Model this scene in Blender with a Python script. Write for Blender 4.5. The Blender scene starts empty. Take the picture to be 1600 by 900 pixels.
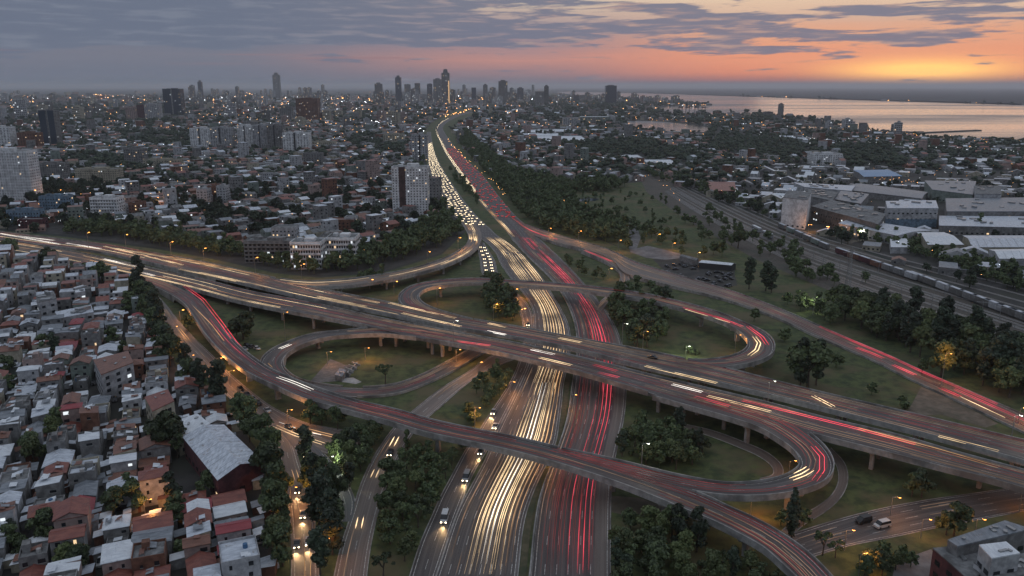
import bpy, math, random
import numpy as np
from mathutils import Vector
random.seed(7); RS = np.random.RandomState(7)
S = bpy.context.scene
COL = S.collection
# ------------------------------------------------------------------ camera
F, HC = 1250.0, 120.0
PIT = math.atan(315 / F); CP, SP = math.cos(PIT), math.sin(PIT)
cam = bpy.data.cameras.new('camera'); co = bpy.data.objects.new('camera', cam); COL.objects.link(co)
co.location = (0, 0, HC); co.rotation_euler = (math.pi / 2 - PIT, 0, 0)
cam.sensor_width = 36; cam.lens = F * 36 / 1600; cam.clip_start = 1; cam.clip_end = 200000
S.camera = co
# ------------------------------------------------------------------ render settings
S.render.engine = 'CYCLES'
S.view_settings.view_transform = 'Standard'; S.view_settings.look = 'None'
S.view_settings.gamma = 1; S.view_settings.exposure = 0.05
try: S.view_settings.use_curve_mapping = False
except Exception: pass
cy = S.cycles
cy.use_denoising = True
try: cy.denoiser = 'OPENIMAGEDENOISE'; cy.denoising_prefilter = 'ACCURATE'
except Exception: pass
cy.max_bounces = 4; cy.diffuse_bounces = 2; cy.glossy_bounces = 2; cy.transmission_bounces = 2
cy.volume_bounces = 1; cy.transparent_max_bounces = 4
cy.sample_clamp_indirect = 3.0; cy.sample_clamp_direct = 0
cy.caustics_reflective = False; cy.caustics_refractive = False
cy.use_light_tree = True

def srgb(r, g, b, a=1.0):
    def f(x):
        x /= 255.0
        return x / 12.92 if x <= 0.04045 else ((x + 0.055) / 1.055) ** 2.4
    return (f(r), f(g), f(b), a)

# ------------------------------------------------------------------ sky
SUN_AZ = math.radians(26.4); SUN_EL = math.radians(2.0)      # azimuth measured from +Y towards +X
W = bpy.data.worlds.new('World'); S.world = W; W.use_nodes = True
wt = W.node_tree; wn = wt.nodes; wl = wt.links
for n in list(wn): wn.remove(n)
def N(t, **k):
    n = wn.new(t)
    for a, b in k.items(): setattr(n, a, b)
    return n
def M(op, a, b=None, c=None, clamp=False):
    n = N('ShaderNodeMath', operation=op); n.use_clamp = clamp
    for i, x in enumerate((a, b, c)):
        if x is None: continue
        if isinstance(x, (int, float)): n.inputs[i].default_value = x
        else: wl.new(x, n.inputs[i])
    return n.outputs[0]
def SM(x, a, b):
    n = N('ShaderNodeMapRange', interpolation_type='SMOOTHSTEP'); wl.new(x, n.inputs[0])
    n.inputs[1].default_value = a; n.inputs[2].default_value = b
    return n.outputs[0]
def MIX(f, a, b, bt='MIX'):
    n = N('ShaderNodeMix', data_type='RGBA', blend_type=bt); n.clamp_factor = True
    for s, x in ((n.inputs[0], f), (n.inputs[6], a), (n.inputs[7], b)):
        if isinstance(x, (int, float)): s.default_value = x
        elif isinstance(x, tuple): s.default_value = x
        else: wl.new(x, s)
    return n.outputs[2]
def RAMP(f, pts):
    n = N('ShaderNodeValToRGB'); wl.new(f, n.inputs[0]); e = n.color_ramp.elements
    while len(e) > 1: e.remove(e[-1])
    e[0].position = pts[0][0]; e[0].color = pts[0][1]
    for p, c in pts[1:]:
        q = e.new(p); q.color = c
    return n.outputs[0]
tc = N('ShaderNodeTexCoord'); sep = N('ShaderNodeSeparateXYZ'); wl.new(tc.outputs['Generated'], sep.inputs[0])
X, Y, Z = sep.outputs
hl = M('SQRT', M('ADD', M('MULTIPLY', X, X), M('MULTIPLY', Y, Y)))
hl = M('MAXIMUM', hl, 0.001)
el = M('MULTIPLY', M('ARCSINE', Z), 57.2958)
dd = M('DIVIDE', M('ADD', M('MULTIPLY', X, math.sin(SUN_AZ)), M('MULTIPLY', Y, math.cos(SUN_AZ))), hl)
azd = M('MULTIPLY', M('ARCCOSINE', M('MINIMUM', dd, 1.0)), 57.2958)
# wavy elevation so the colour bands are not ruler straight
mp = N('ShaderNodeCombineXYZ'); wl.new(M('MULTIPLY', X, 2.2), mp.inputs[0]); wl.new(M('MULTIPLY', Y, 2.2), mp.inputs[1]); wl.new(M('MULTIPLY', Z, 26), mp.inputs[2])
nz = N('ShaderNodeTexNoise'); nz.inputs['Scale'].default_value = 1.6; nz.inputs['Detail'].default_value = 5; nz.inputs['Roughness'].default_value = .6
wl.new(mp.outputs[0], nz.inputs['Vector'])
elw = M('ADD', el, M('MULTIPLY', M('SUBTRACT', nz.outputs[0], .5), M('MULTIPLY', SM(el, .5, 2.2), 1.6)))
ef = M('DIVIDE', elw, 12.0, clamp=True)
def band(lst): return [(e / 12.0, srgb(*c)) for e, c in lst]
A = RAMP(ef, band([(0, (92, 104, 122)), (.5, (104, 112, 130)), (1.9, (118, 120, 134)), (3.6, (104, 114, 134)), (5.7, (118, 126, 140)), (12, (112, 124, 146))]))
B = RAMP(ef, band([(0, (104, 104, 124)), (.5, (132, 116, 128)), (1.2, (170, 130, 130)), (1.9, (196, 140, 130)), (2.6, (164, 136, 140)), (3.6, (150, 138, 148)), (4.6, (186, 164, 156)), (5.7, (205, 188, 170)), (12, (126, 132, 150))]))
Cc = RAMP(ef, band([(0, (88, 84, 102)), (.18, (104, 90, 106)), (.42, (190, 108, 96)), (.9, (236, 140, 104)), (1.6, (238, 150, 116)), (2.4, (236, 154, 120)), (3.3, (228, 166, 134)), (4.2, (214, 176, 154)), (5.7, (232, 202, 172)), (12, (140, 138, 152))]))
col = MIX(SM(azd, 47, 24), A, B)
col = MIX(SM(azd, 26, 9), col, Cc)
# glow over the point where the sun goes down
g = M('ADD', M('POWER', M('DIVIDE', azd, 4.6), 2), M('POWER', M('DIVIDE', M('SUBTRACT', el, 1.0), .62), 2))
g = M('POWER', 2.718, M('MULTIPLY', g, -1))
g2 = M('MULTIPLY', g, M('ADD', .65, M('MULTIPLY', nz.outputs[0], .9)), clamp=True)
col = MIX(g2, col, (1.7, .88, .20, 1))
gw = M('POWER', 2.718, M('MULTIPLY', M('ADD', M('POWER', M('DIVIDE', azd, 13), 2), M('POWER', M('DIVIDE', M('SUBTRACT', el, 1.7), 1.3), 2)), -1))
col = MIX(M('MULTIPLY', gw, .22), col, (1.0, .49, .25, 1))
# cloud sheets: noise strongly flattened towards the horizon
def clouds(sx, sz, scale, detail, lo, hi, off):
    m = N('ShaderNodeCombineXYZ'); wl.new(M('ADD', M('MULTIPLY', X, sx), off), m.inputs[0]); wl.new(M('MULTIPLY', Y, sx), m.inputs[1]); wl.new(M('MULTIPLY', Z, sz), m.inputs[2])
    n = N('ShaderNodeTexNoise'); n.inputs['Scale'].default_value = scale; n.inputs['Detail'].default_value = detail; n.inputs['Roughness'].default_value = .58
    n.inputs['Distortion'].default_value = .25
    wl.new(m.outputs[0], n.inputs['Vector'])
    return n.outputs[0], lo, hi
c1, _, _ = clouds(4.2, 44, 1.9, 12, 0, 0, 3.1)
# cover grows with height, heavy bank between 2.7 and 4.6 degrees away from the sun
cover = M('ADD', M('MULTIPLY', SM(el, 2.0, 3.6), .17), M('MULTIPLY', SM(azd, 12, 50), M('MULTIPLY', SM(el, 1.2, 3.2), .2)))
cover = M('SUBTRACT', cover, M('MULTIPLY', M('MULTIPLY', SM(el, 4.0, 5.2), SM(azd, 42, 22)), .10))
cm = SM(M('ADD', c1, cover), .585, .665)
ccol = MIX(SM(azd, 50, 12), srgb(104, 113, 132), srgb(118, 120, 138))
c2, _, _ = clouds(7, 75, 2.6, 9, 0, 0, 9.7)
ccol = MIX(M('MULTIPLY', SM(c2, .48, .68), M('ADD', .30, M('MULTIPLY', SM(azd, 45, 20), .45))), ccol, MIX(SM(azd, 50, 15), srgb(146, 152, 164), srgb(196, 160, 146)))
col = MIX(M('MULTIPLY', cm, .93), col, ccol)
# thin dark streaks in the glow
c3, _, _ = clouds(2.2, 150, 2.0, 4, 0, 0, 21.3)
st = M('MULTIPLY', M('MULTIPLY', SM(c3, .60, .68), SM(el, 1.2, 1.7)), SM(el, 4.0, 2.5))
col = MIX(M('MULTIPLY', st, .55), col, srgb(150, 116, 122))
# overhead, out of view: overcast dusk blue, brightened upward to light roofs and ground
hi_c = MIX(SM(Z, .1, .55), srgb(128, 140, 164), (.42, .46, .53, 1))
col = MIX(SM(el, 6.5, 16), col, hi_c)
col = MIX(SM(el, -.02, -3), col, srgb(60, 66, 78))
bg = N('ShaderNodeBackground'); wl.new(col, bg.inputs[0]); bg.inputs[1].default_value = 1.0
wo = N('ShaderNodeOutputWorld'); wl.new(bg.outputs[0], wo.inputs[0])
# ------------------------------------------------------------------ sun: already in the cloud bank, weak and warm
sl = bpy.data.lights.new('sun', 'SUN'); sl.energy = 0.06; sl.angle = math.radians(20); sl.color = (1, .66, .42)
so = bpy.data.objects.new('sun', sl); COL.objects.link(so)
sd = Vector((math.sin(SUN_AZ) * math.cos(SUN_EL * 3), math.cos(SUN_AZ) * math.cos(SUN_EL * 3), math.sin(SUN_EL * 3)))
so.rotation_euler = (-sd).to_track_quat('-Z', 'Y').to_euler(); so.location = (0, 0, 300)

# ------------------------------------------------------------------ geometry helpers
def P(u, v, z=0.0):
    """point at height z seen at photo pixel (u, v): used only to survey the site"""
    x = (u - 800) / F; y = (450 - v) / F
    t = (z - HC) / (-SP + CP * y)
    return np.array((x * t, (CP + SP * y) * t, z))
def PJ(p):
    x, y, h = p[0], p[1], p[2] - HC
    zc = y * CP - h * SP; yc = y * SP + h * CP
    return 800 + F * x / zc, 450 - F * yc / zc
def PJA(x, y, z=0.0):
    h = z - HC; zc = y * CP - h * SP; yc = y * SP + h * CP
    return 800 + F * x / zc, 450 - F * yc / zc
def height_at(x, y, v):
    k = (450 - v) / F
    return HC + y * (k * CP - SP) / (CP + k * SP)
def pxm(y, z=0): return F / (y * CP - (z - HC) * SP)
_PC = {}
def inpoly(px, py, poly):
    px = np.asarray(px, float); py = np.asarray(py, float)
    if px.size == 1:
        k = id(poly)
        if k not in _PC or _PC[k][0] is not poly:
            q = np.array(poly, float); _PC[k] = (poly, q, np.roll(q, 1, 0), q.min(0), q.max(0))
        _, q, w, lo, hi = _PC[k]; x, y = float(px[0]), float(py[0])
        if x < lo[0] or x > hi[0] or y < lo[1] or y > hi[1]: return np.array([False])
        c = (q[:, 1] > y) != (w[:, 1] > y); q, w = q[c], w[c]
        return np.array([bool((x < (w[:, 0] - q[:, 0]) * (y - q[:, 1]) / (w[:, 1] - q[:, 1]) + q[:, 0]).sum() % 2)])
    r = np.zeros(px.shape, bool); n = len(poly); j = n - 1
    for i in range(n):
        xi, yi = poly[i]; xj, yj = poly[j]
        if yi != yj:
            c = ((yi > py) != (yj > py)) & (px < (xj - xi) * (py - yi) / (yj - yi) + xi)
            r ^= c
        j = i
    return r

class MB:
    def __init__(s): s.v = []; s.f = []; s.m = []; s.uv = None
    def poly(s, pts, mi=0):
        b = len(s.v); s.v.extend([tuple(map(float, p)) for p in pts]); s.f.append(tuple(range(b, b + len(pts)))); s.m.append(mi)
    def hexa(s, a, b, mi=0, top=True, bot=True):
        """a: 4 bottom points ccw, b: 4 top points"""
        o = len(s.v); s.v.extend([tuple(map(float, p)) for p in list(a) + list(b)])
        fs = [(o + i, o + (i + 1) % 4, o + 4 + (i + 1) % 4, o + 4 + i) for i in range(4)]
        if top: fs.append((o + 4, o + 5, o + 6, o + 7))
        if bot: fs.append((o + 3, o + 2, o + 1, o))
        s.f.extend(fs); s.m.extend([mi] * len(fs))
    def box(s, cx, cy, z0, sx, sy, sz, mi=0, r=0.0, bot=True, taper=1.0):
        c, n = math.cos(r), math.sin(r)
        def q(k, z): return [(cx + (i * sx * k / 2) * c - (j * sy * k / 2) * n, cy + (i * sx * k / 2) * n + (j * sy * k / 2) * c, z) for i, j in ((-1, -1), (1, -1), (1, 1), (-1, 1))]
        s.hexa(q(1, z0), q(taper, z0 + sz), mi, True, bot)
    def tube(s, p, q, r0, r1=None, n=6, mi=0, cap=True):
        r1 = r0 if r1 is None else r1
        p = np.array(p, float); q = np.array(q, float); d = q - p; L = np.linalg.norm(d)
        if L < 1e-6: return
        d /= L; a = np.cross(d, (0, 0, 1.0) if abs(d[2]) < .9 else (1.0, 0, 0)); a /= np.linalg.norm(a); b = np.cross(d, a)
        o = len(s.v)
        for k in range(n):
            t = 2 * math.pi * k / n; w = a * math.cos(t) + b * math.sin(t)
            s.v.append(tuple(p + w * r0)); s.v.append(tuple(q + w * r1))
        for k in range(n):
            k2 = (k + 1) % n; s.f.append((o + 2 * k, o + 2 * k2, o + 2 * k2 + 1, o + 2 * k + 1)); s.m.append(mi)
        if cap: s.f.append(tuple(o + 2 * k + 1 for k in range(n))); s.m.append(mi)
    def prism(s, poly, z0, z1, mi=0, mtop=None):
        n = len(poly)
        ar = sum(poly[i][0] * poly[(i + 1) % n][1] - poly[(i + 1) % n][0] * poly[i][1] for i in range(n))
        if ar < 0: poly = poly[::-1]
        o = len(s.v); s.v.extend([(p[0], p[1], z0) for p in poly]); s.v.extend([(p[0], p[1], z1) for p in poly])
        for i in range(n):
            j = (i + 1) % n; s.f.append((o + i, o + j, o + n + j, o + n + i)); s.m.append(mi)
        s.f.append(tuple(range(o + n, o + 2 * n))); s.m.append(mi if mtop is None else mtop)
    def mesh(s, name, mats):
        me = bpy.data.meshes.new(name); me.from_pydata(s.v, [], s.f)
        for m in mats: me.materials.append(m)
        if len(mats) > 1: me.polygons.foreach_set('material_index', s.m)
        me.update(); return me
def link(name, me, parent=None, loc=(0, 0, 0), rz=0.0):
    o = bpy.data.objects.new(name, me); COL.objects.link(o)
    o.location = tuple(float(a) for a in loc[:3])
    if rz: o.rotation_euler = (0, 0, rz)
    if parent is not None: o.parent = parent
    return o
def tag(o, label=None, cat=None, group=None, kind=None):
    if label: o['label'] = label
    if cat: o['category'] = cat
    if group: o['group'] = group
    if kind: o['kind'] = kind
    return o
def thing(name, label, cat, loc=(0, 0, 0), rz=0.0, group=None):
    return tag(link(name, None, None, loc, rz), label, cat, group)
def part(name, mb, mats, parent, loc=(0, 0, 0), rz=0.0):
    return link(name, mb.mesh(name, mats if isinstance(mats, (list, tuple)) else [mats]), parent, loc, rz)
def raw_mesh(name, V, Q, mats, mi=None):
    """fast mesh from numpy arrays: V (n,3), Q (k,4) or (k,3)"""
    me = bpy.data.meshes.new(name); k = Q.shape[1]
    me.vertices.add(len(V)); me.vertices.foreach_set('co', V.astype(np.float32).ravel())
    me.loops.add(Q.size); me.loops.foreach_set('vertex_index', Q.astype(np.int32).ravel())
    me.polygons.add(len(Q)); me.polygons.foreach_set('loop_start', np.arange(0, Q.size, k, dtype=np.int32))
    try: me.polygons.foreach_set('loop_total', np.full(len(Q), k, dtype=np.int32))
    except Exception: pass
    for m in mats: me.materials.append(m)
    if mi is not None: me.polygons.foreach_set('material_index', np.asarray(mi, dtype=np.int32))
    me.update(calc_edges=True); return me

AUTO = []      # things whose label gets its place in words once everything stands: (object, base label, photo position)
MARKS = [(365, 700, 'the big pale tin warehouse'), (250, 850, 'the grey two storey house at the bottom'), (560, 580, 'the hut lawn'), (1120, 720, 'the near green oval'), (1100, 530, 'the far green oval'), (740, 470, 'the upper left oval'),
         (380, 500, 'the round tree on the lawn'), (1270, 470, 'the greenish lamp'), (1378, 823, 'the white minivan'), (1500, 870, 'the maroon building'), (1323, 430, 'the lattice mast'), (1045, 400, 'the paved square'), (480, 390, 'the white apartment block'),
         (645, 300, 'the red and white tower'), (30, 280, 'the big left tower'), (745, 365, 'the queue ramp'), (1425, 340, 'the white and blue factory'), (1195, 370, 'the white railcar'), (742, 650, 'the yellow street lamp'), (610, 712, 'the black car'),
         (695, 812, 'the lowest white van'), (473, 850, 'the two cars on the avenue'), (1236, 800, 'the tall cypress'), (1478, 560, 'the lamplit round tree'), (130, 480, 'the long white school block'), (20, 380, 'the upper left corner road'), (40, 700, 'the plane trees of the left edge'),
         (228, 800, 'the lone orange lamp'), (850, 480, 'the loop flyover crossing'), (830, 570, 'the viaduct over the white lanes'), (940, 590, 'the viaduct over the red lanes'), (850, 710, 'the flyover over the highways'), (930, 850, 'the brown shoulder'), (780, 860, 'the lowest white streaks'),
         (300, 440, 'the flyover split'), (410, 570, 'the lawn loop bend'), (1280, 730, 'the near loop bend'), (1190, 540, 'the far loop bend'), (1560, 740, 'the right end of the viaducts'), (960, 430, 'the tight slip loop'), (1350, 550, 'the long right ramp'), (150, 600, 'the white house row'), (110, 850, 'the bottom left corner')]
def place(u, v):
    b = min(MARKS, key=lambda m: (m[0] - u) ** 2 + 2.2 * (m[1] - v) ** 2); dx, dy = u - b[0], v - b[1]; d = math.hypot(dx, dy)
    if d < 14: return 'at ' + b[2]
    far = 'far ' if d > 130 else ''
    if abs(dx) > 2.2 * abs(dy): w = 'right of' if dx > 0 else 'left of'
    elif abs(dy) > 2.2 * abs(dx): w = 'below' if dy > 0 else 'above'
    else: w = ('below' if dy > 0 else 'above') + ' and ' + ('right of' if dx > 0 else 'left of')
    return far + w + ' ' + b[2]
def finish_labels():
    from collections import defaultdict
    g = defaultdict(list)
    for o, base, (u, v) in AUTO: g[' '.join((base + ' ' + place(u, v)).split()[:16])].append((o, u, v))
    num = {2: 'two', 3: 'three', 4: 'four', 5: 'five', 6: 'six', 7: 'seven', 8: 'eight'}
    for lab, it in g.items():
        if len(it) == 1 or len(it) > 8 or len(lab.split()) > 13:
            for o, _, _ in it: o['label'] = lab
            continue
        hor = (max(q[1] for q in it) - min(q[1] for q in it)) >= (max(q[2] for q in it) - min(q[2] for q in it))
        it.sort(key=lambda q: q[1] if hor else q[2]); n = len(it); names = ['first', 'second', 'third', 'fourth', 'fifth', 'sixth', 'seventh', 'eighth']
        for i, (o, _, _) in enumerate(it):
            w = ('leftmost' if hor else 'topmost') if i == 0 else ('rightmost' if hor else 'lowest') if i == n - 1 else names[i] + (' from left' if hor else ' from top')
            o['label'] = '%s, %s' % (lab, w)
# ------------------------------------------------------------------ materials
def newmat(name):
    m = bpy.data.materials.new(name); m.use_nodes = True
    t = m.node_tree; b = t.nodes['Principled BSDF']; return m, t, b
def nd(t, ty, **k):
    n = t.nodes.new(ty)
    for a, b in k.items(): setattr(n, a, b)
    return n
def noise(t, vec, scale, detail=4, rough=.6, dist=0.0):
    n = nd(t, 'ShaderNodeTexNoise'); n.inputs['Scale'].default_value = scale; n.inputs['Detail'].default_value = detail
    n.inputs['Roughness'].default_value = rough; n.inputs['Distortion'].default_value = dist
    if vec is not None: t.links.new(vec, n.inputs['Vector'])
    return n.outputs[0]
def mix(t, f, a, b, bt='MIX'):
    n = nd(t, 'ShaderNodeMix', data_type='RGBA', blend_type=bt)
    for s, x in ((n.inputs[0], f), (n.inputs[6], a), (n.inputs[7], b)):
        if isinstance(x, (int, float)): s.default_value = x
        elif isinstance(x, tuple): s.default_value = x if len(x) == 4 else (*x, 1)
        else: t.links.new(x, s)
    return n.outputs[2]
def rng(t, x, a, b, c=0.0, d=1.0, smooth=True):
    n = nd(t, 'ShaderNodeMapRange', interpolation_type='SMOOTHSTEP' if smooth else 'LINEAR'); t.links.new(x, n.inputs[0])
    for i, q in enumerate((a, b, c, d)): n.inputs[i + 1].default_value = q
    return n.outputs[0]
def mapping(t, src, scale, rot=(0, 0, 0)):
    n = nd(t, 'ShaderNodeMapping'); t.links.new(src, n.inputs[0]); n.inputs['Scale'].default_value = scale; n.inputs['Rotation'].default_value = rot
    return n.outputs[0]
def bump(t, b, h, strength, dist):
    n = nd(t, 'ShaderNodeBump'); n.inputs['Strength'].default_value = strength; n.inputs['Distance'].default_value = dist
    t.links.new(h, n.inputs['Height']); t.links.new(n.outputs[0], b.inputs['Normal'])
def m_noise(name, c1, c2, scale=1.0, rough=.85, c3=None, s3=.05, bmp=0.0, bscale=3.0, rnd=0.0, space='Object'):
    """two colours mixed by noise, an optional third in big patches, optional variation from object to object"""
    m, t, b = newmat(name); tcn = nd(t, 'ShaderNodeTexCoord'); v = tcn.outputs[space]
    c = mix(t, rng(t, noise(t, v, scale, 5), .35, .65), c1, c2)
    if c3: c = mix(t, rng(t, noise(t, v, s3, 4), .45, .65), c, c3)
    if rnd:
        oi = nd(t, 'ShaderNodeObjectInfo'); hs = nd(t, 'ShaderNodeHueSaturation')
        t.links.new(rng(t, oi.outputs['Random'], 0, 1, 1 - rnd, 1 + rnd, False), hs.inputs['Value']); t.links.new(c, hs.inputs['Color']); c = hs.outputs[0]
    t.links.new(c, b.inputs['Base Color']); b.inputs['Roughness'].default_value = rough
    if bmp: bump(t, b, noise(t, v, bscale, 3), bmp, .1)
    return m
def m_plain(name, c, rough=.6, metal=0.0):
    m, t, b = newmat(name); b.inputs['Base Color'].default_value = (*c, 1); b.inputs['Roughness'].default_value = rough; b.inputs['Metallic'].default_value = metal
    v = nd(t, 'ShaderNodeTexCoord').outputs['Object']
    t.links.new(mix(t, rng(t, noise(t, v, 2.0, 3), .3, .7), tuple(x * .8 for x in c), c), b.inputs['Base Color'])
    return m
def m_emit(name, c, s, sample=True):
    m = bpy.data.materials.new(name); m.use_nodes = True; t = m.node_tree
    for n in list(t.nodes): t.nodes.remove(n)
    e = nd(t, 'ShaderNodeEmission'); e.inputs[0].default_value = (*c, 1); e.inputs[1].default_value = s
    o = nd(t, 'ShaderNodeOutputMaterial'); t.links.new(e.outputs[0], o.inputs[0])
    if name.startswith('trail'):
        v = nd(t, 'ShaderNodeTexCoord').outputs['Object']
        t.links.new(rng(t, noise(t, v, .03, 3, .7), .3, .7, s * .35, s * 1.55), e.inputs[1])
    if not sample:
        try: m.cycles.emission_sampling = 'NONE'
        except Exception: pass
    return m

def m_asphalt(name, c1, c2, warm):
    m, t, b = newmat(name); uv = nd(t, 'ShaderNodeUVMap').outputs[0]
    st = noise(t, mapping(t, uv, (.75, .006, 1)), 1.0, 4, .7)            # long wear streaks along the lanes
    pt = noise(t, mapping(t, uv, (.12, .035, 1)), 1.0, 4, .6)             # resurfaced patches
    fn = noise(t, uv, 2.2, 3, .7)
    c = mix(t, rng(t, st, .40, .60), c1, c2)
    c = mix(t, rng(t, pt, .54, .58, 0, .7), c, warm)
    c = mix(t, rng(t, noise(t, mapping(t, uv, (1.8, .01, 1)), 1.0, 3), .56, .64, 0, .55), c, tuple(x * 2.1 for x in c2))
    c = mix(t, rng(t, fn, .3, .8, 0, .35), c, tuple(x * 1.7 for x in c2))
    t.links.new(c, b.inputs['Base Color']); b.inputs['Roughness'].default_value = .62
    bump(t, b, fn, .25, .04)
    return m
MAT = {}
MAT['asphalt'] = m_asphalt('asphalt', (.034, .031, .033), (.088, .078, .075), (.060, .049, .046))
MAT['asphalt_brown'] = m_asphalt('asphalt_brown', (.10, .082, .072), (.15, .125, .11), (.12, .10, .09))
MAT['asphalt_blue'] = m_asphalt('asphalt_blue', (.05, .056, .066), (.075, .082, .095), (.06, .064, .072))
MAT['paint'] = m_noise('road_paint', (.45, .45, .43), (.70, .69, .66), 3.0, .6)
MAT['paint_dim'] = m_noise('worn_road_paint', (.24, .235, .23), (.58, .57, .54), 1.2, .6)
MAT['concrete'] = m_noise('concrete', (.24, .235, .225), (.36, .35, .335), .5, .8, (.13, .125, .12), .08, .2, 2)
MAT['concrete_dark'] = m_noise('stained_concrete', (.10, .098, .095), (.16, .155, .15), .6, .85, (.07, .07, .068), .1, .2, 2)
MAT['concrete_light'] = m_noise('pale_concrete', (.30, .30, .29), (.42, .41, .40), .8, .8, (.22, .22, .21), .15)
MAT['grass'] = m_noise('grass', (.028, .044, .016), (.078, .100, .034), .22, .95, (.095, .083, .042), .045, .8, .9)
MAT['grass_dry'] = m_noise('dry_grass', (.06, .058, .03), (.10, .085, .05), .4, .95, (.04, .05, .025), .06, .5, 1.5)
MAT['ground'] = m_noise('ground', (.018, .024, .020), (.038, .040, .036), .02, .95, (.014, .022, .016), .004)
MAT['urban'] = m_noise('urban_ground', (.022, .022, .022), (.048, .046, .044), .12, .9, (.036, .038, .030), .03, .3, 1)
MAT['dirt'] = m_noise('dirt', (.10, .085, .065), (.16, .135, .105), .3, .95, (.07, .065, .045), .07)
MAT['paving'] = m_noise('paving', (.12, .12, .125), (.20, .20, .205), .25, .8, (.09, .09, .095), .05)
MAT['ballast'] = m_noise('ballast', (.060, .052, .044), (.105, .092, .080), .5, .95, (.06, .062, .05), .04, .5, 2)
MAT['rail'] = m_plain('rail_steel', (.50, .48, .47), .35, .5)
MAT['metal'] = m_plain('galvanised_metal', (.35, .36, .37), .4, .7)
MAT['metal_dark'] = m_plain('dark_metal', (.07, .07, .075), .5, .5)
MAT['glass'] = m_plain('dark_glass', (.022, .026, .032), .12)
MAT['glass_blue'] = m_plain('blue_glass', (.04, .055, .08), .1)
MAT['lit_warm'] = m_emit('lit_window_warm', (1, .70, .40), 1.0, False)
MAT['lit_cool'] = m_emit('lit_window_cool', (.88, .95, 1), 1.0, False)
MAT['lamp_orange'] = m_emit('lamp_orange', (1, .36, .07), 7, False)
MAT['lamp_white'] = m_emit('lamp_white', (.95, 1, .80), 8, False)
MAT['far_orange'] = m_emit('far_lamp_orange', (1, .45, .14), 10, False)
MAT['far_white'] = m_emit('far_lamp_white', (.9, .95, 1), 9, False)
MAT['trail_white'] = m_emit('trail_white', (1, .71, .40), 1.7)
MAT['trail_cold'] = m_emit('trail_cold', (1, .93, .84), 2.1)
MAT['trail_dim'] = m_emit('trail_dim', (1, .64, .42), .24, False)
MAT['trail_amber'] = m_emit('trail_amber', (1, .55, .25), .8, False)
MAT['trail_red'] = m_emit('trail_red', (1, .085, .13), 1.15)
MAT['trail_red_dim'] = m_emit('trail_red_dim', (.9, .16, .17), .20, False)
MAT['headlight'] = m_emit('headlight', (1, .80, .52), 5, False)
MAT['headlight_near'] = m_emit('headlight_near', (1, .80, .50), 14)
MAT['taillight'] = m_emit('taillight', (1, .07, .07), 1.5, False)
for k, c in dict(white=(.55, .56, .57), black=(.02, .02, .022), silver=(.32, .33, .34), grey=(.12, .12, .13), red=(.28, .025, .025), blue=(.03, .06, .16), yellow=(.5, .38, .05)).items():
    MAT['car_' + k] = m_plain('car_paint_' + k, c, .3, .2)
MAT['tyre'] = m_plain('tyre', (.02, .02, .02), .8)
for k, a, b in (('white', (.40, .41, .43), (.58, .59, .61)), ('grey', (.20, .20, .20), (.31, .31, .31)), ('pale', (.58, .59, .60), (.76, .77, .78)), ('tower_brown', (.085, .05, .048), (.12, .075, .07)), ('cream', (.40, .37, .29), (.52, .48, .38)), ('brick', (.16, .075, .05), (.25, .12, .08)),
                ('maroon', (.085, .028, .036), (.13, .045, .052)), ('pink', (.36, .27, .25), (.46, .36, .33)), ('green', (.20, .25, .22), (.28, .33, .30)), ('blue', (.14, .22, .30), (.22, .33, .44))):
    if k != 'pale': a, b = tuple(x * .74 for x in a), tuple(x * .78 for x in b)
    MAT['wall_' + k] = m_noise('wall_' + k, a, b, .6, .9, tuple(x * .72 for x in a), .22, .15, 4)
def m_sheet(name, c1, c2, rust, amount):
    """corrugated sheet roof: fine ribs in relief, patches of rust and dirt"""
    m, t, b = newmat(name); tcn = nd(t, 'ShaderNodeTexCoord'); v = tcn.outputs['Object']
    w = nd(t, 'ShaderNodeTexWave'); w.inputs['Scale'].default_value = 1.6; t.links.new(v, w.inputs['Vector'])
    c = mix(t, rng(t, noise(t, mapping(t, v, (1, .25, 1)), 1.1, 5), .35, .65), c1, c2)
    c = mix(t, rng(t, noise(t, v, .45, 6, .75), .46 + .2 * (1 - amount), .70), c, rust)
    c = mix(t, rng(t, noise(t, v, 2.5, 2), .66, .70, 0, .5), c, tuple(x * .3 for x in c1))
    t.links.new(c, b.inputs['Base Color']); b.inputs['Roughness'].default_value = .5
    bump(t, b, w.outputs[0], .5, .05)
    return m
MAT['roof_tin'] = m_sheet('roof_tin', (.40, .44, .50), (.60, .65, .72), (.22, .19, .17), .5)
MAT['roof_tin_dark'] = m_sheet('roof_tin_dark', (.15, .17, .195), (.25, .275, .31), (.10, .09, .085), .5)
MAT['roof_red'] = m_sheet('roof_red_tile', (.17, .050, .040), (.25, .085, .060), (.09, .05, .045), .6)
MAT['roof_rust'] = m_sheet('roof_rust_tile', (.15, .065, .045), (.22, .10, .068), (.085, .06, .05), .6)
MAT['roof_crimson'] = m_sheet('roof_crimson', (.24, .035, .045), (.30, .05, .06), (.14, .04, .04), .3)
MAT['roof_grey'] = m_noise('roof_grey_concrete', (.13, .135, .14), (.23, .235, .24), .5, .9, (.09, .09, .09), .3, .2, 3)
MAT['roof_blue'] = m_sheet('roof_blue', (.10, .24, .42), (.14, .30, .50), (.12, .2, .3), .2)
MAT['roof_pale'] = m_sheet('roof_pale', (.56, .60, .65), (.72, .76, .80), (.36, .37, .38), .4)
MAT['tank_blue'] = m_plain('tank_blue', (.05, .14, .28), .4)
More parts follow.
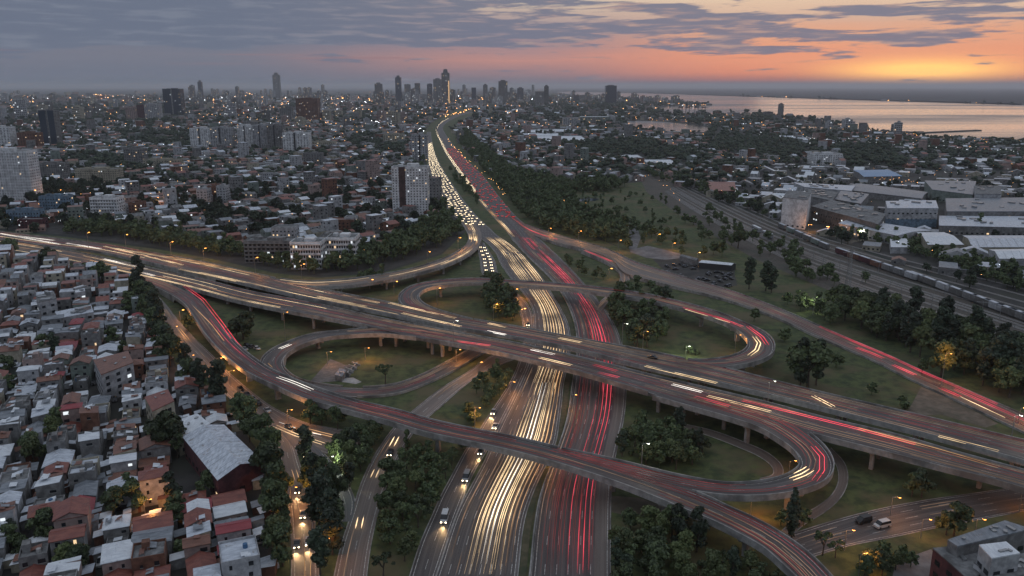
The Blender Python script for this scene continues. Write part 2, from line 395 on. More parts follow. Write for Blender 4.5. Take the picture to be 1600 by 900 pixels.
def m_leaf(name, c1, c2, rnd):
    m, t, b = newmat(name); tcn = nd(t, 'ShaderNodeTexCoord'); v = tcn.outputs['Object']
    c = mix(t, rng(t, noise(t, v, .9, 3), .35, .65), c1, c2)
    oi = nd(t, 'ShaderNodeObjectInfo'); hs = nd(t, 'ShaderNodeHueSaturation')
    t.links.new(rng(t, oi.outputs['Random'], 0, 1, 1 - rnd, 1 + rnd, False), hs.inputs['Value']); t.links.new(c, hs.inputs['Color'])
    t.links.new(hs.outputs[0], b.inputs['Base Color']); b.inputs['Roughness'].default_value = .7
    return m
MAT['leaf'] = m_leaf('leaf', (.034, .052, .024), (.082, .112, .044), .45)
MAT['leaf_pine'] = m_leaf('leaf_pine', (.022, .036, .023), (.046, .066, .036), .35)
MAT['leaf_light'] = m_leaf('leaf_light', (.060, .088, .032), (.12, .145, .055), .35)
MAT['leaf_far'] = m_noise('leaf_far', (.022, .036, .024), (.050, .068, .040), .06, .9)
MAT['bark'] = m_noise('bark', (.05, .04, .03), (.09, .075, .06), 3, .9)
def m_water():
    m, t, b = newmat('water'); v = nd(t, 'ShaderNodeTexCoord').outputs['Object']
    b.inputs['Base Color'].default_value = (.03, .045, .06, 1); b.inputs['Roughness'].default_value = .18
    b.inputs['IOR'].default_value = 1.333
    h = noise(t, mapping(t, v, (.012, .03, 1)), 1.0, 6, .6)
    t.links.new(rng(t, noise(t, mapping(t, v, (.0004, .0016, 1)), 1, 4), .4, .65, .10, .34), b.inputs['Roughness'])
    bump(t, b, h, .35, 6.0)
    return m
MAT['water'] = m_water()
# ------------------------------------------------------------------ road survey: cross sections (left px, right px, height)
class Rib:
    def __init__(s, name, secs, z=None, dz=0.0, step=4.0):
        s.name = name
        Lp, Rp = [], []
        for q in secs:
            h = (q[4] if len(q) > 4 else z) + dz
            Lp.append(P(q[0], q[1], h)); Rp.append(P(q[2], q[3], h))
        Lp, Rp = np.array(Lp), np.array(Rp); mid = (Lp + Rp) / 2
        oL, oR, oi = [], [], []
        n = len(mid)
        def cr(A, i, t):
            p0 = A[max(i - 1, 0)]; p1 = A[i]; p2 = A[i + 1]; p3 = A[min(i + 2, n - 1)]
            if i == 0: p0 = 2 * p1 - p2
            if i + 2 > n - 1: p3 = 2 * p2 - p1
            # tangents scaled by chord so uneven sections do not overshoot
            d1 = np.linalg.norm(p2 - p1) + 1e-6; d0 = np.linalg.norm(p1 - p0) + 1e-6; d2 = np.linalg.norm(p3 - p2) + 1e-6
            m1 = ((p1 - p0) / d0 * d1 + (p2 - p1) / d1 * d0) / (d0 + d1) * d1
            m2 = ((p2 - p1) / d1 * d2 + (p3 - p2) / d2 * d1) / (d1 + d2) * d1
            t2, t3 = t * t, t * t * t
            return (2 * t3 - 3 * t2 + 1) * p1 + (t3 - 2 * t2 + t) * m1 + (-2 * t3 + 3 * t2) * p2 + (t3 - t2) * m2
        for i in range(n - 1):
            k = int(max(1, min(60, np.ceil(np.linalg.norm(mid[i + 1] - mid[i]) / step))))
            for j in range(k):
                t = j / k; oL.append(cr(Lp, i, t)); oR.append(cr(Rp, i, t)); oi.append(i + t)
        oL.append(Lp[-1]); oR.append(Rp[-1]); oi.append(n - 1)
        s.L, s.R = np.array(oL), np.array(oR)
        s.mid = (s.L + s.R) / 2
        d = np.linalg.norm(np.diff(s.mid, axis=0), axis=1); s.s = np.concatenate([[0], np.cumsum(d)])
        w = s.R - s.L; s.w = np.linalg.norm(w, axis=1); s.lat = w / s.w[:, None]
        s.foot = [tuple(p[:2]) for p in s.L] + [tuple(p[:2]) for p in s.R[::-1]]
        s.zmin = s.mid[:, 2].min()
    def at(s, frac, dist):
        x = np.clip(dist, 0, s.s[-1]); out = []
        for k in range(3):
            out.append(np.interp(x, s.s, s.L[:, k] + (s.R[:, k] - s.L[:, k]) * frac))
        return np.stack(out, -1)
    def s_at_v(s, v):
        u, vv = PJA(s.mid[:, 0], s.mid[:, 1], s.mid[:, 2]); return float(s.s[int(np.argmin(abs(vv - v)))])
    def s_at_u(s, u0):
        u, vv = PJA(s.mid[:, 0], s.mid[:, 1], s.mid[:, 2]); return float(s.s[int(np.argmin(abs(u - u0)))])
    def zat(s, x, y):
        i = np.argmin((s.mid[:, 0] - x) ** 2 + (s.mid[:, 1] - y) ** 2); return s.mid[i, 2]
RIB = {}
def rib(name, secs, z=None, dz=0.0, step=4.0):
    RIB[name] = Rib(name, secs, z, dz, step); return RIB[name]
rib('W', [(640, 1010, 795, 1010), (682, 900, 808, 900), (716, 800, 822, 800), (742, 750, 841, 750), (757, 722, 855, 722), (771, 690, 868, 690), (785, 660, 873, 660), (800, 630, 877, 630), (814, 600, 880, 600),
          (827, 570, 887, 570), (834, 540, 891, 540), (835, 510, 889, 512), (831, 480, 876, 482), (816, 456, 861, 457), (796, 432, 846, 433), (784, 415, 832, 416), (775, 396, 815, 397), (762, 381, 797, 382), (745, 368, 778, 369),
          (727, 354, 764, 356), (714, 342, 750, 343), (703, 330, 738, 330), (689, 310, 722, 310), (677, 285, 705, 285), (671, 265, 692, 265), (668, 240, 680, 240), (667, 215, 674, 215), (667, 206, 673, 206)], .05)
rib('E', [(815, 1010, 955, 1010), (831, 900, 953, 900), (838, 830, 953, 830), (847, 775, 954, 775), (862, 730, 957, 735), (877, 690, 965, 695), (887, 660, 973, 660), (897, 600, 978, 605), (903, 550, 975, 555), (902, 520, 967, 525),
          (893, 485, 950, 490), (881, 460, 930, 464), (862, 436, 908, 438), (840, 415, 890, 418), (820, 396, 874, 402), (800, 372, 846, 376), (786, 355, 826, 356), (772, 340, 808, 340), (752, 318, 790, 320), (731, 290, 768, 292), (716, 270, 752, 272),
          (706, 255, 735, 256), (697, 241, 720, 240), (688, 222, 704, 221), (682, 208, 695, 208), (682, 198, 692, 200), (690, 190, 697, 192.5), (702, 183.5, 708, 186), (722, 176.5, 727, 178.5), (760, 170.5, 764, 172)], .05)
rib('FR', [(615, 990, 642, 1010), (641, 900, 681, 900), (660, 842, 700, 842), (675, 808, 711, 810), (690, 774, 724, 776), (705, 746, 735, 748), (716, 725, 748, 724), (730, 700, 764, 698), (745, 680, 774, 679), (757, 660, 783, 660),
           (777, 630, 798, 630), (796, 600, 812, 600), (811, 566, 826, 567), (818, 535, 832, 535), (817, 505, 833, 505), (810, 482, 828, 482), (796, 462, 812, 462), (775, 447, 793, 447), (756, 430, 780, 431), (750, 405, 772, 406), (747, 392, 764, 393), (744, 378, 756, 379)], .07)
rib('Q', [(512, 960, 568, 960), (523, 900, 572, 900), (535, 848, 579, 850), (549, 805, 589, 805), (565, 755, 604, 757), (580, 722, 619, 722), (598, 692, 634, 694), (618, 666, 650, 670), (655, 634, 690, 634), (694, 604, 722, 606), (730, 582, 752, 584), (765, 558, 792, 566), (790, 545, 815, 556)], .09)
rib('N', [(-160, 344, -130, 358, .6), (0, 362, 0, 374, .6), (80, 372, 60, 383, .8), (160, 382, 148, 393, 1), (240, 396, 215, 406.5, 1.5), (320, 410, 290, 424, 2.5), (380, 424, 360, 438.5, 4), (430, 435, 405, 449, 5.5), (500, 452, 470, 464, 7), (560, 464, 540, 478, 8),
          (615, 475, 600, 490, 8), (712, 495, 690, 509, 8), (800, 510, 790, 525, 8), (900, 529, 890, 544, 8), (1020, 551, 1005, 573, 8), (1120, 573, 1105, 595, 8), (1260, 609, 1240, 627, 8), (1400, 642, 1380, 662, 8), (1500, 666, 1480, 688, 8), (1600, 690, 1580, 716, 8), (1760, 730, 1740, 762, 8)])
rib('S', [(-120, 362, -150, 376, .6), (0, 375, -16, 388, .6), (60, 384, 40, 396, .8), (120, 394.5, 100, 407, 1), (180, 407, 160, 420, 1.5), (240, 420, 220, 433, 2), (320, 438, 300, 452, 3.5), (400, 458, 372, 471, 5), (450, 467, 430, 483, 6.5), (525, 482, 500, 496, 8),
          (600, 499, 575, 510, 8), (675, 513, 655, 528, 8), (740, 525, 720, 540, 8), (800, 536, 780, 552, 8), (860, 549, 840, 566, 8), (920, 563, 900, 581, 8), (1020, 588, 1000, 610, 8), (1100, 607, 1080, 633, 8), (1200, 631, 1180, 654, 8),
          (1290, 655, 1270, 679, 8), (1400, 681, 1380, 707, 8), (1500, 710, 1480, 733, 8), (1600, 737, 1580, 759, 8), (1740, 777, 1720, 806, 8)], dz=.012)
rib('P', [(214, 428, 200, 436, 1.9), (256, 440, 241, 449, 2.5), (280, 449, 262, 459, 3), (308, 466, 286, 474, 4), (328, 488, 304, 498, 5), (348, 512, 320, 522, 6), (370, 538, 342, 547, 7), (400, 563, 368, 570, 7.5), (425, 579, 392, 586, 8), (460, 594, 432, 605, 8),
          (500, 609, 478, 625, 8), (560, 628, 545, 643, 8), (620, 642, 605, 659, 8), (680, 659, 665, 677, 8), (740, 672, 725, 690, 8), (800, 684, 790, 704, 8), (860, 698, 845, 718, 8), (940, 722, 925, 742, 8), (1000, 742, 980, 761, 8),
          (1050, 758, 1030, 781, 8), (1100, 776, 1078, 801, 8), (1140, 795, 1115, 816, 8), (1180, 813, 1155, 836, 8), (1222, 837, 1192, 857, 8), (1263, 867, 1220, 881, 8), (1297, 901, 1248, 908, 8), (1330, 940, 1275, 945, 8)], dz=.024, step=3)
rib('LF', [(1060, 600, 1020, 620, 8), (1120, 620, 1080, 637, 8), (1190, 642, 1140, 654, 8), (1240, 662, 1185, 669, 8), (1272, 684, 1218, 688, 8), (1292, 704, 1241, 706, 8), (1302, 728, 1250, 726, 8), (1292, 750, 1234, 741, 8), (1262, 764, 1208, 750, 8), (1215, 774, 1165, 756, 8),
           (1165, 777, 1130, 756, 8), (1115, 774, 1095, 751, 8), (1065, 765, 1050, 742, 8), (1000, 749, 990, 727, 8), (940, 732, 930, 713, 8), (870, 712, 865, 700, 8)], dz=.036, step=3)
rib('LG', [(700, 497, 745, 501, 8), (660, 489, 705, 491, 8), (634, 480, 675, 481.5, 8), (623, 468, 656, 469, 8), (628, 457, 656, 459, 8), (645, 447, 668, 451.5, 8), (690, 438.5, 700, 446, 8), (755, 436, 758, 443, 8), (800, 439, 800, 446, 8), (850, 442, 850, 449.5, 8),
           (900, 446, 900, 454, 8), (960, 452.5, 955, 461.5, 8), (1010, 460, 1005, 469, 8), (1060, 471.5, 1048, 479, 8), (1120, 488, 1100, 493.5, 8), (1160, 504, 1135, 507, 8), (1196, 521, 1158, 521.5, 8), (1210, 540, 1169, 536, 8), (1203, 556, 1160, 550, 8), (1178, 567, 1130, 560, 8),
           (1135, 574, 1085, 563, 8), (1075, 574, 1040, 557, 8), (1020, 566, 990, 549, 8)], dz=.048, step=3)
rib('LC', [(700, 521, 715, 534, 8), (640, 512, 650, 528, 7.8), (590, 512, 598, 523, 7.2), (540, 517, 550, 524.5, 6.5), (487, 523, 505, 529.5, 5.5), (450, 535, 470, 541, 4.5), (422, 549, 450, 553, 3.6), (408, 565, 442, 567, 2.6), (414, 581, 450, 582, 1.6), (436, 596, 470, 594, .8),
           (470, 608, 500, 601, .4), (515, 617, 535, 605, .2), (570, 621, 575, 606, .2), (620, 616, 618, 601, .2), (662, 602, 656, 588, .2), (705, 582, 692, 570, .2), (745, 558, 728, 550, .2), (780, 538, 765, 530, .2)], dz=.06, step=3)
rib('H', [(430, 435, 450, 446, 5.6), (480, 440, 495, 449.5, 6), (530, 438, 545, 447, 6), (585, 431, 598, 440, 6), (640, 421, 648, 429, 6), (680, 409, 690, 417.5, 6), (712, 395, 724, 403, 5), (728, 383, 742, 391, 4), (732, 372, 751, 377, 2), (729, 362, 752, 364, .3), (722, 350, 744, 350, .14)], dz=.012)
rib('I', [(782, 328, 806, 346, .12), (820, 350, 838, 369, .6), (860, 364, 872, 380, 2), (900, 375, 912, 389, 2.5), (945, 388, 950, 402, 2.5), (1000, 412, 985, 430, 2), (1060, 430, 1045, 446, 1.5), (1140, 454, 1125, 466, 1), (1180, 468, 1165, 479, .8), (1240, 492, 1225, 502, .6),
          (1285, 512, 1268, 523, .5), (1340, 536, 1318, 544, .4), (1390, 557, 1370, 567, .3), (1440, 580, 1420, 592, .3), (1495, 604, 1475, 617, .3), (1600, 649, 1580, 667, .3), (1740, 709, 1715, 730, .3)])
rib('J', [(930, 388, 908, 391, 2.5), (950, 398, 932, 402, 2), (968, 412, 951, 412, 1.5), (980, 428, 966, 424, 1), (983, 440, 969, 438, .5), (976, 452, 962, 450, .2), (962, 464, 950, 460, .14), (948, 476, 937, 471, .14), (938, 488, 928, 481, .14)], dz=.02, step=3)
rib('KA', [(222, 446, 232, 448), (236, 468, 254, 470), (252, 497, 278, 500), (270, 527, 303, 528), (296, 560, 332, 556), (325, 590, 358, 583), (355, 618, 386, 607), (388, 648, 432, 640), (430, 677, 482, 662), (480, 699, 535, 672), (520, 712, 590, 682)], .06)
rib('KC', [(410, 655, 440, 668), (430, 690, 456, 690), (438, 725, 468, 725), (446, 760, 480, 760), (453, 800, 489, 800), (456, 850, 495, 850), (456, 905, 498, 905), (454, 960, 498, 960)], .08)
rib('KB', [(440, 676, 470, 676), (462, 703, 500, 703), (488, 730, 525, 730), (510, 755, 543, 756), (524, 785, 554, 784), (526, 815, 550, 815)], .10)
rib('LR', [(1215, 842, 1262, 872), (1290, 818, 1325, 853), (1360, 799, 1390, 840), (1440, 783, 1470, 823), (1530, 770, 1550, 808), (1620, 757, 1640, 790), (1740, 738, 1760, 770)], .06)
rib('G1', [(1060, 661, 1060, 667), (1110, 672, 1102, 679), (1160, 690, 1150, 697), (1200, 708, 1188, 714), (1222, 730, 1208, 731), (1220, 745, 1208, 742), (1190, 755, 1187, 748)], .05, step=3)
rib('G2', [(1298, 700, 1290, 706), (1318, 722, 1306, 725), (1324, 750, 1311, 750), (1312, 778, 1300, 774), (1285, 802, 1274, 794), (1258, 818, 1248, 808), (1235, 838, 1222, 830)], .05, step=3)
ELEV = ['N', 'S', 'P', 'LF', 'LG', 'LC', 'H', 'I', 'J']; GROUND = ['W', 'E', 'FR', 'Q', 'KA', 'KC', 'KB', 'LR', 'G1', 'G2']

def strip_mesh(name, A, B, mats, cols=1, mi=None, uv=False, s=None):
    """flat strip between curves A and B"""
    n = len(A); fr = np.linspace(0, 1, cols + 1)
    V = np.concatenate([A + (B - A) * f for f in fr])
    Q = []
    for c in range(cols):
        for i in range(n - 1): Q.append((c * n + i, (c + 1) * n + i, (c + 1) * n + i + 1, c * n + i + 1))
    Q = np.array(Q)
    # upward facing
    a, b, c_ = V[Q[0, 0]], V[Q[0, 1]], V[Q[0, 2]]
    if np.cross(b - a, c_ - a)[2] < 0: Q = Q[:, ::-1]
    me = raw_mesh(name, V, Q, mats, mi)
    if uv:
        w = np.linalg.norm(B - A, axis=1)
        U = np.concatenate([np.stack([w * f, s], 1) for f in fr])
        l = me.uv_layers.new(name='UVMap'); l.data.foreach_set('uv', U[Q.ravel()].astype(np.float32).ravel())
    return me
def inside_other(pt, own, dzmax=1.6, only=None, grow=0.0):
    for k, r in RIB.items():
        if k == own or (only and k not in only): continue
        if inpoly([pt[0]], [pt[1]], r.foot)[0] and abs(r.zat(pt[0], pt[1]) - pt[2]) < dzmax: return True
    return False
def mask_inside(A, own, dzmax=1.6, only=None):
    m = np.zeros(len(A), bool)
    for k, r in RIB.items():
        if k == own or (only and k not in only): continue
        q = inpoly(A[:, 0], A[:, 1], r.foot)
        for i in np.nonzero(q & ~m)[0]:
            if abs(r.zat(A[i, 0], A[i, 1]) - A[i, 2]) < dzmax: m[i] = True
    return m
def runs(mask):
    out = []; i = 0; n = len(mask)
    while i < n:
        if mask[i]:
            j = i
            while j + 1 < n and mask[j + 1]: j += 1
            if j - i >= 2: out.append((i, j + 1))
            i = j + 1
        else: i += 1
    return out
def wall_run(mb, A, O, t, z0, z1, mi=0, tops=None):
    """solid wall along curve A, thickness t towards direction O"""
    n = len(A); B = A + O * t
    o = len(mb.v)
    for i in range(n):
        za, zb = A[i, 2] + (z0 if np.isscalar(z0) else z0[i]), A[i, 2] + z1
        mb.v += [(A[i, 0], A[i, 1], za), (B[i, 0], B[i, 1], za), (B[i, 0], B[i, 1], zb), (A[i, 0], A[i, 1], zb)]
    for i in range(n - 1):
        a = o + 4 * i; b = a + 4
        for k in range(4):
            k2 = (k + 1) % 4; mb.f.append((a + k, a + k2, b + k2, b + k)); mb.m.append(mi)
    mb.f.append((o, o + 1, o + 2, o + 3)); mb.m.append(mi); e = o + 4 * (n - 1); mb.f.append((e + 3, e + 2, e + 1, e)); mb.m.append(mi)
def road_lines(r, lanes, root, off, solid=True, own=None, dim=True, dash=(4.5, 9.0)):
    mb = MB()
    def seg(frac0, s0, s1, w=.16):
        k = max(2, int((s1 - s0) / 4) + 1); ss = np.linspace(s0, s1, k); c = r.at(frac0, ss); c2 = r.at(min(1, frac0 + .02), ss)
        d = c2 - c; d /= np.linalg.norm(d, axis=1)[:, None] + 1e-9
        for i in range(k - 1):
            mb.poly([c[i] - d[i] * w / 2 + (0, 0, .02), c[i] + d[i] * w / 2 + (0, 0, .02), c[i + 1] + d[i + 1] * w / 2 + (0, 0, .02), c[i + 1] - d[i + 1] * w / 2 + (0, 0, .02)])
    for f in lanes:
        s = 0
        while s < r.s[-1] - 5:
            p = r.at(f, s)
            if PJ(p)[1] > 330: seg(f, s, s + dash[0])
            s += dash[0] + dash[1]
    if solid:
        for side in (0, 1):
            frac = np.clip(.7 / r.w, 0, .3); fr = frac if side == 0 else 1 - frac
            C = r.L + (r.R - r.L) * fr[:, None]; m = ~mask_inside(C, r.name)
            for a, b in runs(m):
                for i in range(a, b - 1):
                    d = r.lat[i] * .09; e = r.lat[i + 1] * .09
                    mb.poly([C[i] - d + (0, 0, .02), C[i] + d + (0, 0, .02), C[i + 1] + e + (0, 0, .02), C[i + 1] - e + (0, 0, .02)])
    # all lines are one painted layer
    for i, f in enumerate(mb.f):
        a, b, c = (np.array(mb.v[q]) for q in f[:3])
        if np.cross(b - a, c - a)[2] < 0: mb.f[i] = f[::-1]
    o = part('lane_marking', mb, MAT['paint_dim' if dim else 'paint'], root, off); o['kind'] = 'stuff'
    return o

VIA = dict(
    N=('straight viaduct deck of the far carriageway, upper one of two crossing the photo', 'asphalt', [.2, .4, .6, .8]),
    S=('straight viaduct deck of the near carriageway, lower one of two crossing the photo', 'asphalt', [.2, .4, .6, .8]),
    P=('long S-curved flyover that passes over both highways and leaves at the bottom edge', 'asphalt', [.5]),
    LF=('elevated loop ramp curling round the green oval beside the red tail light carriageway', 'asphalt', [.5]),
    LG=('two-ended loop flyover crossing the highway behind the twin viaducts', 'asphalt', [.5]),
    LC=('loop ramp descending round the lawn with the small ruined hut', 'asphalt', [.5]),
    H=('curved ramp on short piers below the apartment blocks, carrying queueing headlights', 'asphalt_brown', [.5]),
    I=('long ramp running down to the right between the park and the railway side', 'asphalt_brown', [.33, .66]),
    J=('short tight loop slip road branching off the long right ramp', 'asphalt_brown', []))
def build_elevated(k):
    r = RIB[k]; lab, asph, lanes = VIA[k]
    c = r.mid.mean(axis=0); root = thing('viaduct' if k in 'NSP' else 'ramp', lab, 'flyover' if k in ('P', 'LG') else 'viaduct' if k in 'NS' else 'ramp', (c[0], c[1], 0))
    off = (-c[0], -c[1], 0)
    link('pavement', strip_mesh('pavement', r.L, r.R, [MAT[asph]], 3, None, True, r.s), root, off)
    # deck slab: underside and sides
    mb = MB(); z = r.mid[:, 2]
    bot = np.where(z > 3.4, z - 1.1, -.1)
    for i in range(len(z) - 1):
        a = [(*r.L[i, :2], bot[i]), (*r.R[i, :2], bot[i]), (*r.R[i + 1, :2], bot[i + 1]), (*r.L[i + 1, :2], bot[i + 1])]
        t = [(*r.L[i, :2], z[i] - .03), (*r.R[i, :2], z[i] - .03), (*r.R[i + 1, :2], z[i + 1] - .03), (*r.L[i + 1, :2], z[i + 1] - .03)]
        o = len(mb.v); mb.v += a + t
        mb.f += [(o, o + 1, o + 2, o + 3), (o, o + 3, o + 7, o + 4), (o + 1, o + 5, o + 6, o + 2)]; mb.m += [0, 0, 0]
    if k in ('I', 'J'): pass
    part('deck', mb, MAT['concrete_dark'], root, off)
    for side, A, sg in ((0, r.L, -1), (1, r.R, 1)):
        m = ~mask_inside(A, k, 1.6, ELEV + (['W', 'E'] if k in ('H', 'I', 'J') else []))
        m &= z > .25 if k not in ('N', 'S') else z > -1
        for a, b in runs(m):
            mb = MB(); hh = .8 if k not in ('I',) else .6
            wall_run(mb, A[a:b], r.lat[a:b] * sg, .32, (bot - z)[a:b] - (.12 if True else 0), hh)
            part('parapet', mb, MAT['concrete'], root, off)
    road_lines(r, lanes, root, off)
    # piers
    s = 12.0
    while s < r.s[-1] - 8:
        i = int(np.argmin(abs(r.s - s))); zz = r.mid[i, 2]
        if zz > 3.4:
            fr = (.2, .8) if r.w[i] > 13 else (.5,)
            cols = []
            for f in fr:
                q = r.L[i] + (r.R[i] - r.L[i]) * f
                bad = False
                for g in GROUND + ['LC', 'J', 'I']:
                    if g == k: continue
                    R2 = RIB[g]
                    if R2.zat(q[0], q[1]) < zz - 3 and inpoly([q[0]], [q[1]], R2.foot)[0]: bad = True
                if not bad: cols.append(q)
            if cols:
                mb = MB(); ang = math.atan2(r.lat[i, 1], r.lat[i, 0])
                for q in cols:
                    mb.box(q[0], q[1], -.2, 1.5 if len(fr) == 2 else 2.2, 1.2, zz - 2.2, 0, ang)
                if len(cols) == len(fr):
                    m_ = r.mid[i]; mb.box(m_[0], m_[1], zz - 2.45, r.w[i] * .8, 1.5, 1.0, 0, ang, True)
                else:
                    for q in cols: mb.box(q[0], q[1], zz - 2.45, 4.2, 1.5, 1.0, 0, ang, True)
                part('pier', mb, MAT['concrete'], root, off)
        s += 27.0
    return root
def build_ground(k, name, lab, asph, lanes, kerb=True, dim=True):
    r = RIB[k]; me = strip_mesh(name, r.L, r.R, [MAT[asph]], 3, None, True, r.s)
    o = tag(link(name, me), lab, kind='structure')
    if not k.startswith('G'): road_lines(r, lanes, o, (0, 0, 0), dim=dim)
    if kerb:
        for A, sg in ((r.L, -1), (r.R, 1)):
            m = ~mask_inside(A, k)
            for a, b in runs(m):
                mb = MB(); wall_run(mb, A[a:b], r.lat[a:b] * sg, .28, -.1, .10); part('kerb', mb, MAT['concrete'], o)
    return o
def sheet(name, poly_px, mat, z, label=None, kind='structure', sub=0, jag=0.0):
    pts = [P(u, v, 0)[:2] for u, v in poly_px]
    if jag:
        out = []
        for i in range(len(pts)):
            a, b = pts[i], pts[(i + 1) % len(pts)]; n = 4
            for j in range(n):
                p = a + (b - a) * j / n; L = np.linalg.norm(b - a)
                out.append(p + (RS.uniform(-1, 1, 2) * L * jag if j else 0))
        pts = out
    mb = MB(); mb.prism([tuple(p) for p in pts], z - .05, z)
    # thin slab with only its top needed
    me = mb.mesh(name, [mat]); o = link(name, me); tag(o, label, kind=kind); return o

# ------------------------------------------------------------------ ground, water, far shore
gm = raw_mesh('ground', np.array([(-120000, -3000, 0), (120000, -3000, 0), (120000, 120000, 0), (-120000, 120000, 0)], float), np.array([[0, 1, 2, 3]]), [MAT['ground']])
tag(link('ground', gm), 'dark ground reaching to the horizon', kind='structure')
WATER = [(870, 143.5), (900, 149.5), (960, 153.5), (1040, 158.5), (1085, 161.5), (1112, 164.6), (1085, 166.5), (1050, 166.2), (1022, 167.5), (1028, 173), (1060, 178.5), (1130, 179.5), (1200, 180), (1255, 186), (1318, 196), (1300, 199), (1310, 202.5), (1340, 205.5),
         (1400, 207.5), (1432, 212), (1448, 217), (1520, 219), (1600, 222), (1800, 231), (2400, 262), (3400, 300), (3400, 218), (2400, 188), (1600, 164.5), (1300, 155.5), (1000, 145.5), (900, 142.6)]
sheet('water', WATER, MAT['water'], .8, 'estuary water reflecting the pink sunset sky')
sheet('water', [(972, 190), (1000, 189), (1035, 190.5), (1080, 195), (1112, 200), (1100, 207), (1062, 207), (1022, 203), (990, 198)], MAT['water'], .85, 'narrow harbour inlet in front of the cranes')
sheet('water', [(1236, 198), (1300, 199.5), (1298, 202), (1240, 200.5)], MAT['water'], .9, 'strip of water behind the second spit')
sheet('water', [(900, 312), (918, 309.5), (936, 311), (930, 314), (905, 315)], MAT['water'], .3, 'small pond at the edge of the park')
# far shore: low land right across the estuary
mb = MB(); fs = [(868, 142.9), (1000, 145.4), (1300, 155.3), (1600, 164.2), (2400, 187.5), (3400, 217), (3400, 138.4), (868, 138.4)]
mb.prism([tuple(P(u, v, 0)[:2]) for u, v in fs], -.1, 9.0)
m_far = m_noise('far_shore', (.020, .022, .03), (.034, .034, .042), .001, .95)
tag(link('hills', mb.mesh('far_shore', [m_far])), 'dark low far shore beyond the estuary', kind='structure')

# grassland of the interchange
INTER = [(-300, 372), (0, 360), (100, 370), (250, 390), (330, 404), (430, 427), (500, 434), (600, 426), (690, 398), (728, 362), (655, 235), (662, 205), (676, 190), (720, 168), (745, 178), (705, 202), (725, 232), (765, 270), (850, 338), (1000, 400), (1150, 446), (1400, 550), (1600, 636), (1900, 750), (2300, 1400), (425, 1400),
         (425, 900), (425, 770), (400, 700), (372, 660), (330, 620), (275, 570), (250, 520), (235, 470), (180, 428), (60, 405), (-300, 400)]
sheet('grass_field', INTER, MAT['grass'], .02, 'rough grass between the interchange roads')
PARK = [(872, 300), (905, 292), (1010, 284), (1080, 330), (1220, 400), (1400, 478), (1600, 572), (1800, 665), (1800, 705), (1600, 636), (1400, 550), (1150, 446), (1000, 400), (860, 338)]
sheet('grass_field', PARK, MAT['grass'], .03, 'park lawn between the ramp and the railway')
sheet('grass_field', [(1640, 700), (1660, 735), (1260, 830), (1250, 850), (1330, 870), (1450, 850), (1700, 800)], MAT['grass'], .025, 'verge beside the local road')
ZA = [(-420, 404), (60, 408), (180, 431), (232, 472), (248, 520), (272, 572), (328, 622), (368, 662), (398, 702), (422, 770), (424, 900), (424, 1400), (-700, 1400)]
sheet('pavement', ZA, MAT['urban'], .03, 'streets and yards of the dense low district')
sheet('pavement', [(-900, 372), (-300, 368), (0, 357), (100, 367), (250, 387), (330, 401), (430, 424), (500, 431), (600, 423), (690, 395), (722, 362), (650, 235), (655, 215), (300, 205), (-900, 230)], MAT['urban'], .025, 'ground between the houses of the middle district')
# bare soil, paths, paved areas
sheet('path', [(1440, 603), (1490, 625), (1560, 662), (1540, 668), (1470, 648), (1415, 650)], MAT['dirt'], .035, 'worn bare earth beside the ramp end')
sheet('path', [(956, 775), (1000, 778), (1060, 800), (1030, 818), (955, 800)], MAT['dirt'], .035, 'bare earth under the flyover')
sheet('pavement', [(972, 344), (985, 343), (996, 356), (1001, 372), (995, 388), (1012, 384), (1062, 396), (1066, 403), (1040, 406), (1010, 403), (985, 394), (980, 375), (984, 360)], MAT['paving'], .04, 'pale paved creek bed and square in the park')
sheet('pavement', [(1020, 405), (1066, 402), (1110, 408), (1150, 414), (1148, 428), (1152, 446), (1120, 450), (1080, 440), (1040, 425)], MAT['urban'], .035, 'car park beside the park')
sheet('pavement', [(1400, 878), (1455, 858), (1480, 900), (1500, 960), (1380, 960)], MAT['paving'], .04, 'paved yard in front of the maroon building')
sheet('pavement', [(485, 596), (516, 561), (530, 566), (538, 570), (560, 571), (545, 590), (533, 595), (500, 598)], MAT['concrete_dark'], .04, 'concrete platform on the loop lawn')
sheet('dirt', [(640, 905), (715, 905), (715, 905)], MAT['dirt'], .03) if False else None
RAIL = [(996, 270), (1030, 276), (1062, 292), (1130, 318), (1230, 352), (1330, 386), (1430, 422), (1600, 493), (2000, 640), (2000, 740), (1600, 560), (1440, 505), (1290, 452), (1180, 405), (1080, 348), (1010, 300)]
sheet('ground', RAIL, MAT['ballast'], .045, 'brown ballast of the railway yard')
IND = [(1105, 302), (1215, 258), (1340, 262), (1480, 268), (1800, 262), (2200, 280), (2200, 560), (1800, 560), (1600, 488), (1430, 418), (1330, 383), (1230, 348), (1130, 314)]
sheet('pavement', IND, MAT['urban'], .04, 'yards between the factories')
for k in ELEV: build_elevated(k)
build_ground('W', 'road', 'wide highway carriageway with white headlight streaks', 'asphalt', [.14, .27, .40, .53, .66, .79, .92], True, True)
build_ground('E', 'road', 'wide highway carriageway with red tail light streaks', 'asphalt', [.16, .31, .46, .61, .75], True, True)
build_ground('FR', 'road', 'narrow frontage road beside the highway', 'asphalt', [.5], True)
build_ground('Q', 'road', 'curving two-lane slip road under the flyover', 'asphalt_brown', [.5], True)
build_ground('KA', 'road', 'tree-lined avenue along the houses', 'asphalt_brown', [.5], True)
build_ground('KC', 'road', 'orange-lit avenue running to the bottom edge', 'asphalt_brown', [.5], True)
build_ground('KB', 'road', 'side road curving behind the avenue trees', 'asphalt_blue', [.5], True)
build_ground('LR', 'road', 'wide local road with a white minivan', 'asphalt', [.25, .5, .75], True)
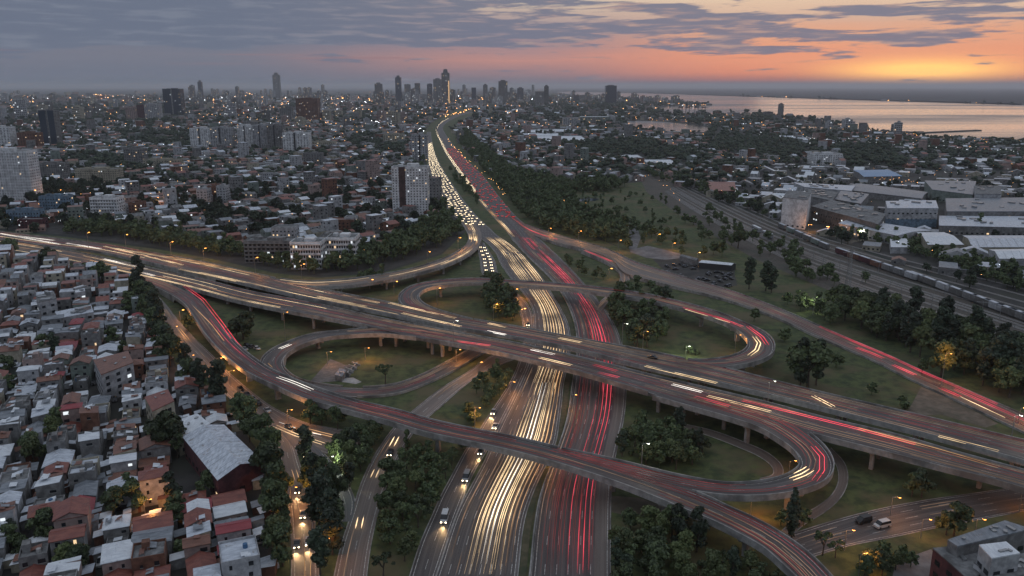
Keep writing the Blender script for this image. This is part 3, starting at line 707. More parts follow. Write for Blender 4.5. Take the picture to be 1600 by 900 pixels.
build_ground('G1', 'road', 'narrow service track inside the elevated loop', 'asphalt_brown', [], True)
build_ground('G2', 'road', 'narrow service track round the outside of the elevated loop', 'asphalt_brown', [], True)
# wide brown hard shoulder on the right of the red carriageway, green median, kerbed edge of the frontage road
r = RIB['E']; a = r.s_at_v(505); m = r.s <= a
A = r.L[m] + (r.R[m] - r.L[m]) * .80; B = r.R[m] - r.lat[m] * .3
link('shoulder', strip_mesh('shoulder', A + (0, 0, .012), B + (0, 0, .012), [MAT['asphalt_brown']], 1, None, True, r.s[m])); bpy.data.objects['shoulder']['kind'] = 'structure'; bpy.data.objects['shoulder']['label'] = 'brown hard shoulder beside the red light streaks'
r2 = RIB['W']
def fsamp(R, frac, s0, s1, n): return R.at(frac, np.linspace(s0, s1, n))
s_w1, s_e1 = RIB['W'].s_at_v(372), RIB['E'].s_at_v(372)
vs = np.concatenate([np.linspace(1000, 500, 60), np.linspace(492, 376, 50)])
A = np.array([r2.at(1.0, r2.s_at_v(v)) for v in vs]); B = np.array([RIB['E'].at(0.0, RIB['E'].s_at_v(v)) for v in vs])
A2 = A + (B - A) * .12; B2 = A + (B - A) * .60; A2[:, 2] = .14; B2[:, 2] = .14
tag(link('grass_verge', strip_mesh('grass_verge', A2, B2, [MAT['grass_dry']], 1)), 'thin dry grass strip of the highway median', kind='structure')
mb = MB(); C = A + (B - A) * .80; C[:, 2] = 0; d = (B - A); d /= np.linalg.norm(d, axis=1)[:, None]; wall_run(mb, C, d, .45, -.1, .85)
t = tag(link('barrier', mb.mesh('barrier', [MAT['concrete']])), 'low concrete barrier along the highway median', 'barrier')
# ------------------------------------------------------------------ streaks of light left by the traffic: thin glowing bars at lamp height
def bar_mesh(A, w, h, z):
    """closed bar along points A (n,3)"""
    n = len(A); d = np.gradient(A[:, :2], axis=0) if n > 2 else np.tile(A[-1, :2] - A[0, :2], (n, 1)); d /= np.linalg.norm(d, axis=1)[:, None] + 1e-9
    tp_ = np.clip(np.minimum(np.arange(n), np.arange(n)[::-1]) / max(1.0, n * .22), .12, 1.0)
    nn = np.stack([-d[:, 1], d[:, 0]], 1) * w / 2 * tp_[:, None]
    V = []
    for sx, sz in ((-1, 0), (1, 0), (1, h), (-1, h)):
        V.append(np.column_stack([A[:, :2] + nn * sx, A[:, 2] + z + sz]))
    return np.concatenate(V), n
def bars(name, curves, mat, w, h=.10, z=.6):
    Vs, Qs, o = [], [], 0
    for A in curves:
        V, n = bar_mesh(A, w, h, z); q = []
        for c in range(4):
            c2 = (c + 1) % 4
            for i in range(n - 1): q.append((o + c * n + i, o + c2 * n + i, o + c2 * n + i + 1, o + c * n + i + 1))
        q.append((o, o + n, o + 2 * n, o + 3 * n)); q.append((o + n - 1, o + 4 * n - 1, o + 3 * n - 1, o + 2 * n - 1))
        Vs.append(V); Qs += q; o += 4 * n
    me = raw_mesh(name, np.concatenate(Vs), np.array(Qs), [mat]); return link(name, me)
COLW = {'trail_white': 'warm white', 'trail_cold': 'cold white', 'trail_dim': 'faint amber', 'trail_amber': 'amber', 'trail_red': 'bright red', 'trail_red_dim': 'faint red'}
TR = []
def trail(rk, lane, s0, s1, mk, label, group, w=.2, gap=.72, pair=True):
    r = RIB[rk]; s0, s1 = max(1, s0), min(r.s[-1] - 1, s1)
    if s1 - s0 < 3: return
    n = max(3, int((s1 - s0) / 5)); ss = np.linspace(s0, s1, n)
    C = r.at(lane, ss); i = np.interp(ss, r.s, np.arange(len(r.s))).astype(int); lat = r.lat[i]
    cs = [C + lat * gap, C - lat * gap] if pair else [C]
    z = .62 if 'red' not in mk else .8
    TR.append((cs, mk, w, z, label))
LN = ['first', 'second', 'third', 'fourth', 'fifth', 'sixth', 'seventh', 'eighth', 'ninth', 'tenth', 'eleventh', 'twelfth']
def stream(rk, lanes, v0, v1, where, mats, ln, gp, w=.2, jit=.012, pair=.8, order='from the bottom edge'):
    r = RIB[rk]; a, b = sorted((r.s_at_v(v0), r.s_at_v(v1)))
    rev = r.s_at_v(v0) > r.s_at_v(v1)
    for li, f in enumerate(lanes):
        s = a + random.uniform(-20, 10); k = 0; cnt = 0
        items = []
        while s < b:
            L = random.uniform(*ln); items.append((s, min(b, s + L))); s += L + random.uniform(*gp)
        for (p, q) in items:
            mk = random.choices([m for m, _ in mats], [x for _, x in mats])[0]
            cnt += 1
            trail(rk, f + random.uniform(-jit, jit), max(a, p), q, mk, '%s light streak in lane %s %s' % (COLW[mk], LN[li], where), 'light streaks on the roads', w * random.uniform(.8, 1.25), pair=random.random() < pair)
# the white carriageway
stream('W', [.38, .43, .50, .56, .62, .68, .75, .82], 905, 600, 'of white highway', [('trail_white', 7), ('trail_cold', 1), ('trail_amber', 1), ('trail_dim', 2)], (100, 300), (8, 35), .13, .008, .6)
stream('W', [.28, .36, .44, .52, .60, .68, .76, .84], 600, 455, 'of white highway bend', [('trail_white', 8), ('trail_amber', 2), ('trail_dim', 1)], (100, 300), (5, 25), .15, .006, .6)
stream('W', [.30, .42, .54, .68, .80, .90], 440, 372, 'of white highway beyond the loop', [('trail_white', 9), ('trail_dim', 1)], (70, 190), (4, 14), .17, .004)
stream('W', [.12, .24], 905, 560, 'of outer white lanes', [('trail_dim', 1)], (20, 60), (20, 70), .2, pair=.3)
stream('W', [.33, .47, .58, .71, .80, .88], 905, 372, 'of white highway, faint layer', [('trail_amber', 2), ('trail_dim', 3)], (150, 400), (4, 20), .11, .006, .5)
# the red carriageway
stream('E', [.08, .14, .21, .30, .38, .46, .54, .62, .68, .76], 905, 480, 'of red highway', [('trail_red', 5), ('trail_red_dim', 9), ('trail_dim', 2)], (50, 220), (12, 60), .12, .009, .55)
stream('E', [.14, .28, .42, .56, .70], 905, 560, 'of red highway between lanes', [('trail_red_dim', 8), ('trail_red', 2)], (25, 90), (24, 90), .10)
stream('E', [.40, .52, .60], 560, 372, 'of red highway bend', [('trail_red', 9), ('trail_red_dim', 2)], (50, 130), (4, 20), .16)
stream('E', [.15, .28, .72, .84], 540, 360, 'of red highway bend', [('trail_red_dim', 5), ('trail_dim', 3)], (40, 120), (10, 40), .16)
stream('E', [.04, .09], 372, 285, 'of red highway along the median', [('trail_amber', 3), ('trail_white', 2)], (40, 120), (5, 20), .22, .004)
# decks: faint streaks nearly everywhere
for k, ls, nm in (('N', [.12, .22, .32, .5, .6, .7, .88], 'far viaduct deck'), ('S', [.12, .22, .32, .5, .6, .7, .88], 'near viaduct deck')):
    r = RIB[k]
    for li, f in enumerate(ls):
        s = random.uniform(0, 25); c = 0
        while s < r.s[-1] - 30:
            L = random.uniform(40, 130); mk = random.choice(['trail_dim', 'trail_red_dim', 'trail_dim', 'trail_red_dim', 'trail_dim'])
            if PJ(r.at(f, s))[0] < 330 and random.random() < .4: mk = random.choice(['trail_amber', 'trail_white'])
            if random.random() < .5: L *= 2.5
            c += 1
            trail(k, f + random.uniform(-.05, .05), s, s + L, mk, '%s light streak, %s lane of the %s' % (COLW[mk], LN[li], nm), 'light streaks on the roads', .09, pair=random.random() < .35)
            s += L + random.uniform(6, 40)
def simple(k, ls, v0, v1, where, mats, ln, gp, w=.18, by='s', pair=.5):
    r = RIB[k]; a, b = (v0, v1) if by == 's' else sorted((r.s_at_v(v0), r.s_at_v(v1)))
    a, b = max(a, 0), min(b, r.s[-1])
    for li, f in enumerate(ls):
        s = a + random.uniform(0, 10); c = 0
        while s < b:
            L = random.uniform(*ln); mk = random.choices([m for m, _ in mats], [x for _, x in mats])[0]; c += 1
            trail(k, f, s, min(b, s + L), mk, '%s light streak, %s lane of the %s' % (COLW[mk], LN[li], where), 'light streaks on the roads', w, pair=random.random() < pair)
            s += L + random.uniform(*gp)
simple('P', [.22, .32, .42, .62, .72, .8], 0, 9999, 'long flyover', [('trail_red_dim', 4), ('trail_dim', 5), ('trail_red', .25)], (50, 150), (8, 50), .09)
simple('LF', [.25, .35, .5, .6, .72], 0, 9999, 'near elevated loop', [('trail_red_dim', 5), ('trail_dim', 2), ('trail_red', .5)], (50, 140), (8, 40), .09)
simple('LG', [.25, .4, .6, .75], 0, 9999, 'far loop flyover', [('trail_red_dim', 3), ('trail_dim', 3), ('trail_red', .6)], (50, 140), (8, 40), .10)
simple('LC', [.35, .65], 0, 9999, 'loop round the lawn', [('trail_red_dim', 3), ('trail_dim', 3)], (20, 50), (15, 50), .15)
simple('H', [.3, .55, .75], 0, 9999, 'ramp below the apartments', [('trail_dim', 3), ('trail_amber', 2), ('trail_white', 1)], (25, 70), (6, 25), .22)
simple('I', [.15, .28, .4, .55, .68, .82], 0, 9999, 'long right ramp', [('trail_red_dim', 4), ('trail_dim', 5), ('trail_red', .8), ('trail_amber', .6)], (60, 160), (8, 40), .12)
simple('J', [.5], 0, 9999, 'small slip loop', [('trail_dim', 1), ('trail_red_dim', 1)], (25, 60), (6, 20), .2)
simple('KA', [.3, .6], 0, 9999, 'avenue', [('trail_dim', 5), ('trail_amber', 1)], (10, 30), (15, 40), .18)
simple('KC', [.3, .6], 0, 9999, 'lower avenue', [('trail_dim', 5), ('trail_amber', 1)], (8, 20), (20, 40), .16)
simple('Q', [.3], 0, 9999, 'slip road', [('trail_dim', 5)], (15, 40), (20, 50), .16)
simple('LR', [.3, .6], 0, 9999, 'local road', [('trail_dim', 5), ('trail_red_dim', 1)], (10, 30), (20, 50), .14)
def ptrail(pts, z, mk, label, gap=.7, w=.22, pair=True):
    W_ = np.array([P(u, v, z) for u, v in pts])
    n = 8; tt = np.linspace(0, len(pts) - 1, n * (len(pts) - 1)); A = np.stack([np.interp(tt, range(len(pts)), W_[:, k]) for k in range(3)], 1)
    d = np.gradient(A[:, :2], axis=0); d /= np.linalg.norm(d, axis=1)[:, None]; nn = np.column_stack([-d[:, 1], d[:, 0], 0 * d[:, 0]])
    cs = [A + nn * gap, A - nn * gap] if pair else [A]
    TR.append((cs, mk, w, .62, label))
for q in [
    ([(830, 548), (866, 556)], 'trail_cold', 'short white double streak on the near deck above the white highway'),
    ([(843, 561), (893, 573)], 'trail_white', 'warm double streak on the near deck edge above the white highway'),
    ([(763, 507), (791, 513)], 'trail_white', 'upper of two short white streaks on the far deck'),
    ([(760, 519), (790, 525)], 'trail_cold', 'lower of two short white streaks on the far deck'),
    ([(628, 491), (720, 512)], 'trail_white', 'long white streak on the far deck beside the oval loop merge'),
    ([(873, 530), (908, 537)], 'trail_white', 'warm double streak on the far deck above the red highway'),
    ([(497, 465), (572, 481)], 'trail_white', 'long warm streak on the far deck left of the oval loop'),
    ([(535, 463), (592, 475)], 'trail_white', 'white streak on the upper lane of the far deck near the ramp merge'),
    ([(608, 475), (712, 499)], 'trail_white', 'long streak where the oval loop joins the far deck'),
    ([(280, 422), (335, 433), (392, 446)], 'trail_white', 'long white streak on the far deck left of the lawn'),
    ([(298, 411), (345, 419)], 'trail_amber', 'amber streak on the upper edge of the far deck'),
    ([(1008, 574), (1070, 589), (1120, 601)], 'trail_white', 'long thin white streak on the far deck right of the red highway'),
    ([(1050, 603), (1097, 615)], 'trail_cold', 'bright double streak on the near deck left of the oval loop'),
    ([(1105, 621), (1150, 632), (1204, 646)], 'trail_white', 'long warm streak on the near deck at the loop split'),
    ([(1160, 628), (1250, 650), (1330, 670), (1430, 697)], 'trail_red', 'long red streak on the near deck right of the loop'),
    ([(1340, 672), (1460, 704), (1560, 733)], 'trail_amber', 'long amber streak at the right end of the near deck'),
    ([(1466, 684), (1560, 708)], 'trail_white', 'white streak at the right end of the far deck'),
    ([(1270, 621), (1302, 638)], 'trail_white', 'bright bent streak at the lamp post on the far deck'),
    ([(927, 572), (964, 582)], 'trail_red', 'upper short red double streak on the near deck'),
    ([(935, 584), (967, 592)], 'trail_red', 'lower short red double streak on the near deck'),
    ([(1085, 622), (1140, 637)], 'trail_red', 'red streak before the loop splits off'),
    ([(712, 535), (766, 542)], 'trail_red', 'red double streak on the near deck over the slip road'),
    ([(960, 562), (1008, 571)], 'trail_red_dim', 'faint red double streak on the far deck'),
    ([(163, 386), (240, 404), (300, 419)], 'trail_white', 'long white streak on the near side of the far road, upper left'),
    ([(104, 381), (158, 390)], 'trail_cold', 'thick cold white streak on the upper left road'),
    ([(0, 366), (45, 374), (94, 383)], 'trail_cold', 'bright white streak entering at the left edge'),
    ([(30, 370), (85, 377)], 'trail_cold', 'upper white streak near the left edge'),
    ([(162, 406), (230, 422)], 'trail_cold', 'white streak left of the flyover split'),
    ([(222, 427), (294, 447)], 'trail_cold', 'white streak just past the flyover split'),
    ([(20, 380), (66, 387)], 'trail_amber', 'amber streak on the lower left road'),
]:
    ptrail(q[0], 8.03 if q[0][0][0] > 480 else (4.0 if q[0][0][0] > 270 else 1.5), q[1], q[2], w=.15)
ptrail([(434, 591), (460, 600), (488, 612)], 8.05, 'trail_cold', 'bright white double streak on the flyover bend', w=.15)
ptrail([(288, 448), (318, 470), (345, 505), (368, 537), (392, 561)], 6.0, 'trail_red', 'long red streak on the first bend of the flyover', w=.22)
ptrail([(300, 478), (330, 508), (358, 545)], 6.0, 'trail_amber', 'amber streak on the outer lane of the flyover bend', w=.22, pair=False)
ptrail([(437, 547), (454, 540)], 5.0, 'trail_cold', 'short white double streak at the top of the lawn loop', w=.15)
ptrail([(416, 570), (424, 577)], 3.0, 'trail_amber', 'short amber streak where the lawn loop dips under the flyover', w=.15)
ptrail([(1236, 752), (1255, 745), (1268, 737)], 8.05, 'trail_white', 'curved white double streak on the near elevated loop', w=.28)
ptrail([(1240, 743), (1254, 736), (1260, 732)], 8.05, 'trail_white', 'inner curved white streak on the near elevated loop', w=.22, pair=False)
ptrail([(1270, 700), (1284, 716), (1284, 738), (1272, 754)], 8.05, 'trail_red', 'red streak curving round the near elevated loop', w=.15)
ptrail([(1170, 558), (1182, 549), (1186, 538), (1178, 528)], 8.05, 'trail_white', 'white double streak on the bend of the far loop', w=.35)
ptrail([(1168, 512), (1190, 528), (1199, 541)], 8.05, 'trail_red', 'red streak on the bend of the far loop', w=.28)
ptrail([(1066, 483), (1120, 497), (1160, 512)], 8.05, 'trail_red', 'long red streak on the upper side of the far loop', w=.28)
ptrail([(1070, 485), (1140, 506)], 8.05, 'trail_white', 'thin white streak along the inner side of the far loop', w=.24, pair=False)
ptrail([(912, 392), (935, 401), (956, 410)], 2.3, 'trail_red', 'bright red streak on the right ramp before it splits', w=.35)
ptrail([(1338, 545), (1362, 554), (1380, 562)], .5, 'trail_red', 'upper red streak on the lower right ramp', w=.24)
ptrail([(1395, 572), (1430, 588)], .5, 'trail_red', 'middle red streak on the lower right ramp', w=.24)
ptrail([(1468, 608), (1500, 622)], .5, 'trail_red', 'lower red streak on the lower right ramp', w=.24)
ptrail([(1500, 622), (1570, 655)], .5, 'trail_white', 'thin white streak at the right end of the ramp', w=.18, pair=False)
ptrail([(430, 668), (462, 682), (505, 696)], .1, 'trail_white', 'white double streak where the avenue bends right', w=.15)
ptrail([(436, 662), (475, 676), (502, 682)], .1, 'trail_cold', 'upper white streak where the avenue bends right', w=.16, pair=False)
ptrail([(620, 685), (612, 700)], .1, 'trail_white', 'first short headlight streak on the slip road below the flyover', w=.3, gap=.8)
ptrail([(589, 736), (583, 749)], .1, 'trail_white', 'third short headlight streak on the slip road', w=.3, gap=.8)
ptrail([(564, 811), (560, 829)], .1, 'trail_white', 'lowest short headlight streak on the slip road', w=.28, gap=.8)
ptrail([(608, 716), (604, 726)], .1, 'trail_white', 'headlight streak in front of the black car', w=.28, gap=.8)
for i_, (a_, b_) in enumerate([((734, 366), (737, 383)), ((740, 362), (743, 380)), ((737, 372), (732, 388)), ((744, 366), (743, 385))]):
    ptrail([a_, b_], 1.5, 'trail_white', '%s white streak where the queue turns onto the ramp' % LN[i_], w=.4)

def tsize(q):
    A = q[0][0]; u, v = PJA(A[:, 0], A[:, 1], A[:, 2]); L = np.hypot(u[-1] - u[0], v[-1] - v[0])
    vis = ((u > -5) & (u < 1605) & (v < 905)).mean()
    return L * vis * (2.5 if q[1] in ('trail_white', 'trail_cold', 'trail_red') else 1.0)
TR = [q for q in TR if tsize(q) > 1.5]; TR.sort(key=tsize, reverse=True)
for cs, mk, w, z, label in TR[:285]:
    o = tag(bars('light_streak', cs, MAT[mk], w, .10, z), None, 'light streak', 'light streaks on the roads'); A = cs[0]
    AUTO.append((o, label, PJ(A[len(A) // 2])))
Vs, Qs, Ms, o_ = [], [], [], 0; mk_ = sorted({q[1] for q in TR})
for cs, mk, w, z, label in TR[285:]:
    for A in cs:
        V, n = bar_mesh(A, w, .1, z); Vs.append(V)
        for c in range(4):
            c2 = (c + 1) % 4
            for i in range(n - 1): Qs.append((o_ + c * n + i, o_ + c2 * n + i, o_ + c2 * n + i + 1, o_ + c * n + i + 1)); Ms.append(mk_.index(mk))
        o_ += 4 * n
if Vs: tag(link('faint_light_streaks', raw_mesh('faint_light_streaks', np.concatenate(Vs), np.array(Qs), [MAT[m] for m in mk_], Ms)), 'the many faint short streaks of light along all the roads', kind='stuff')
# ------------------------------------------------------------------ vehicles
def car_parts(kind, paint):
    """returns [(name, mesh, [sub])] in local coordinates, nose towards -Y"""
    dims = dict(car=(4.3, 1.75, 1.45), hatch=(3.8, 1.68, 1.5), van=(5.2, 1.95, 2.2), minivan=(4.8, 1.9, 1.9), bus=(11.5, 2.5, 3.1))[kind]
    L, w, h = dims; base = .28; out = []
    def prof(pts, ww, mat, name, top_in=.0):
        mb = MB(); n = len(pts); o = 0
        for s in (-1, 1):
            for (y, z, k) in pts: mb.v.append((s * ww / 2 * k, y, z))
        for i in range(n): j = (i + 1) % n; mb.f.append((i, j, n + j, n + i)); mb.m.append(0)
        mb.f.append(tuple(range(n))[::-1]); mb.m.append(0); mb.f.append(tuple(range(n, 2 * n))); mb.m.append(0)
        return (name, mb.mesh(name, [mat]))
    if kind in ('car', 'hatch'):
        b = [(-L / 2, base, 1), (L / 2, base, 1), (L / 2, .85, .98), (L * .30, .92, .97), (-L * .2, .92, .97), (-L / 2 + .08, .72, .94)]
        g = [(-L * .24, .92, .94), (L * (.40 if kind == 'hatch' else .30), .92, .94), (L * (.34 if kind == 'hatch' else .16), h, .80), (-L * .06, h, .80)]
        roof = (-L * .03, L * (.30 if kind == 'hatch' else .14))
    elif kind in ('van', 'minivan'):
        b = [(-L / 2, base, 1), (L / 2, base, 1), (L / 2, 1.15, .98), (-L * .34, 1.15, .98), (-L / 2 + .05, .85, .94)]
        g = [(-L * .36, 1.15, .96), (L * .485, 1.15, .96), (L * .46, h, .86), (-L * .20, h, .86)]; roof = (-L * .18, L * .45)
    else:
        b = [(-L / 2, base, 1), (L / 2, base, 1), (L / 2, 1.3, 1), (-L / 2, 1.3, 1)]
        g = [(-L / 2 + .02, 1.3, .98), (L / 2 - .05, 1.3, .98), (L / 2 - .1, h - .15, .95), (-L / 2 + .15, h - .15, .95)]; roof = (-L / 2 + .1, L / 2 - .1)
    out.append(prof(b, w, paint, 'body')); out.append(prof(g, w, MAT['glass'], 'cabin_glass'))
    mb = MB(); rz = h if kind != 'bus' else h - .15; mb.box(0, sum(roof) / 2, rz, w * (.80 if kind in ('car', 'hatch') else .88), roof[1] - roof[0], .07); out.append(('roof_panel', mb.mesh('roof_panel', [paint])))
    wy = L * .31; rr = .33 if kind != 'bus' else .48
    whm = MB(); whm.tube((-.1, 0, 0), (.12, 0, 0), rr, rr, 10, 0); whm = whm.mesh('wheel', [MAT['tyre']])
    for sx in (-1, 1):
        for sy in (-1, 1): out.append(('wheel', whm, (sx * (w / 2 - .1), sy * wy, rr)))
    for sx in (-1, 1):
        mb = MB(); mb.box(sx * (w / 2 - .3), -L / 2 - .02, .52, .34, .10, .20); out.append(('headlight', mb.mesh('headlight', [MAT['headlight_near']])))
        mb = MB(); mb.box(sx * (w / 2 - .22), L / 2 + .02, .62, .30, .08, .16); out.append(('tail_light', mb.mesh('tail_light', [MAT['taillight']])))
    return out
def near_car(u, v, heading_px, kind, colour, label, z=.09, cat='car', lights=True, group=None, name=None):
    p = P(u, v, z); q = P(heading_px[0], heading_px[1], z); a = math.atan2(q[1] - p[1], q[0] - p[0]) + math.pi / 2
    t = thing(name or ('car' if kind in ('car', 'hatch') else kind), label, cat, p, a, group)
    for it in car_parts(kind, MAT['car_' + colour]):
        if not lights and it[0] in ('headlight', 'tail_light'):
            me = it[1]; me.materials[0] = MAT['metal']; link(it[0], me, t)
        else: link(it[0], it[1], t, it[2] if len(it) > 2 else (0, 0, 0))
    if lights:
        ld = bpy.data.lights.new('headlight_beam', 'SPOT'); ld.energy = 1600; ld.color = (1, .62, .28); ld.spot_size = math.radians(70); ld.shadow_soft_size = .2; ld.spot_blend = .8
        lo = bpy.data.objects.new('headlight_beam', ld); COL.objects.link(lo); lo.parent = t; lo.location = (0, -3.0, .9); lo.rotation_euler = (math.radians(-74), 0, 0)
    return t
near_car(695, 812, (688, 835), 'van', 'white', 'white van with lit headlights, lowest on the frontage road', cat='van')
near_car(729, 748, (721, 765), 'van', 'silver', 'silver van on the frontage road above the lowest white van', cat='van')
near_car(751, 708, (744, 725), 'hatch', 'grey', 'small car just emerging below the flyover on the frontage road')
near_car(774, 668, (766, 682), 'car', 'white', 'white car just above the flyover on the frontage road')
near_car(771, 646, (766, 655), 'hatch', 'silver', 'silver car behind the white one on the frontage road')
near_car(825, 508, (824, 520), 'car', 'black', 'car with glaring headlights where the frontage road meets the viaduct')
near_car(610, 710, (604, 722), 'hatch', 'black', 'black car with headlights on the slip road')
near_car(464, 852, (463, 866), 'car', 'grey', 'left one of two cars side by side on the lower avenue')
near_car(482, 849, (481, 862), 'hatch', 'white', 'right one of two cars side by side on the lower avenue')
near_car(474, 806, (472, 818), 'car', 'silver', 'single car on the lower avenue above the pair of cars')
near_car(466, 768, (463, 778), 'hatch', 'black', 'dark car between the trees on the lower avenue')
near_car(474, 712, (482, 722), 'car', 'white', 'white car on the bend of the side road')
near_car(508, 735, (518, 748), 'car', 'red', 'red car under the greenish lamp on the side road')
near_car(1378, 823, (1366, 826), 'minivan', 'white', 'white minivan on the local road at lower right', cat='minivan', lights=False)
near_car(1349, 816, (1338, 819), 'minivan', 'black', 'dark van ahead of the white minivan', cat='minivan', lights=False)
near_car(966, 449, (960, 455), 'car', 'silver', 'car with headlights coming round the tight slip loop')
near_car(1020, 560, (1010, 558), 'car', 'black', 'dark car on the far viaduct deck right of the red highway', z=8, lights=False)
for i, (u, v) in enumerate([(386, 541), (394, 543), (402, 546), (383, 547)]):
    near_car(u, v, (u + 10, v + random.choice((4, -4))), 'hatch', ['black', 'grey', 'white', 'silver'][i], ['black', 'grey', 'white', 'silver'][i] + ' car parked on the lawn below the round tree', z=.03, lights=False)
for i, (u, v, c) in enumerate([(404, 632, 'black'), (386, 618, 'grey'), (395, 625, 'silver'), (418, 643, 'white'), (376, 609, 'black'), (560 * 0 + 452, 668, 'grey'), (466, 676, 'black')]):
    near_car(u, v, (u + 9, v + 7), 'car' if i % 2 else 'hatch', c, '%s car parked along the avenue kerb, %s from the top' % (c, LN[i]), z=.07, lights=False, group='cars parked along the avenue')
# simple far cars: one mesh each
def far_car_mesh(kind, paint, sc=1.0):
    mb = MB(); L, w = 4.3 * sc, 1.8 * sc
    mb.box(0, 0, .3, w, L, .6, 0); mb.box(0, .2, .9, w * .9, L * .55, .55, 1, 0, False, .8)
    for sx in (-1, 1):
        mb.box(sx * w * .32, (-L / 2 if kind == 'head' else L / 2), .5, .5, .3, .42, 2)
    return mb.mesh('far_car', [paint, MAT['glass'], MAT['headlight' if kind == 'head' else 'taillight']])
fc = {(k, c): far_car_mesh(k, MAT['car_' + c]) for k in ('head', 'tail') for c in ('white', 'black', 'silver', 'grey')}
cars = []
rW, rE = RIB['W'], RIB['E']
a, b = sorted((rW.s_at_v(352), rW.s_at_v(224)))
for f in (.14, .32, .50, .68, .86):
    s = a + random.uniform(0, 8)
    while s < b: cars.append((rW, f + random.uniform(-.04, .04), s, 'head')); s += random.uniform(9, 24)
a, b = sorted((rE.s_at_v(340), rE.s_at_v(232)))
for f in (.22, .36, .50, .64, .78, .90):
    s = a + random.uniform(0, 12)
    while s < b: cars.append((rE, f + random.uniform(-.04, .04), s, 'tail')); s += random.uniform(13, 44)
a, b = sorted((rE.s_at_v(300), rE.s_at_v(186)))
for f in (.06, .15):
    s = a
    while s < b: cars.append((rE, f, s, 'head')); s += random.uniform(8, 15)
rF = RIB['FR']; a, b = sorted((rF.s_at_v(440), rF.s_at_v(386)))
for f in (.3, .7):
    s = a
    while s < b: cars.append((rF, f, s, 'head')); s += random.uniform(8, 16)
lst = []
for r_, f, s, k in cars:
    p = r_.at(f, s); q = r_.at(f, s + 4); d = q - p
    # nose towards the camera for headlights, away for tail lights
    ang = math.atan2(d[1], d[0]) + math.pi / 2
    if (d[1] > 0) == (k == 'head'): ang += math.pi
    if k == 'tail': ang = math.atan2(-abs(d[1]) * (1), -d[0] if d[1] > 0 else d[0]) + math.pi / 2 + math.pi
    lst.append((p[1], p, ang, k))
lst.sort(key=lambda q: q[0])
V_, Q_, MI_ = [], [], []; o_ = 0
fmats = [MAT['car_silver'], MAT['glass'], MAT['headlight'], MAT['car_grey'], MAT['taillight']]
for i, (yy, p, ang, k) in enumerate(lst):
    c = random.choice(('white', 'black', 'silver', 'grey'))
    if k == 'tail': ang += math.pi; ang = ang
    if i < 296:
        o = link('car', fc[(k, c)], None, p, ang if k == 'head' else ang + math.pi)
        if k == 'head': tag(o, 'car with glaring headlights in the dense queue left of the median', 'car', 'cars queueing with headlights on')
        else: tag(o, 'car showing red tail lights in the dense queue driving away', 'car', 'cars queueing with red tail lights')
        if p[1] and k == 'head' and PJ(p)[0] > 680 and r_ is rE: pass
    else:
        me = fc[(k, c)]; n = len(me.vertices); co_ = np.empty(n * 3); me.vertices.foreach_get('co', co_); co_ = co_.reshape(-1, 3)
        g = 1.0 + max(0, (p[1] - 1500) / 3000)
        an = ang if k == 'head' else ang + math.pi; cc, ss = math.cos(an), math.sin(an)
        V_.append(np.column_stack([co_[:, 0] * cc - co_[:, 1] * ss, co_[:, 0] * ss + co_[:, 1] * cc, co_[:, 2]]) * g + p)
        for pl in me.polygons: Q_.append([v + o_ for v in pl.vertices]); MI_.append({0: 0, 1: 1, 2: 2 if k == 'head' else 4}[pl.material_index])
        o_ += n
if Q_: tag(link('distant_cars', raw_mesh('distant_cars', np.concatenate(V_), np.array(Q_), fmats, MI_)), 'far end of the car queues, only specks of white and red light', kind='stuff')

# ------------------------------------------------------------------ street lamps
lampmesh = {}
def lamp(uh, vh, ub, vb, colour, label, power=1.0, arm=True, zb=0.0, hmax=14):
    p = P(ub, vb, zb); H = max(6, min(hmax, height_at(p[0], p[1], vh) - zb)) if vh < vb - 3 else 5.0
    t = thing('street_lamp', label, 'street lamp', p, random.uniform(-.5, .5), 'street lamps')
    key = round(H, 1)
    if key not in lampmesh:
        mb = MB(); mb.tube((0, 0, 0), (0, 0, H), .14, .08, 6); a = mb.mesh('pole', [MAT['metal']])
        mb = MB(); mb.tube((0, 0, H - .05), (1.6, 0, H + .25), .06, .05, 5); b = mb.mesh('arm', [MAT['metal']])
        lampmesh[key] = (a, b)
    a, b = lampmesh[key]; link('pole', a, t); link('arm', b, t)
    mb = MB(); mb.box(1.9, 0, H + .18, .8, .32, .14); hd = part('lamp_head', mb, MAT['metal_dark'], t)
    g = 1 if p[1] < 400 else 1.6
    mb = MB(); mb.box(1.9, 0, H + .02, .55 * g, .4 * g, .16 * g); link('bulb', mb.mesh('bulb', [MAT['lamp_orange' if colour == 'o' else 'lamp_white']]), hd)
    ld = bpy.data.lights.new('lamp_light', 'POINT'); ld.energy = 1900 * power * (1 + max(0, p[1] - 300) / 400); ld.shadow_soft_size = .25
    ld.color = (1, .38, .09) if colour == 'o' else ((.92, 1, .68) if colour == 'g' else (1, .9, .7))
    lo = bpy.data.objects.new('lamp_light', ld); COL.objects.link(lo); lo.parent = t; lo.location = (1.9, 0, H - .35)
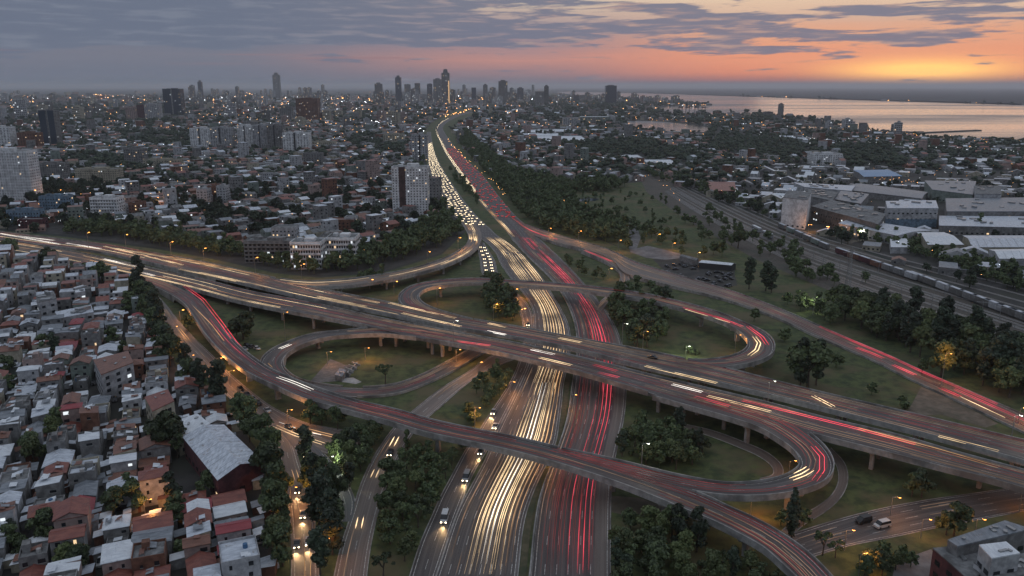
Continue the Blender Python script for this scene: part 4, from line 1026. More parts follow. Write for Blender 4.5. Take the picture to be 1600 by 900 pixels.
LAMPS = [
 (741, 637, 742, 668, 'o', 'bright yellow street lamp left of the frontage road above the flyover', 1.6), (444, 483, 446, 531, 'o', 'tall lamp on the lawn above the round tree', .7),
 (397, 401, 400, 436, 'o', 'orange lamp before the tree belt left of the apartment block'), (468, 413, 472, 441, 'o', 'orange lamp just below the apartment block'), (133, 356, 139, 392, 'o', 'leftmost orange lamp along the upper left highway'),
 (193, 365, 198, 396, 'o', 'second orange lamp along the upper left highway'), (264, 378, 268, 402, 'o', 'third orange lamp along the upper left highway', 1.5), (316, 388, 319, 408, 'o', 'fourth orange lamp along the upper left highway'),
 (511, 557, 512, 570, 'o', 'low orange lamp at the concrete platform on the lawn', .6), (571, 545, 571, 563, 'o', 'orange lamp under the near viaduct beside the lawn', 1.2), (449, 640, 450, 665, 'o', 'orange lamp at the flyover abutment', 1.2),
 (358, 580, 360, 604, 'o', 'orange lamp beside the flyover at the avenue', 1.0), (682, 451, 683, 476, 'o', 'orange lamp inside the upper left oval loop', .7), (770, 476, 771, 500, 'o', 'small lamp beside the tree clump of the upper left oval', .4),
 (1004, 518, 1004, 553, 'o', 'tall lamp left inside the far right oval', .5), (1072, 542, 1071, 562, 'g', 'yellowish lamp lighting two shrubs at the far deck', 1.2), (1149, 523, 1148, 556, 'o', 'orange lamp inside the bend of the far loop', .8),
 (950, 458, 950, 478, 'o', 'orange lamp under the loop flyover at the red highway', 1.6), (1270, 460, 1270, 492, 'g', 'brilliant greenish white lamp at the park edge', 1.9), (1478, 550, 1471, 602, 'o', 'tall orange lamp before the round lit tree at right', 1.6),
 (1591, 638, 1591, 662, 'o', 'lamp at the right edge beside the ramp', .5), (1391, 787, 1391, 806, 'o', 'orange lamp beside the local road above the vans', .5), (1438, 823, 1438, 842, 'o', 'orange lamp on the local road below the vans', .5),
 (1343, 868, 1341, 900, 'o', 'orange lamp near the bottom edge left of the maroon building', .5), (1318, 846, 1319, 860, 'o', 'low orange lamp beside the local road at the dark tree', .5), (1521, 828, 1522, 842, 'o', 'orange lamp behind the long grey roof', .5),
 (1590, 782, 1592, 800, 'o', 'orange lamp under the viaduct at the right edge', .5), (226, 794, 228, 812, 'o', 'lone orange lamp among the low houses', .8), (511, 728, 512, 742, 'g', 'greenish lamp at the bend of the side road', 1.0),
 (453, 765, 455, 790, 'o', 'orange lamp on the lower avenue above the pair of cars', .8), (505, 840, 505, 880, 'o', 'orange lamp right of the lower avenue near the bottom', .5), (716, 372, 716, 396, 'o', 'orange lamp left of the ramp with queueing cars', .9),
 (668, 394, 668, 418, 'o', 'small orange lamp below the red and white tower', .6), (904, 361, 904, 381, 'o', 'orange lamp lighting the wood above the right ramp', 1.0), (967, 376, 966, 395, 'o', 'orange lamp between the wood and the paved square', .8),
 (857, 357, 857, 370, 'o', 'small orange lamp at the start of the right ramp', .6), (1026, 364, 1026, 378, 'o', 'orange lamp on the park lawn, first of three', .6), (1050, 380, 1050, 392, 'o', 'orange lamp on the park lawn, second of three', .6),
 (1089, 396, 1089, 408, 'o', 'orange lamp on the park lawn, third of three', .6), (272, 512, 273, 528, 'o', 'orange lamp at the top of the avenue', .9), (281, 488, 282, 502, 'o', 'second orange lamp at the top of the avenue', .8),
 (296, 558, 298, 575, 'o', 'orange lamp on the avenue beside the low houses', .8), (340, 560, 341, 580, 'o', 'orange lamp lighting the flyover pillars', 1.2), (712, 552, 713, 566, 'o', 'orange lamp under the viaduct at the slip road', 1.4),
 (745, 576, 747, 588, 'o', 'low orange lamp right of the slip road under the viaduct', .7), (803, 452, 803, 468, 'o', 'orange lamp at the frontage road under the loop flyover', 1.4), (816, 488, 815, 500, 'o', 'orange lamp on the frontage road behind the viaduct', .9),
 (798, 600, 797, 618, 'o', 'orange lamp where the frontage road leaves the viaduct shade', 1.2), (892, 620, 892, 640, 'o', 'orange lamp on the median below the viaducts', .5), (848, 715, 850, 733, 'o', 'orange lamp in the median under the flyover', .7),
 (1172, 795, 1172, 812, 'o', 'orange lamp under the end of the flyover', 1.2), (1232, 739, 1232, 748, 'o', 'small orange lamp inside the near elevated loop', .5), (615, 440, 616, 462, 'o', 'orange lamp below the curved ramp', .6), (578, 440, 578, 452, 'o', 'orange lamp at the shrubs under the curved ramp', .7),
 (330, 318, 331, 330, 'o', 'orange lamp on the side street of the middle district', .9), (245, 309, 246, 327, 'o', 'orange lamp beside the white block in the middle district', .9), (1318, 356, 1319, 366, 'w', 'white lamp in the factory yard', .9), (1340, 362, 1341, 372, 'w', 'second white lamp in the factory yard', .9),
 (1262, 352, 1263, 362, 'o', 'lamp at the foot of the dark factory', .9), (1290, 356, 1291, 366, 'o', 'second lamp at the foot of the dark factory', .9), (93, 297, 94, 312, 'o', 'orange lamp at the foot of the big left tower', .8), (950, 420, 951, 436, 'o', 'lamp in the small triangle of the tight slip loop', .4),
]
for q in LAMPS: lamp(q[0], q[1], q[2], q[3], q[4], q[5], *(q[6:7]))
for i, (rk, f, s_) in enumerate([('S', 1.0, 560), ('N', 0.0, 700), ('S', 0.0, 700), ('LF', 1.0, 200), ('N', .0, 860)]):
    r = RIB[rk]; s_ = min(s_, r.s[-1] - 30); p = r.at(f, s_); u, v = PJ(p)
    lamp(u, v - 36, u, v, 'w', 'lamp on a tall pole at the viaduct parapet, %s of five' % LN[i], .35, zb=float(p[2]) - .1)
# ------------------------------------------------------------------ trees
def leaf_quads(pts, nrm, size, rs):
    n = len(pts); r = rs.normal(size=(n, 3)); t = np.cross(nrm, r); t /= np.linalg.norm(t, axis=1)[:, None] + 1e-9; b = np.cross(nrm, t)
    s = size * rs.uniform(.6, 1.3, (n, 1)); t = t * s; b = b * s * rs.uniform(.6, 1.0, (n, 1))
    V = np.stack([pts - t - b, pts + t - b * .6, pts + t * .8 + b, pts - t * .7 + b * .8], 1).reshape(-1, 3)
    return V, np.arange(4 * n).reshape(n, 4)
ICO = [(0, 0, -1), (.72, -.53, -.45), (-.28, -.85, -.45), (-.89, 0, -.45), (-.28, .85, -.45), (.72, .53, -.45), (.28, -.85, .45), (-.72, -.53, .45), (-.72, .53, .45), (.28, .85, .45), (.89, 0, .45), (0, 0, 1)]
ICF = [(0, 1, 2), (1, 0, 5), (0, 2, 3), (0, 3, 4), (0, 4, 5), (1, 5, 10), (2, 1, 6), (3, 2, 7), (4, 3, 8), (5, 4, 9), (1, 10, 6), (2, 6, 7), (3, 7, 8), (4, 8, 9), (5, 9, 10), (6, 10, 11), (7, 6, 11), (8, 7, 11), (9, 8, 11), (10, 9, 11)]
def crown(kind, rs, nleaf=1500, leaf=.34):
    """returns V, Q for a crown of height 1 unit = metres; broad: ~9 m tall tree"""
    P_, N_ = [], []
    if kind == 'broad':
        k = rs.randint(13, 20); C = []
        for i in range(k):
            a = rs.uniform(0, 6.28); rr = rs.uniform(.1, 1) ** .6 * 2.9; h = rs.uniform(3.2, 8.2); rr *= 1 - max(0, (h - 6.0)) * .28
            C.append((math.cos(a) * rr, math.sin(a) * rr, h, rs.uniform(.9, 1.7)))
    elif kind == 'tall':
        k = 20; C = []
        for i in range(k):
            h = rs.uniform(2.0, 11.5); rr = rs.uniform(.1, 1) * 2.1 * (1 - abs(h - 6) / 9); a = rs.uniform(0, 6.28)
            C.append((math.cos(a) * rr, math.sin(a) * rr, h, rs.uniform(.8, 1.4)))
    elif kind == 'cypress':
        C = [(rs.uniform(-.25, .25), rs.uniform(-.25, .25), 1.0 + i * .8, 1.25 * math.sin(min(1, (i + 2) / 7) * 1.57) * (1 - max(0, i - 8) / 6.5)) for i in range(14)]
    elif kind == 'sparse':
        k = 11; C = []
        for i in range(k):
            a = rs.uniform(0, 6.28); rr = rs.uniform(.3, 1) * 3.0; C.append((math.cos(a) * rr, math.sin(a) * rr, rs.uniform(3.5, 7.8), rs.uniform(.5, 1.0)))
    else:
        k = 7; C = []
        for i in range(k):
            a = rs.uniform(0, 6.28); rr = rs.uniform(0, 1) * 1.2; C.append((math.cos(a) * rr, math.sin(a) * rr, rs.uniform(.6, 1.5), rs.uniform(.6, .95)))
    w = np.array([c[3] ** 2 for c in C]); w /= w.sum()
    for c, f in zip(C, w):
        n = max(10, int(nleaf * f)); d = rs.normal(size=(n, 3)); d /= np.linalg.norm(d, axis=1)[:, None]; d[:, 2] = np.where(d[:, 2] < -.4, -d[:, 2], d[:, 2])
        rad = c[3] * rs.uniform(.70, 1.12, (n, 1)); p = np.array(c[:3]) + d * rad * (1, 1, .85)
        nn = d + rs.normal(size=(n, 3)) * .55; nn /= np.linalg.norm(nn, axis=1)[:, None]; P_.append(p); N_.append(nn)
    V, Q = leaf_quads(np.concatenate(P_), np.concatenate(N_), leaf, rs)
    # dense hearts of the clumps
    Vc, Tc = [V], []; o = len(V)
    for c in C:
        if kind == 'sparse': continue
        v = np.array(ICO) * c[3] * .74 * rs.uniform(.8, 1.15, (12, 1)) + np.array(c[:3]); Vc.append(v)
        for f in ICF: Tc.append((o + f[0], o + f[1], o + f[2], o + f[2]))
        o += 12
    return np.concatenate(Vc), Q, np.array([t[:3] for t in Tc]) if Tc else np.zeros((0, 3), int), C
def crown_mesh(name, kind, rs, mat, **k):
    V, Q, T, C = crown(kind, rs, **k)
    me = bpy.data.meshes.new(name); me.from_pydata(V.tolist(), [], Q.tolist() + T.tolist()); me.materials.append(mat); me.update(); return me, C
def trunk_mesh(C, h0, rs, thick=.22):
    mb = MB(); top = (rs.uniform(-.2, .2), rs.uniform(-.2, .2), h0)
    mb.tube((0, 0, -.2), top, thick * 1.3, thick * .8, 7, 0)
    for c in C[:8]: mb.tube(top, (c[0] * .8, c[1] * .8, c[2]), thick * .6, .05, 5, 0, False)
    return mb.mesh('trunk', [MAT['bark']])
PROTO = {}
rs = np.random.RandomState(5)
for kind, cnt, mat, h0, nl, lf in (('broad', 6, 'leaf', 3.2, 1500, .34), ('tall', 4, 'leaf_pine', 2.6, 1500, .33), ('cypress', 2, 'leaf_pine', 1.4, 1100, .30), ('sparse', 2, 'leaf', 3.4, 500, .30), ('light', 3, 'leaf_light', 3.0, 1300, .32), ('bush', 4, 'leaf', .4, 420, .20)):
    for i in range(cnt):
        me, C = crown_mesh('crown', 'broad' if kind == 'light' else kind, rs, MAT[mat], nleaf=nl, leaf=lf)
        PROTO.setdefault(kind, []).append((me, trunk_mesh(C, h0, rs)))
TREES = []     # (x, y, kind, scale, where)
def add_tree(u, v, kind, sc, where, z=0.0):
    p = P(u, v, 0); TREES.append((p[0], p[1], kind, sc, where))
def wood(poly, n, where, kinds=('broad', 'broad', 'broad', 'tall', 'light'), sc=(.7, 1.15), sp=4.0):
    us = [p[0] for p in poly]; vs = [p[1] for p in poly]; W_ = np.array([P(u, v)[:2] for u, v in poly])
    x0, y0 = W_.min(0); x1, y1 = W_.max(0); got = []; tries = 0; wp = [tuple(q) for q in W_]
    while len(got) < n and tries < n * 60:
        tries += 1; x, y = random.uniform(x0, x1), random.uniform(y0, y1)
        if not inpoly([x], [y], wp)[0]: continue
        if any((x - a) ** 2 + (y - b) ** 2 < sp * sp for a, b in got): continue
        if any(inpoly([x], [y], RIB[g].foot)[0] for g in RIB): continue
        got.append((x, y)); TREES.append((x, y, random.choice(kinds), random.uniform(*sc), where))
for q in [(1170, 452, 'tall', 1.55, 'pair of tall trees'), (1196, 455, 'tall', 1.65, 'pair of tall trees'), (1205, 458, 'tall', 1.45, 'pair of tall trees'), (380, 530, 'broad', 1.7, 'lawn tree group'), (370, 524, 'light', 1.1, 'lawn tree group'), (388, 530, 'broad', .8, 'lawn tree group'),
          (1250, 606, 'tall', 1.6, 'big dark tree group'), (1262, 606, 'broad', 2.2, 'big dark tree group'), (1275, 602, 'tall', 1.6, 'big dark tree group'), (1243, 590, 'broad', 1.6, 'big dark tree group'), (1178, 502, 'sparse', .9, 'lone tree'), (1226, 534, 'sparse', .9, 'lone dead tree'),
          (1236, 842, 'cypress', 1.35, 'tall dark cypress at the flyover end'), (1219, 822, 'broad', .55, 'shrub'), (1255, 822, 'broad', .6, 'shrub'), (1410, 640, 'broad', .65, 'lone bush'), (1440, 778, 'broad', 1.0, 'tree under the viaduct'), (1424, 776, 'broad', .8, 'tree under the viaduct'), (1490, 838, 'broad', 1.1, 'dark tree by the long grey roof'), (1478, 836, 'broad', .8, 'dark tree by the long grey roof'),
          (1017, 452, 'broad', .8, 'lone tree'), (602, 600, 'sparse', 1.1, 'sparse tree on the hut lawn'), (1470, 590, 'light', 1.7, 'lamplit round tree'), (1440, 585, 'light', .9, 'lamplit tree'), (1076, 552, 'bush', 1.7, 'lamplit shrub'), (1086, 555, 'bush', 1.3, 'lamplit shrub'),
          (262, 710, 'broad', 1.75, 'big tree above the warehouse'), (278, 716, 'sparse', 1.0, 'tree above the warehouse'), (75, 415, 'broad', 1.6, 'round dark tree in the upper left'), (18, 400, 'broad', 1.5, 'dark tree at the left edge road'), (10, 405, 'tall', 1.2, 'dark tree at the left edge road'),
          (160, 440, 'broad', 1.4, 'round tree by the near road'), (150, 442, 'broad', 1.0, 'tree by the near road'), (290, 870, 'broad', .7, 'garden tree'), (1285, 868, 'sparse', .8, 'bare tree at the local road'), (1305, 872, 'sparse', .7, 'bare tree at the local road'),
          (1352, 442, 'tall', .8, 'tree'), (1243, 432, 'tall', 1.3, 'dark tree beside the tracks'), (1153, 388, 'broad', 1.9, 'big round tree beside the tracks'), (1042, 372, 'tall', 1.0, 'park tree'), (1005, 366, 'tall', 1.1, 'park tree'), (1020, 352, 'tall', 1.1, 'park tree'), (1065, 398, 'broad', .7, 'park tree'), (1128, 402, 'broad', 1.3, 'park tree'), (1100, 402, 'broad', 1.0, 'park tree'), (1115, 398, 'broad', 1.1, 'park tree'),
          (1300, 505, 'tall', 1.1, 'tall tree of the right belt'), (1282, 488, 'light', .9, 'lamplit tree'), (1262, 486, 'light', .9, 'lamplit tree'), (1255, 478, 'broad', .9, 'lamplit tree'), (1530, 360, 'cypress', 1.3, 'dark conifer between the factories')]:
    add_tree(*q)
wood([(965, 690), (985, 668), (1050, 670), (1100, 695), (1100, 725), (1060, 738), (1000, 728), (968, 715)], 40, 'near green oval thicket', kinds=('broad', 'light', 'broad', 'bush', 'tall'), sc=(.6, .95), sp=3.2)
wood([(950, 478), (1000, 466), (1040, 480), (1042, 540), (1060, 552), (1000, 545), (975, 535), (955, 500)], 32, 'far oval grove', sc=(.9, 1.35), sp=4)
wood([(757, 447), (775, 449), (800, 475), (815, 505), (800, 507), (770, 496), (755, 470)], 18, 'upper left oval grove', sc=(1.0, 1.5), sp=4)
wood([(600, 740), (650, 692), (700, 700), (735, 695), (690, 770), (640, 870), (620, 900), (585, 905), (600, 830)], 46, 'thicket between slip road and highway', kinds=('broad', 'light', 'bush', 'sparse', 'broad'), sc=(.5, .95), sp=3.6)
wood([(750, 588), (790, 575), (806, 580), (790, 605), (745, 665), (715, 668), (735, 630)], 16, 'shrubs right of the slip road', sc=(.45, .8), sp=3.5)
wood([(480, 660), (520, 650), (590, 670), (600, 675), (575, 720), (545, 770), (520, 730), (512, 700)], 28, 'dark grove under the flyover', sc=(.7, 1.0), sp=4)
wood([(962, 830), (1030, 820), (1060, 815), (1140, 850), (1190, 885), (1230, 930), (960, 950)], 44, 'thicket under the flyover end', kinds=('broad', 'light', 'sparse', 'tall', 'bush', 'broad'), sc=(.6, 1.05), sp=4)
wood([(1070, 800), (1100, 825), (1150, 850), (1110, 860), (1040, 830)], 8, 'thicket under the flyover end', sc=(.5, .8))
wood([(1288, 480), (1380, 488), (1440, 515), (1500, 530), (1600, 560), (1700, 600), (1700, 660), (1600, 634), (1500, 588), (1400, 545), (1320, 508)], 85, 'right tree belt', kinds=('broad', 'tall', 'broad', 'light', 'tall'), sc=(1.1, 1.85), sp=5)
wood([(352, 640), (378, 652), (415, 690), (432, 735), (440, 790), (448, 900), (428, 900), (426, 775), (402, 706), (372, 668)], 18, 'avenue tree row', kinds=('broad', 'broad', 'light'), sc=(1.0, 1.4), sp=5)
wood([(462, 730), (495, 742), (522, 790), (524, 850), (515, 900), (500, 900), (496, 830), (485, 780)], 14, 'avenue tree row', kinds=('broad', 'tall'), sc=(1.0, 1.4), sp=5)
wood([(212, 440), (232, 470), (250, 518), (272, 570), (328, 620), (350, 640), (330, 640), (300, 612), (255, 560), (232, 510), (205, 470)], 26, 'avenue tree belt', kinds=('broad', 'broad', 'tall'), sc=(1.1, 1.6), sp=5)
wood([(268, 500), (300, 515), (312, 540), (345, 580), (375, 600), (352, 598), (320, 570), (290, 530)], 12, 'trees below the flyover bend', sc=(.6, .9), sp=4)
wood([(90, 364), (180, 371), (250, 384), (330, 399), (430, 420), (500, 430), (500, 418), (430, 405), (330, 384), (250, 366), (120, 352)], 130, 'tree belt along the upper highway', sc=(.8, 1.25), sp=5)
wood([(500, 428), (560, 425), (650, 400), (705, 378), (722, 362), (712, 348), (690, 345), (660, 352), (640, 375), (600, 390), (560, 400), (505, 415)], 110, 'trees beside the curved ramp', sc=(.9, 1.4), sp=5)
wood([(655, 235), (664, 255), (672, 290), (700, 330), (716, 350), (696, 345), (675, 320), (655, 290)], 40, 'trees left of the white queue', sc=(.8, 1.2), sp=6)
wood([(702, 264), (712, 272), (735, 300), (755, 325), (748, 325), (728, 305), (712, 288)], 26, 'trees of the wide median', sc=(.7, 1.0), sp=6)
wood([(560, 440), (600, 440), (600, 452), (560, 455)], 6, 'shrubs under the curved ramp', kinds=('bush', 'light'), sc=(.8, 1))
wood([(870, 405), (900, 402), (945, 425), (950, 445), (920, 440), (890, 425)], 9, 'shrubs of the slip triangle', sc=(.5, .8))
wood([(716, 212), (728, 208), (765, 242), (800, 268), (840, 284), (900, 290), (985, 288), (960, 300), (880, 303), (900, 325), (960, 350), (985, 378), (955, 385), (895, 372), (845, 358), (815, 334), (784, 298), (750, 260), (716, 222)], 820, 'wood right of the highway', sc=(1.0, 1.6), sp=5.5)
wood([(960, 352), (1000, 345), (1040, 352), (1060, 375), (1100, 392), (1060, 392), (1010, 385), (985, 392), (960, 385)], 34, 'park scrub', sc=(.5, 1.0), sp=4)
wood([(1100, 330), (1180, 362), (1260, 405), (1300, 430), (1290, 440), (1230, 425), (1150, 385), (1100, 352)], 26, 'trackside trees', kinds=('tall', 'broad', 'bush', 'light'), sc=(.6, 1.1), sp=5)
wood([(1215, 470), (1290, 490), (1300, 510), (1240, 482)], 7, 'trees by the greenish lamp', sc=(.7, 1))
wood([(890, 312), (1000, 292), (1060, 330), (1080, 352), (1000, 335), (920, 330)], 30, 'park scrub', kinds=('bush', 'broad', 'light'), sc=(.5, .9), sp=6)
wood([(1055, 345), (1090, 348), (1140, 372), (1145, 390), (1110, 385), (1075, 365)], 12, 'park edge trees', sc=(.7, 1.1))
wood([(1225, 400), (1290, 430), (1340, 460), (1330, 470), (1270, 448), (1225, 425)], 12, 'trees beside the tracks', kinds=('tall', 'sparse', 'broad'), sc=(.7, 1.1))
wood([(1300, 365), (1400, 392), (1440, 402), (1600, 462), (1700, 500), (1700, 470), (1600, 430), (1440, 385), (1340, 362)], 150, 'trees between tracks and factories', sc=(.6, 1.0), sp=5)
wood([(1010, 262), (1060, 275), (1140, 302), (1220, 340), (1210, 346), (1120, 312), (1030, 282), (1000, 272)], 110, 'shrubs above the tracks', sc=(.6, 1.0), sp=5)
wood([(1345, 880), (1400, 862), (1425, 885), (1410, 900), (1350, 905)], 9, 'shrubs left of the maroon building', kinds=('broad', 'bush', 'light'), sc=(.4, .75), sp=3)
wood([(1300, 570), (1380, 600), (1420, 640), (1350, 630), (1290, 600)], 3, 'lawn bushes', kinds=('bush',))
for poly, n in [([(5, 690), (95, 690), (95, 735), (10, 735)], 7), ([(165, 790), (215, 765), (220, 810), (180, 830)], 5), ([(255, 770), (335, 760), (335, 830), (270, 825)], 9), ([(55, 540), (105, 540), (105, 560), (60, 560)], 5), ([(0, 590), (30, 590), (30, 625), (0, 625)], 3), ([(60, 650), (100, 645), (100, 690), (60, 690)], 4),
                ([(0, 850), (90, 840), (100, 870), (0, 880)], 6), ([(95, 870), (130, 870), (130, 910), (95, 910)], 3), ([(160, 540), (210, 545), (210, 560), (165, 560)], 4), ([(230, 425), (250, 445), (240, 470), (210, 455)], 5), ([(190, 430), (235, 430), (235, 500), (200, 500)], 9), ([(125, 425), (185, 428), (185, 440), (130, 440)], 6)]:
    wood(poly, max(2, int(n * .7)), 'trees among the low houses', sc=(.6, 1.15), sp=4.5)
# ------------------------------------------------------------------ towers and blocks
BF = []           # footprints (u0,v0,u1,v1-ish) in world for keeping small houses off
def block(u0, u1, vb, vt, depth, wall, label, cat='apartment tower', floors=None, cols=None, rot=0.0, stripes=None, roofbox=True, lit=.12, balc=False, name='apartment_tower', wcol='glass', winw=.38, winh=.42, band=None, side=True, roof='roof_grey', top=0.0, rib_=0, zb=0.0, group=None):
    p = P((u0 + u1) / 2, vb, 0); W_ = (u1 - u0) / pxm(p[1]); H = height_at(p[0], p[1], vt)
    D_ = depth; c = (p[0], p[1] + D_ / 2 * 1.0)
    if p[0]: c = (p[0] + p[0] / p[1] * D_ / 2, p[1] + D_ / 2)
    t = thing(name, label, cat, (c[0], c[1], 0), rot, group)
    fl = floors or max(2, int(round(H / 3.0))); cl = cols or max(2, int(round(W_ / 3.2))); fh = (H - 1.0) / fl
    mb = MB(); mb.box(0, 0, -.2, W_, D_, H + .2); part('wall', mb, MAT[wall], t)
    mb = MB(); mb.box(0, 0, H + .002, W_ - .8, D_ - .8, .12)
    part('roof', mb, MAT[roof], t)
    mb = MB()
    for (sx, sy, lx, ly) in ((0, -1, W_, .35), (0, 1, W_, .35), (-1, 0, .35, D_ - .7), (1, 0, .35, D_ - .7)):
        mb.box(sx * (W_ / 2 - .18), sy * (D_ / 2 - .18), H + .003, lx, ly, .9)
    part('parapet', mb, MAT[wall], t)
    if roofbox:
        mb = MB(); mb.box(W_ * .08, 0, H + .1, W_ * .32, D_ * .45, 3.2 if H > 25 else 2.2)
        if W_ > 15: mb.box(-W_ * .28, D_ * .1, H + .1, W_ * .14, D_ * .25, 2.0)
        part('roof_house', mb, MAT[wall], t)
    far = p[1] > 2200
    def grid(mb, faceL, n, fy, ang, skip=()):
        ca, sa = math.cos(ang), math.sin(ang); cw = faceL / n
        for i in range(n):
            if i in skip: continue
            for j in range(fl):
                xm = -faceL / 2 + cw * (i + .5); z0 = fh * (j + .32); ww = cw * winw / 2; hh = fh * winh
                mi = 0
                q = random.random()
                if q < lit * .6: mi = 1 if random.random() < .6 else 2
                pts = [(xm - ww, z0), (xm + ww, z0), (xm + ww, z0 + hh), (xm - ww, z0 + hh)]
                fy2 = fy + .06
                mb.poly([(x * ca + fy2 * sa, x * sa - fy2 * ca, z) for x, z in pts], mi)
    mb = MB(); grid(mb, W_, cl, D_ / 2, 0)
    if side: n2 = max(1, int(D_ / 3.6)); grid(mb, D_, n2, W_ / 2, math.pi / 2); grid(mb, D_, n2, W_ / 2, -math.pi / 2)
    if not far or len(mb.f):
        o = part('window', mb, [MAT[wcol], MAT['lit_warm'], MAT['lit_cool']], t); o['kind'] = 'stuff'
    if stripes:
        mb = MB()
        for a, b, mk in stripes: mb.box(-W_ / 2 + (a + b) / 2 * W_, -D_ / 2 - .1, .1, (b - a) * W_, .5, H + .6)
        part('wall_stripe', mb, MAT[stripes[0][2]], t)
        # windows stand proud of the stripes too
    if rib_:
        mb = MB()
        for i in range(rib_ + 1): mb.box(-W_ / 2 + W_ * i / rib_, -D_ / 2 - .35, 0, max(.5, W_ * .018), .7, H + .3)
        part('pilaster', mb, MAT[wall], t)
    if balc:
        mb = MB()
        for j in range(1, fl + 1): mb.box(0, -D_ / 2 - .55, fh * j - .15, W_ * .96, 1.1, .9 if balc == 2 else .25)
        part('balcony', mb, MAT['wall_pale' if balc == 2 else wall], t)
    if top:
        mb = MB(); mb.box(0, 0, H + .1, W_ * .6, D_ * .6, top * .4, 0, 0, False, .8); mb.tube((0, 0, H + top * .3), (0, 0, H + top), .5, .15, 5); part('spire', mb, MAT['metal_dark'], t)
    BF.append((c[0], c[1], max(W_, D_) / 2 + 4)); return t
block(-40, 62, 318, 237, 20, 'wall_pale', 'big white ribbed apartment tower at the left edge', cols=26, floors=18, rib_=13, lit=.05)
block(-20, 24, 234, 199, 22, 'wall_pale', 'smaller white tower behind the big left tower', cols=9, rib_=5, lit=.05)
block(34, 66, 234, 208, 20, 'wall_brick', 'brown tower with one lit column beside the dark slab', cols=8, lit=.12)
block(72, 95, 229, 173, 22, 'wall_grey', 'very dark slim slab tower', cols=5, lit=.04, stripes=[(.0, .45, 'glass_blue'), (.6, 1.0, 'glass_blue')], roof='roof_grey')
block(66, 106, 284, 256, 20, 'wall_grey', 'grey block right behind the big left tower', cols=12, lit=.08)
block(125, 190, 287, 265, 18, 'wall_cream', 'long cream block with dotted lit windows', cols=18, lit=.14, name='apartment_block', cat='apartment block')
block(200, 229, 259, 233, 20, 'wall_grey', 'square grey block standing alone above the cream block', cols=8, lit=.1)
block(228, 285, 262, 250, 16, 'wall_cream', 'low warm lit block right of the square grey block', cols=14, lit=.3, name='apartment_block', cat='apartment block')
block(150, 192, 342, 310, 16, 'wall_pale', 'white four storey block with dark window bands', cols=10, lit=.1, name='apartment_block', cat='apartment block', balc=1)
block(192, 208, 336, 322, 14, 'wall_white', 'small white annex beside the banded block', cols=4, name='apartment_block', cat='apartment block', roofbox=False)
block(208, 226, 340, 318, 14, 'wall_brick', 'brown block at the end of the white row', cols=4, name='apartment_block', cat='apartment block', lit=.1)
block(70, 112, 333, 308, 14, 'wall_blue', 'bluish low apartment group', cols=10, name='apartment_block', cat='apartment block', lit=.12)
block(20, 66, 352, 330, 14, 'wall_blue', 'blue painted block by the upper left highway', cols=10, name='apartment_block', cat='apartment block', lit=.14)
block(34, 72, 358, 344, 10, 'wall_maroon', 'red block by the upper left highway', cols=7, name='apartment_block', cat='apartment block', lit=.1, roofbox=False)
block(313, 329, 324, 297, 14, 'wall_white', 'white slim tower with blank wall, left of a pair', cols=3, lit=.05)
block(344, 358, 322, 292, 14, 'wall_white', 'white slim tower with blank wall, right of a pair', cols=3, lit=.05)
block(329, 344, 318, 292, 16, 'wall_brick', 'brown tower between two white slim towers', cols=4, lit=.1)
for i, (a, b, v0, v1, cw) in enumerate([(303, 334, 234, 201, 'wall_pale'), (334, 366, 234, 200, 'wall_white'), (376, 400, 233, 197, 'wall_pale'), (400, 422, 234, 196, 'wall_white'), (422, 446, 235, 196, 'wall_grey'), (446, 486, 238, 208, 'wall_pale')]):
    block(a, b, v0, v1, 24, cw, '%s slab of the long row of pale apartment slabs' % (['first', 'second', 'third', 'fourth', 'fifth', 'last'][i]), cols=9, rib_=4, lit=.08, group='row of pale apartment slabs', stripes=[(.42, .52, 'glass')])
block(616, 671, 338, 262, 18, 'wall_pale', 'tall white tower with maroon stripes beside the white queue', cols=12, floors=18, lit=.06, stripes=[(.20, .38, 'wall_tower_brown')])
block(645, 669, 251, 211, 16, 'wall_white', 'narrow twin tower with a lit yellow slot behind the striped tower', cols=6, lit=.12, stripes=[(.46, .54, 'glass')])
block(201, 219, 191, 168, 30, 'wall_pink', 'pink slab left of three', cols=6, lit=.05); block(219, 231, 191, 165, 30, 'wall_maroon', 'red slab in the middle of three', cols=4, lit=.05); block(231, 253, 191, 163, 30, 'wall_white', 'white slab right of three', cols=8, rib_=4, lit=.05)
block(261, 288, 183, 139, 40, 'glass_blue', 'dark glass pair tower on the left horizon', cols=8, lit=.05, stripes=[(.46, .54, 'wall_grey')])
block(466, 500, 190, 154, 40, 'wall_brick', 'dark unfinished tower block with warm lights at its foot', cols=14, lit=.06, roof='roof_grey')
block(440, 458, 192, 166, 30, 'wall_grey', 'grey block left of the dark unfinished block', cols=6, lit=.05)
# low white apartment block with balconies beside the upper highway
for i, (a, b, v0, v1, w, l, bc) in enumerate([(388, 470, 411, 378, 'wall_grey', 'grey wing of the L shaped apartment block, partly hidden by trees', 1), (460, 508, 421, 380, 'wall_pale', 'white front wing with balconies of the L shaped apartment block', 2), (516, 561, 413, 373, 'wall_pale', 'right wing with framed white balconies of the apartment block', 2), (505, 520, 412, 372, 'wall_grey', 'grey stair tower between the two white wings', 0)]):
    block(a, b, v0, v1, 15 + 1.3 * i, w, l, cols=12 if b - a > 30 else 3, floors=5, lit=.2, balc=bc, name='apartment_block', cat='apartment block', winw=.6, winh=.5)
block(430, 466, 388, 357, 14, 'wall_white', 'white roof pavilion block behind the apartment block', 'house', cols=6, name='apartment_block', roofbox=False)
block(518, 556, 362, 345, 14, 'wall_brick', 'orange brick hall behind the apartment block', 'hall', cols=6, name='brick_hall', roofbox=False, roof='roof_rust')
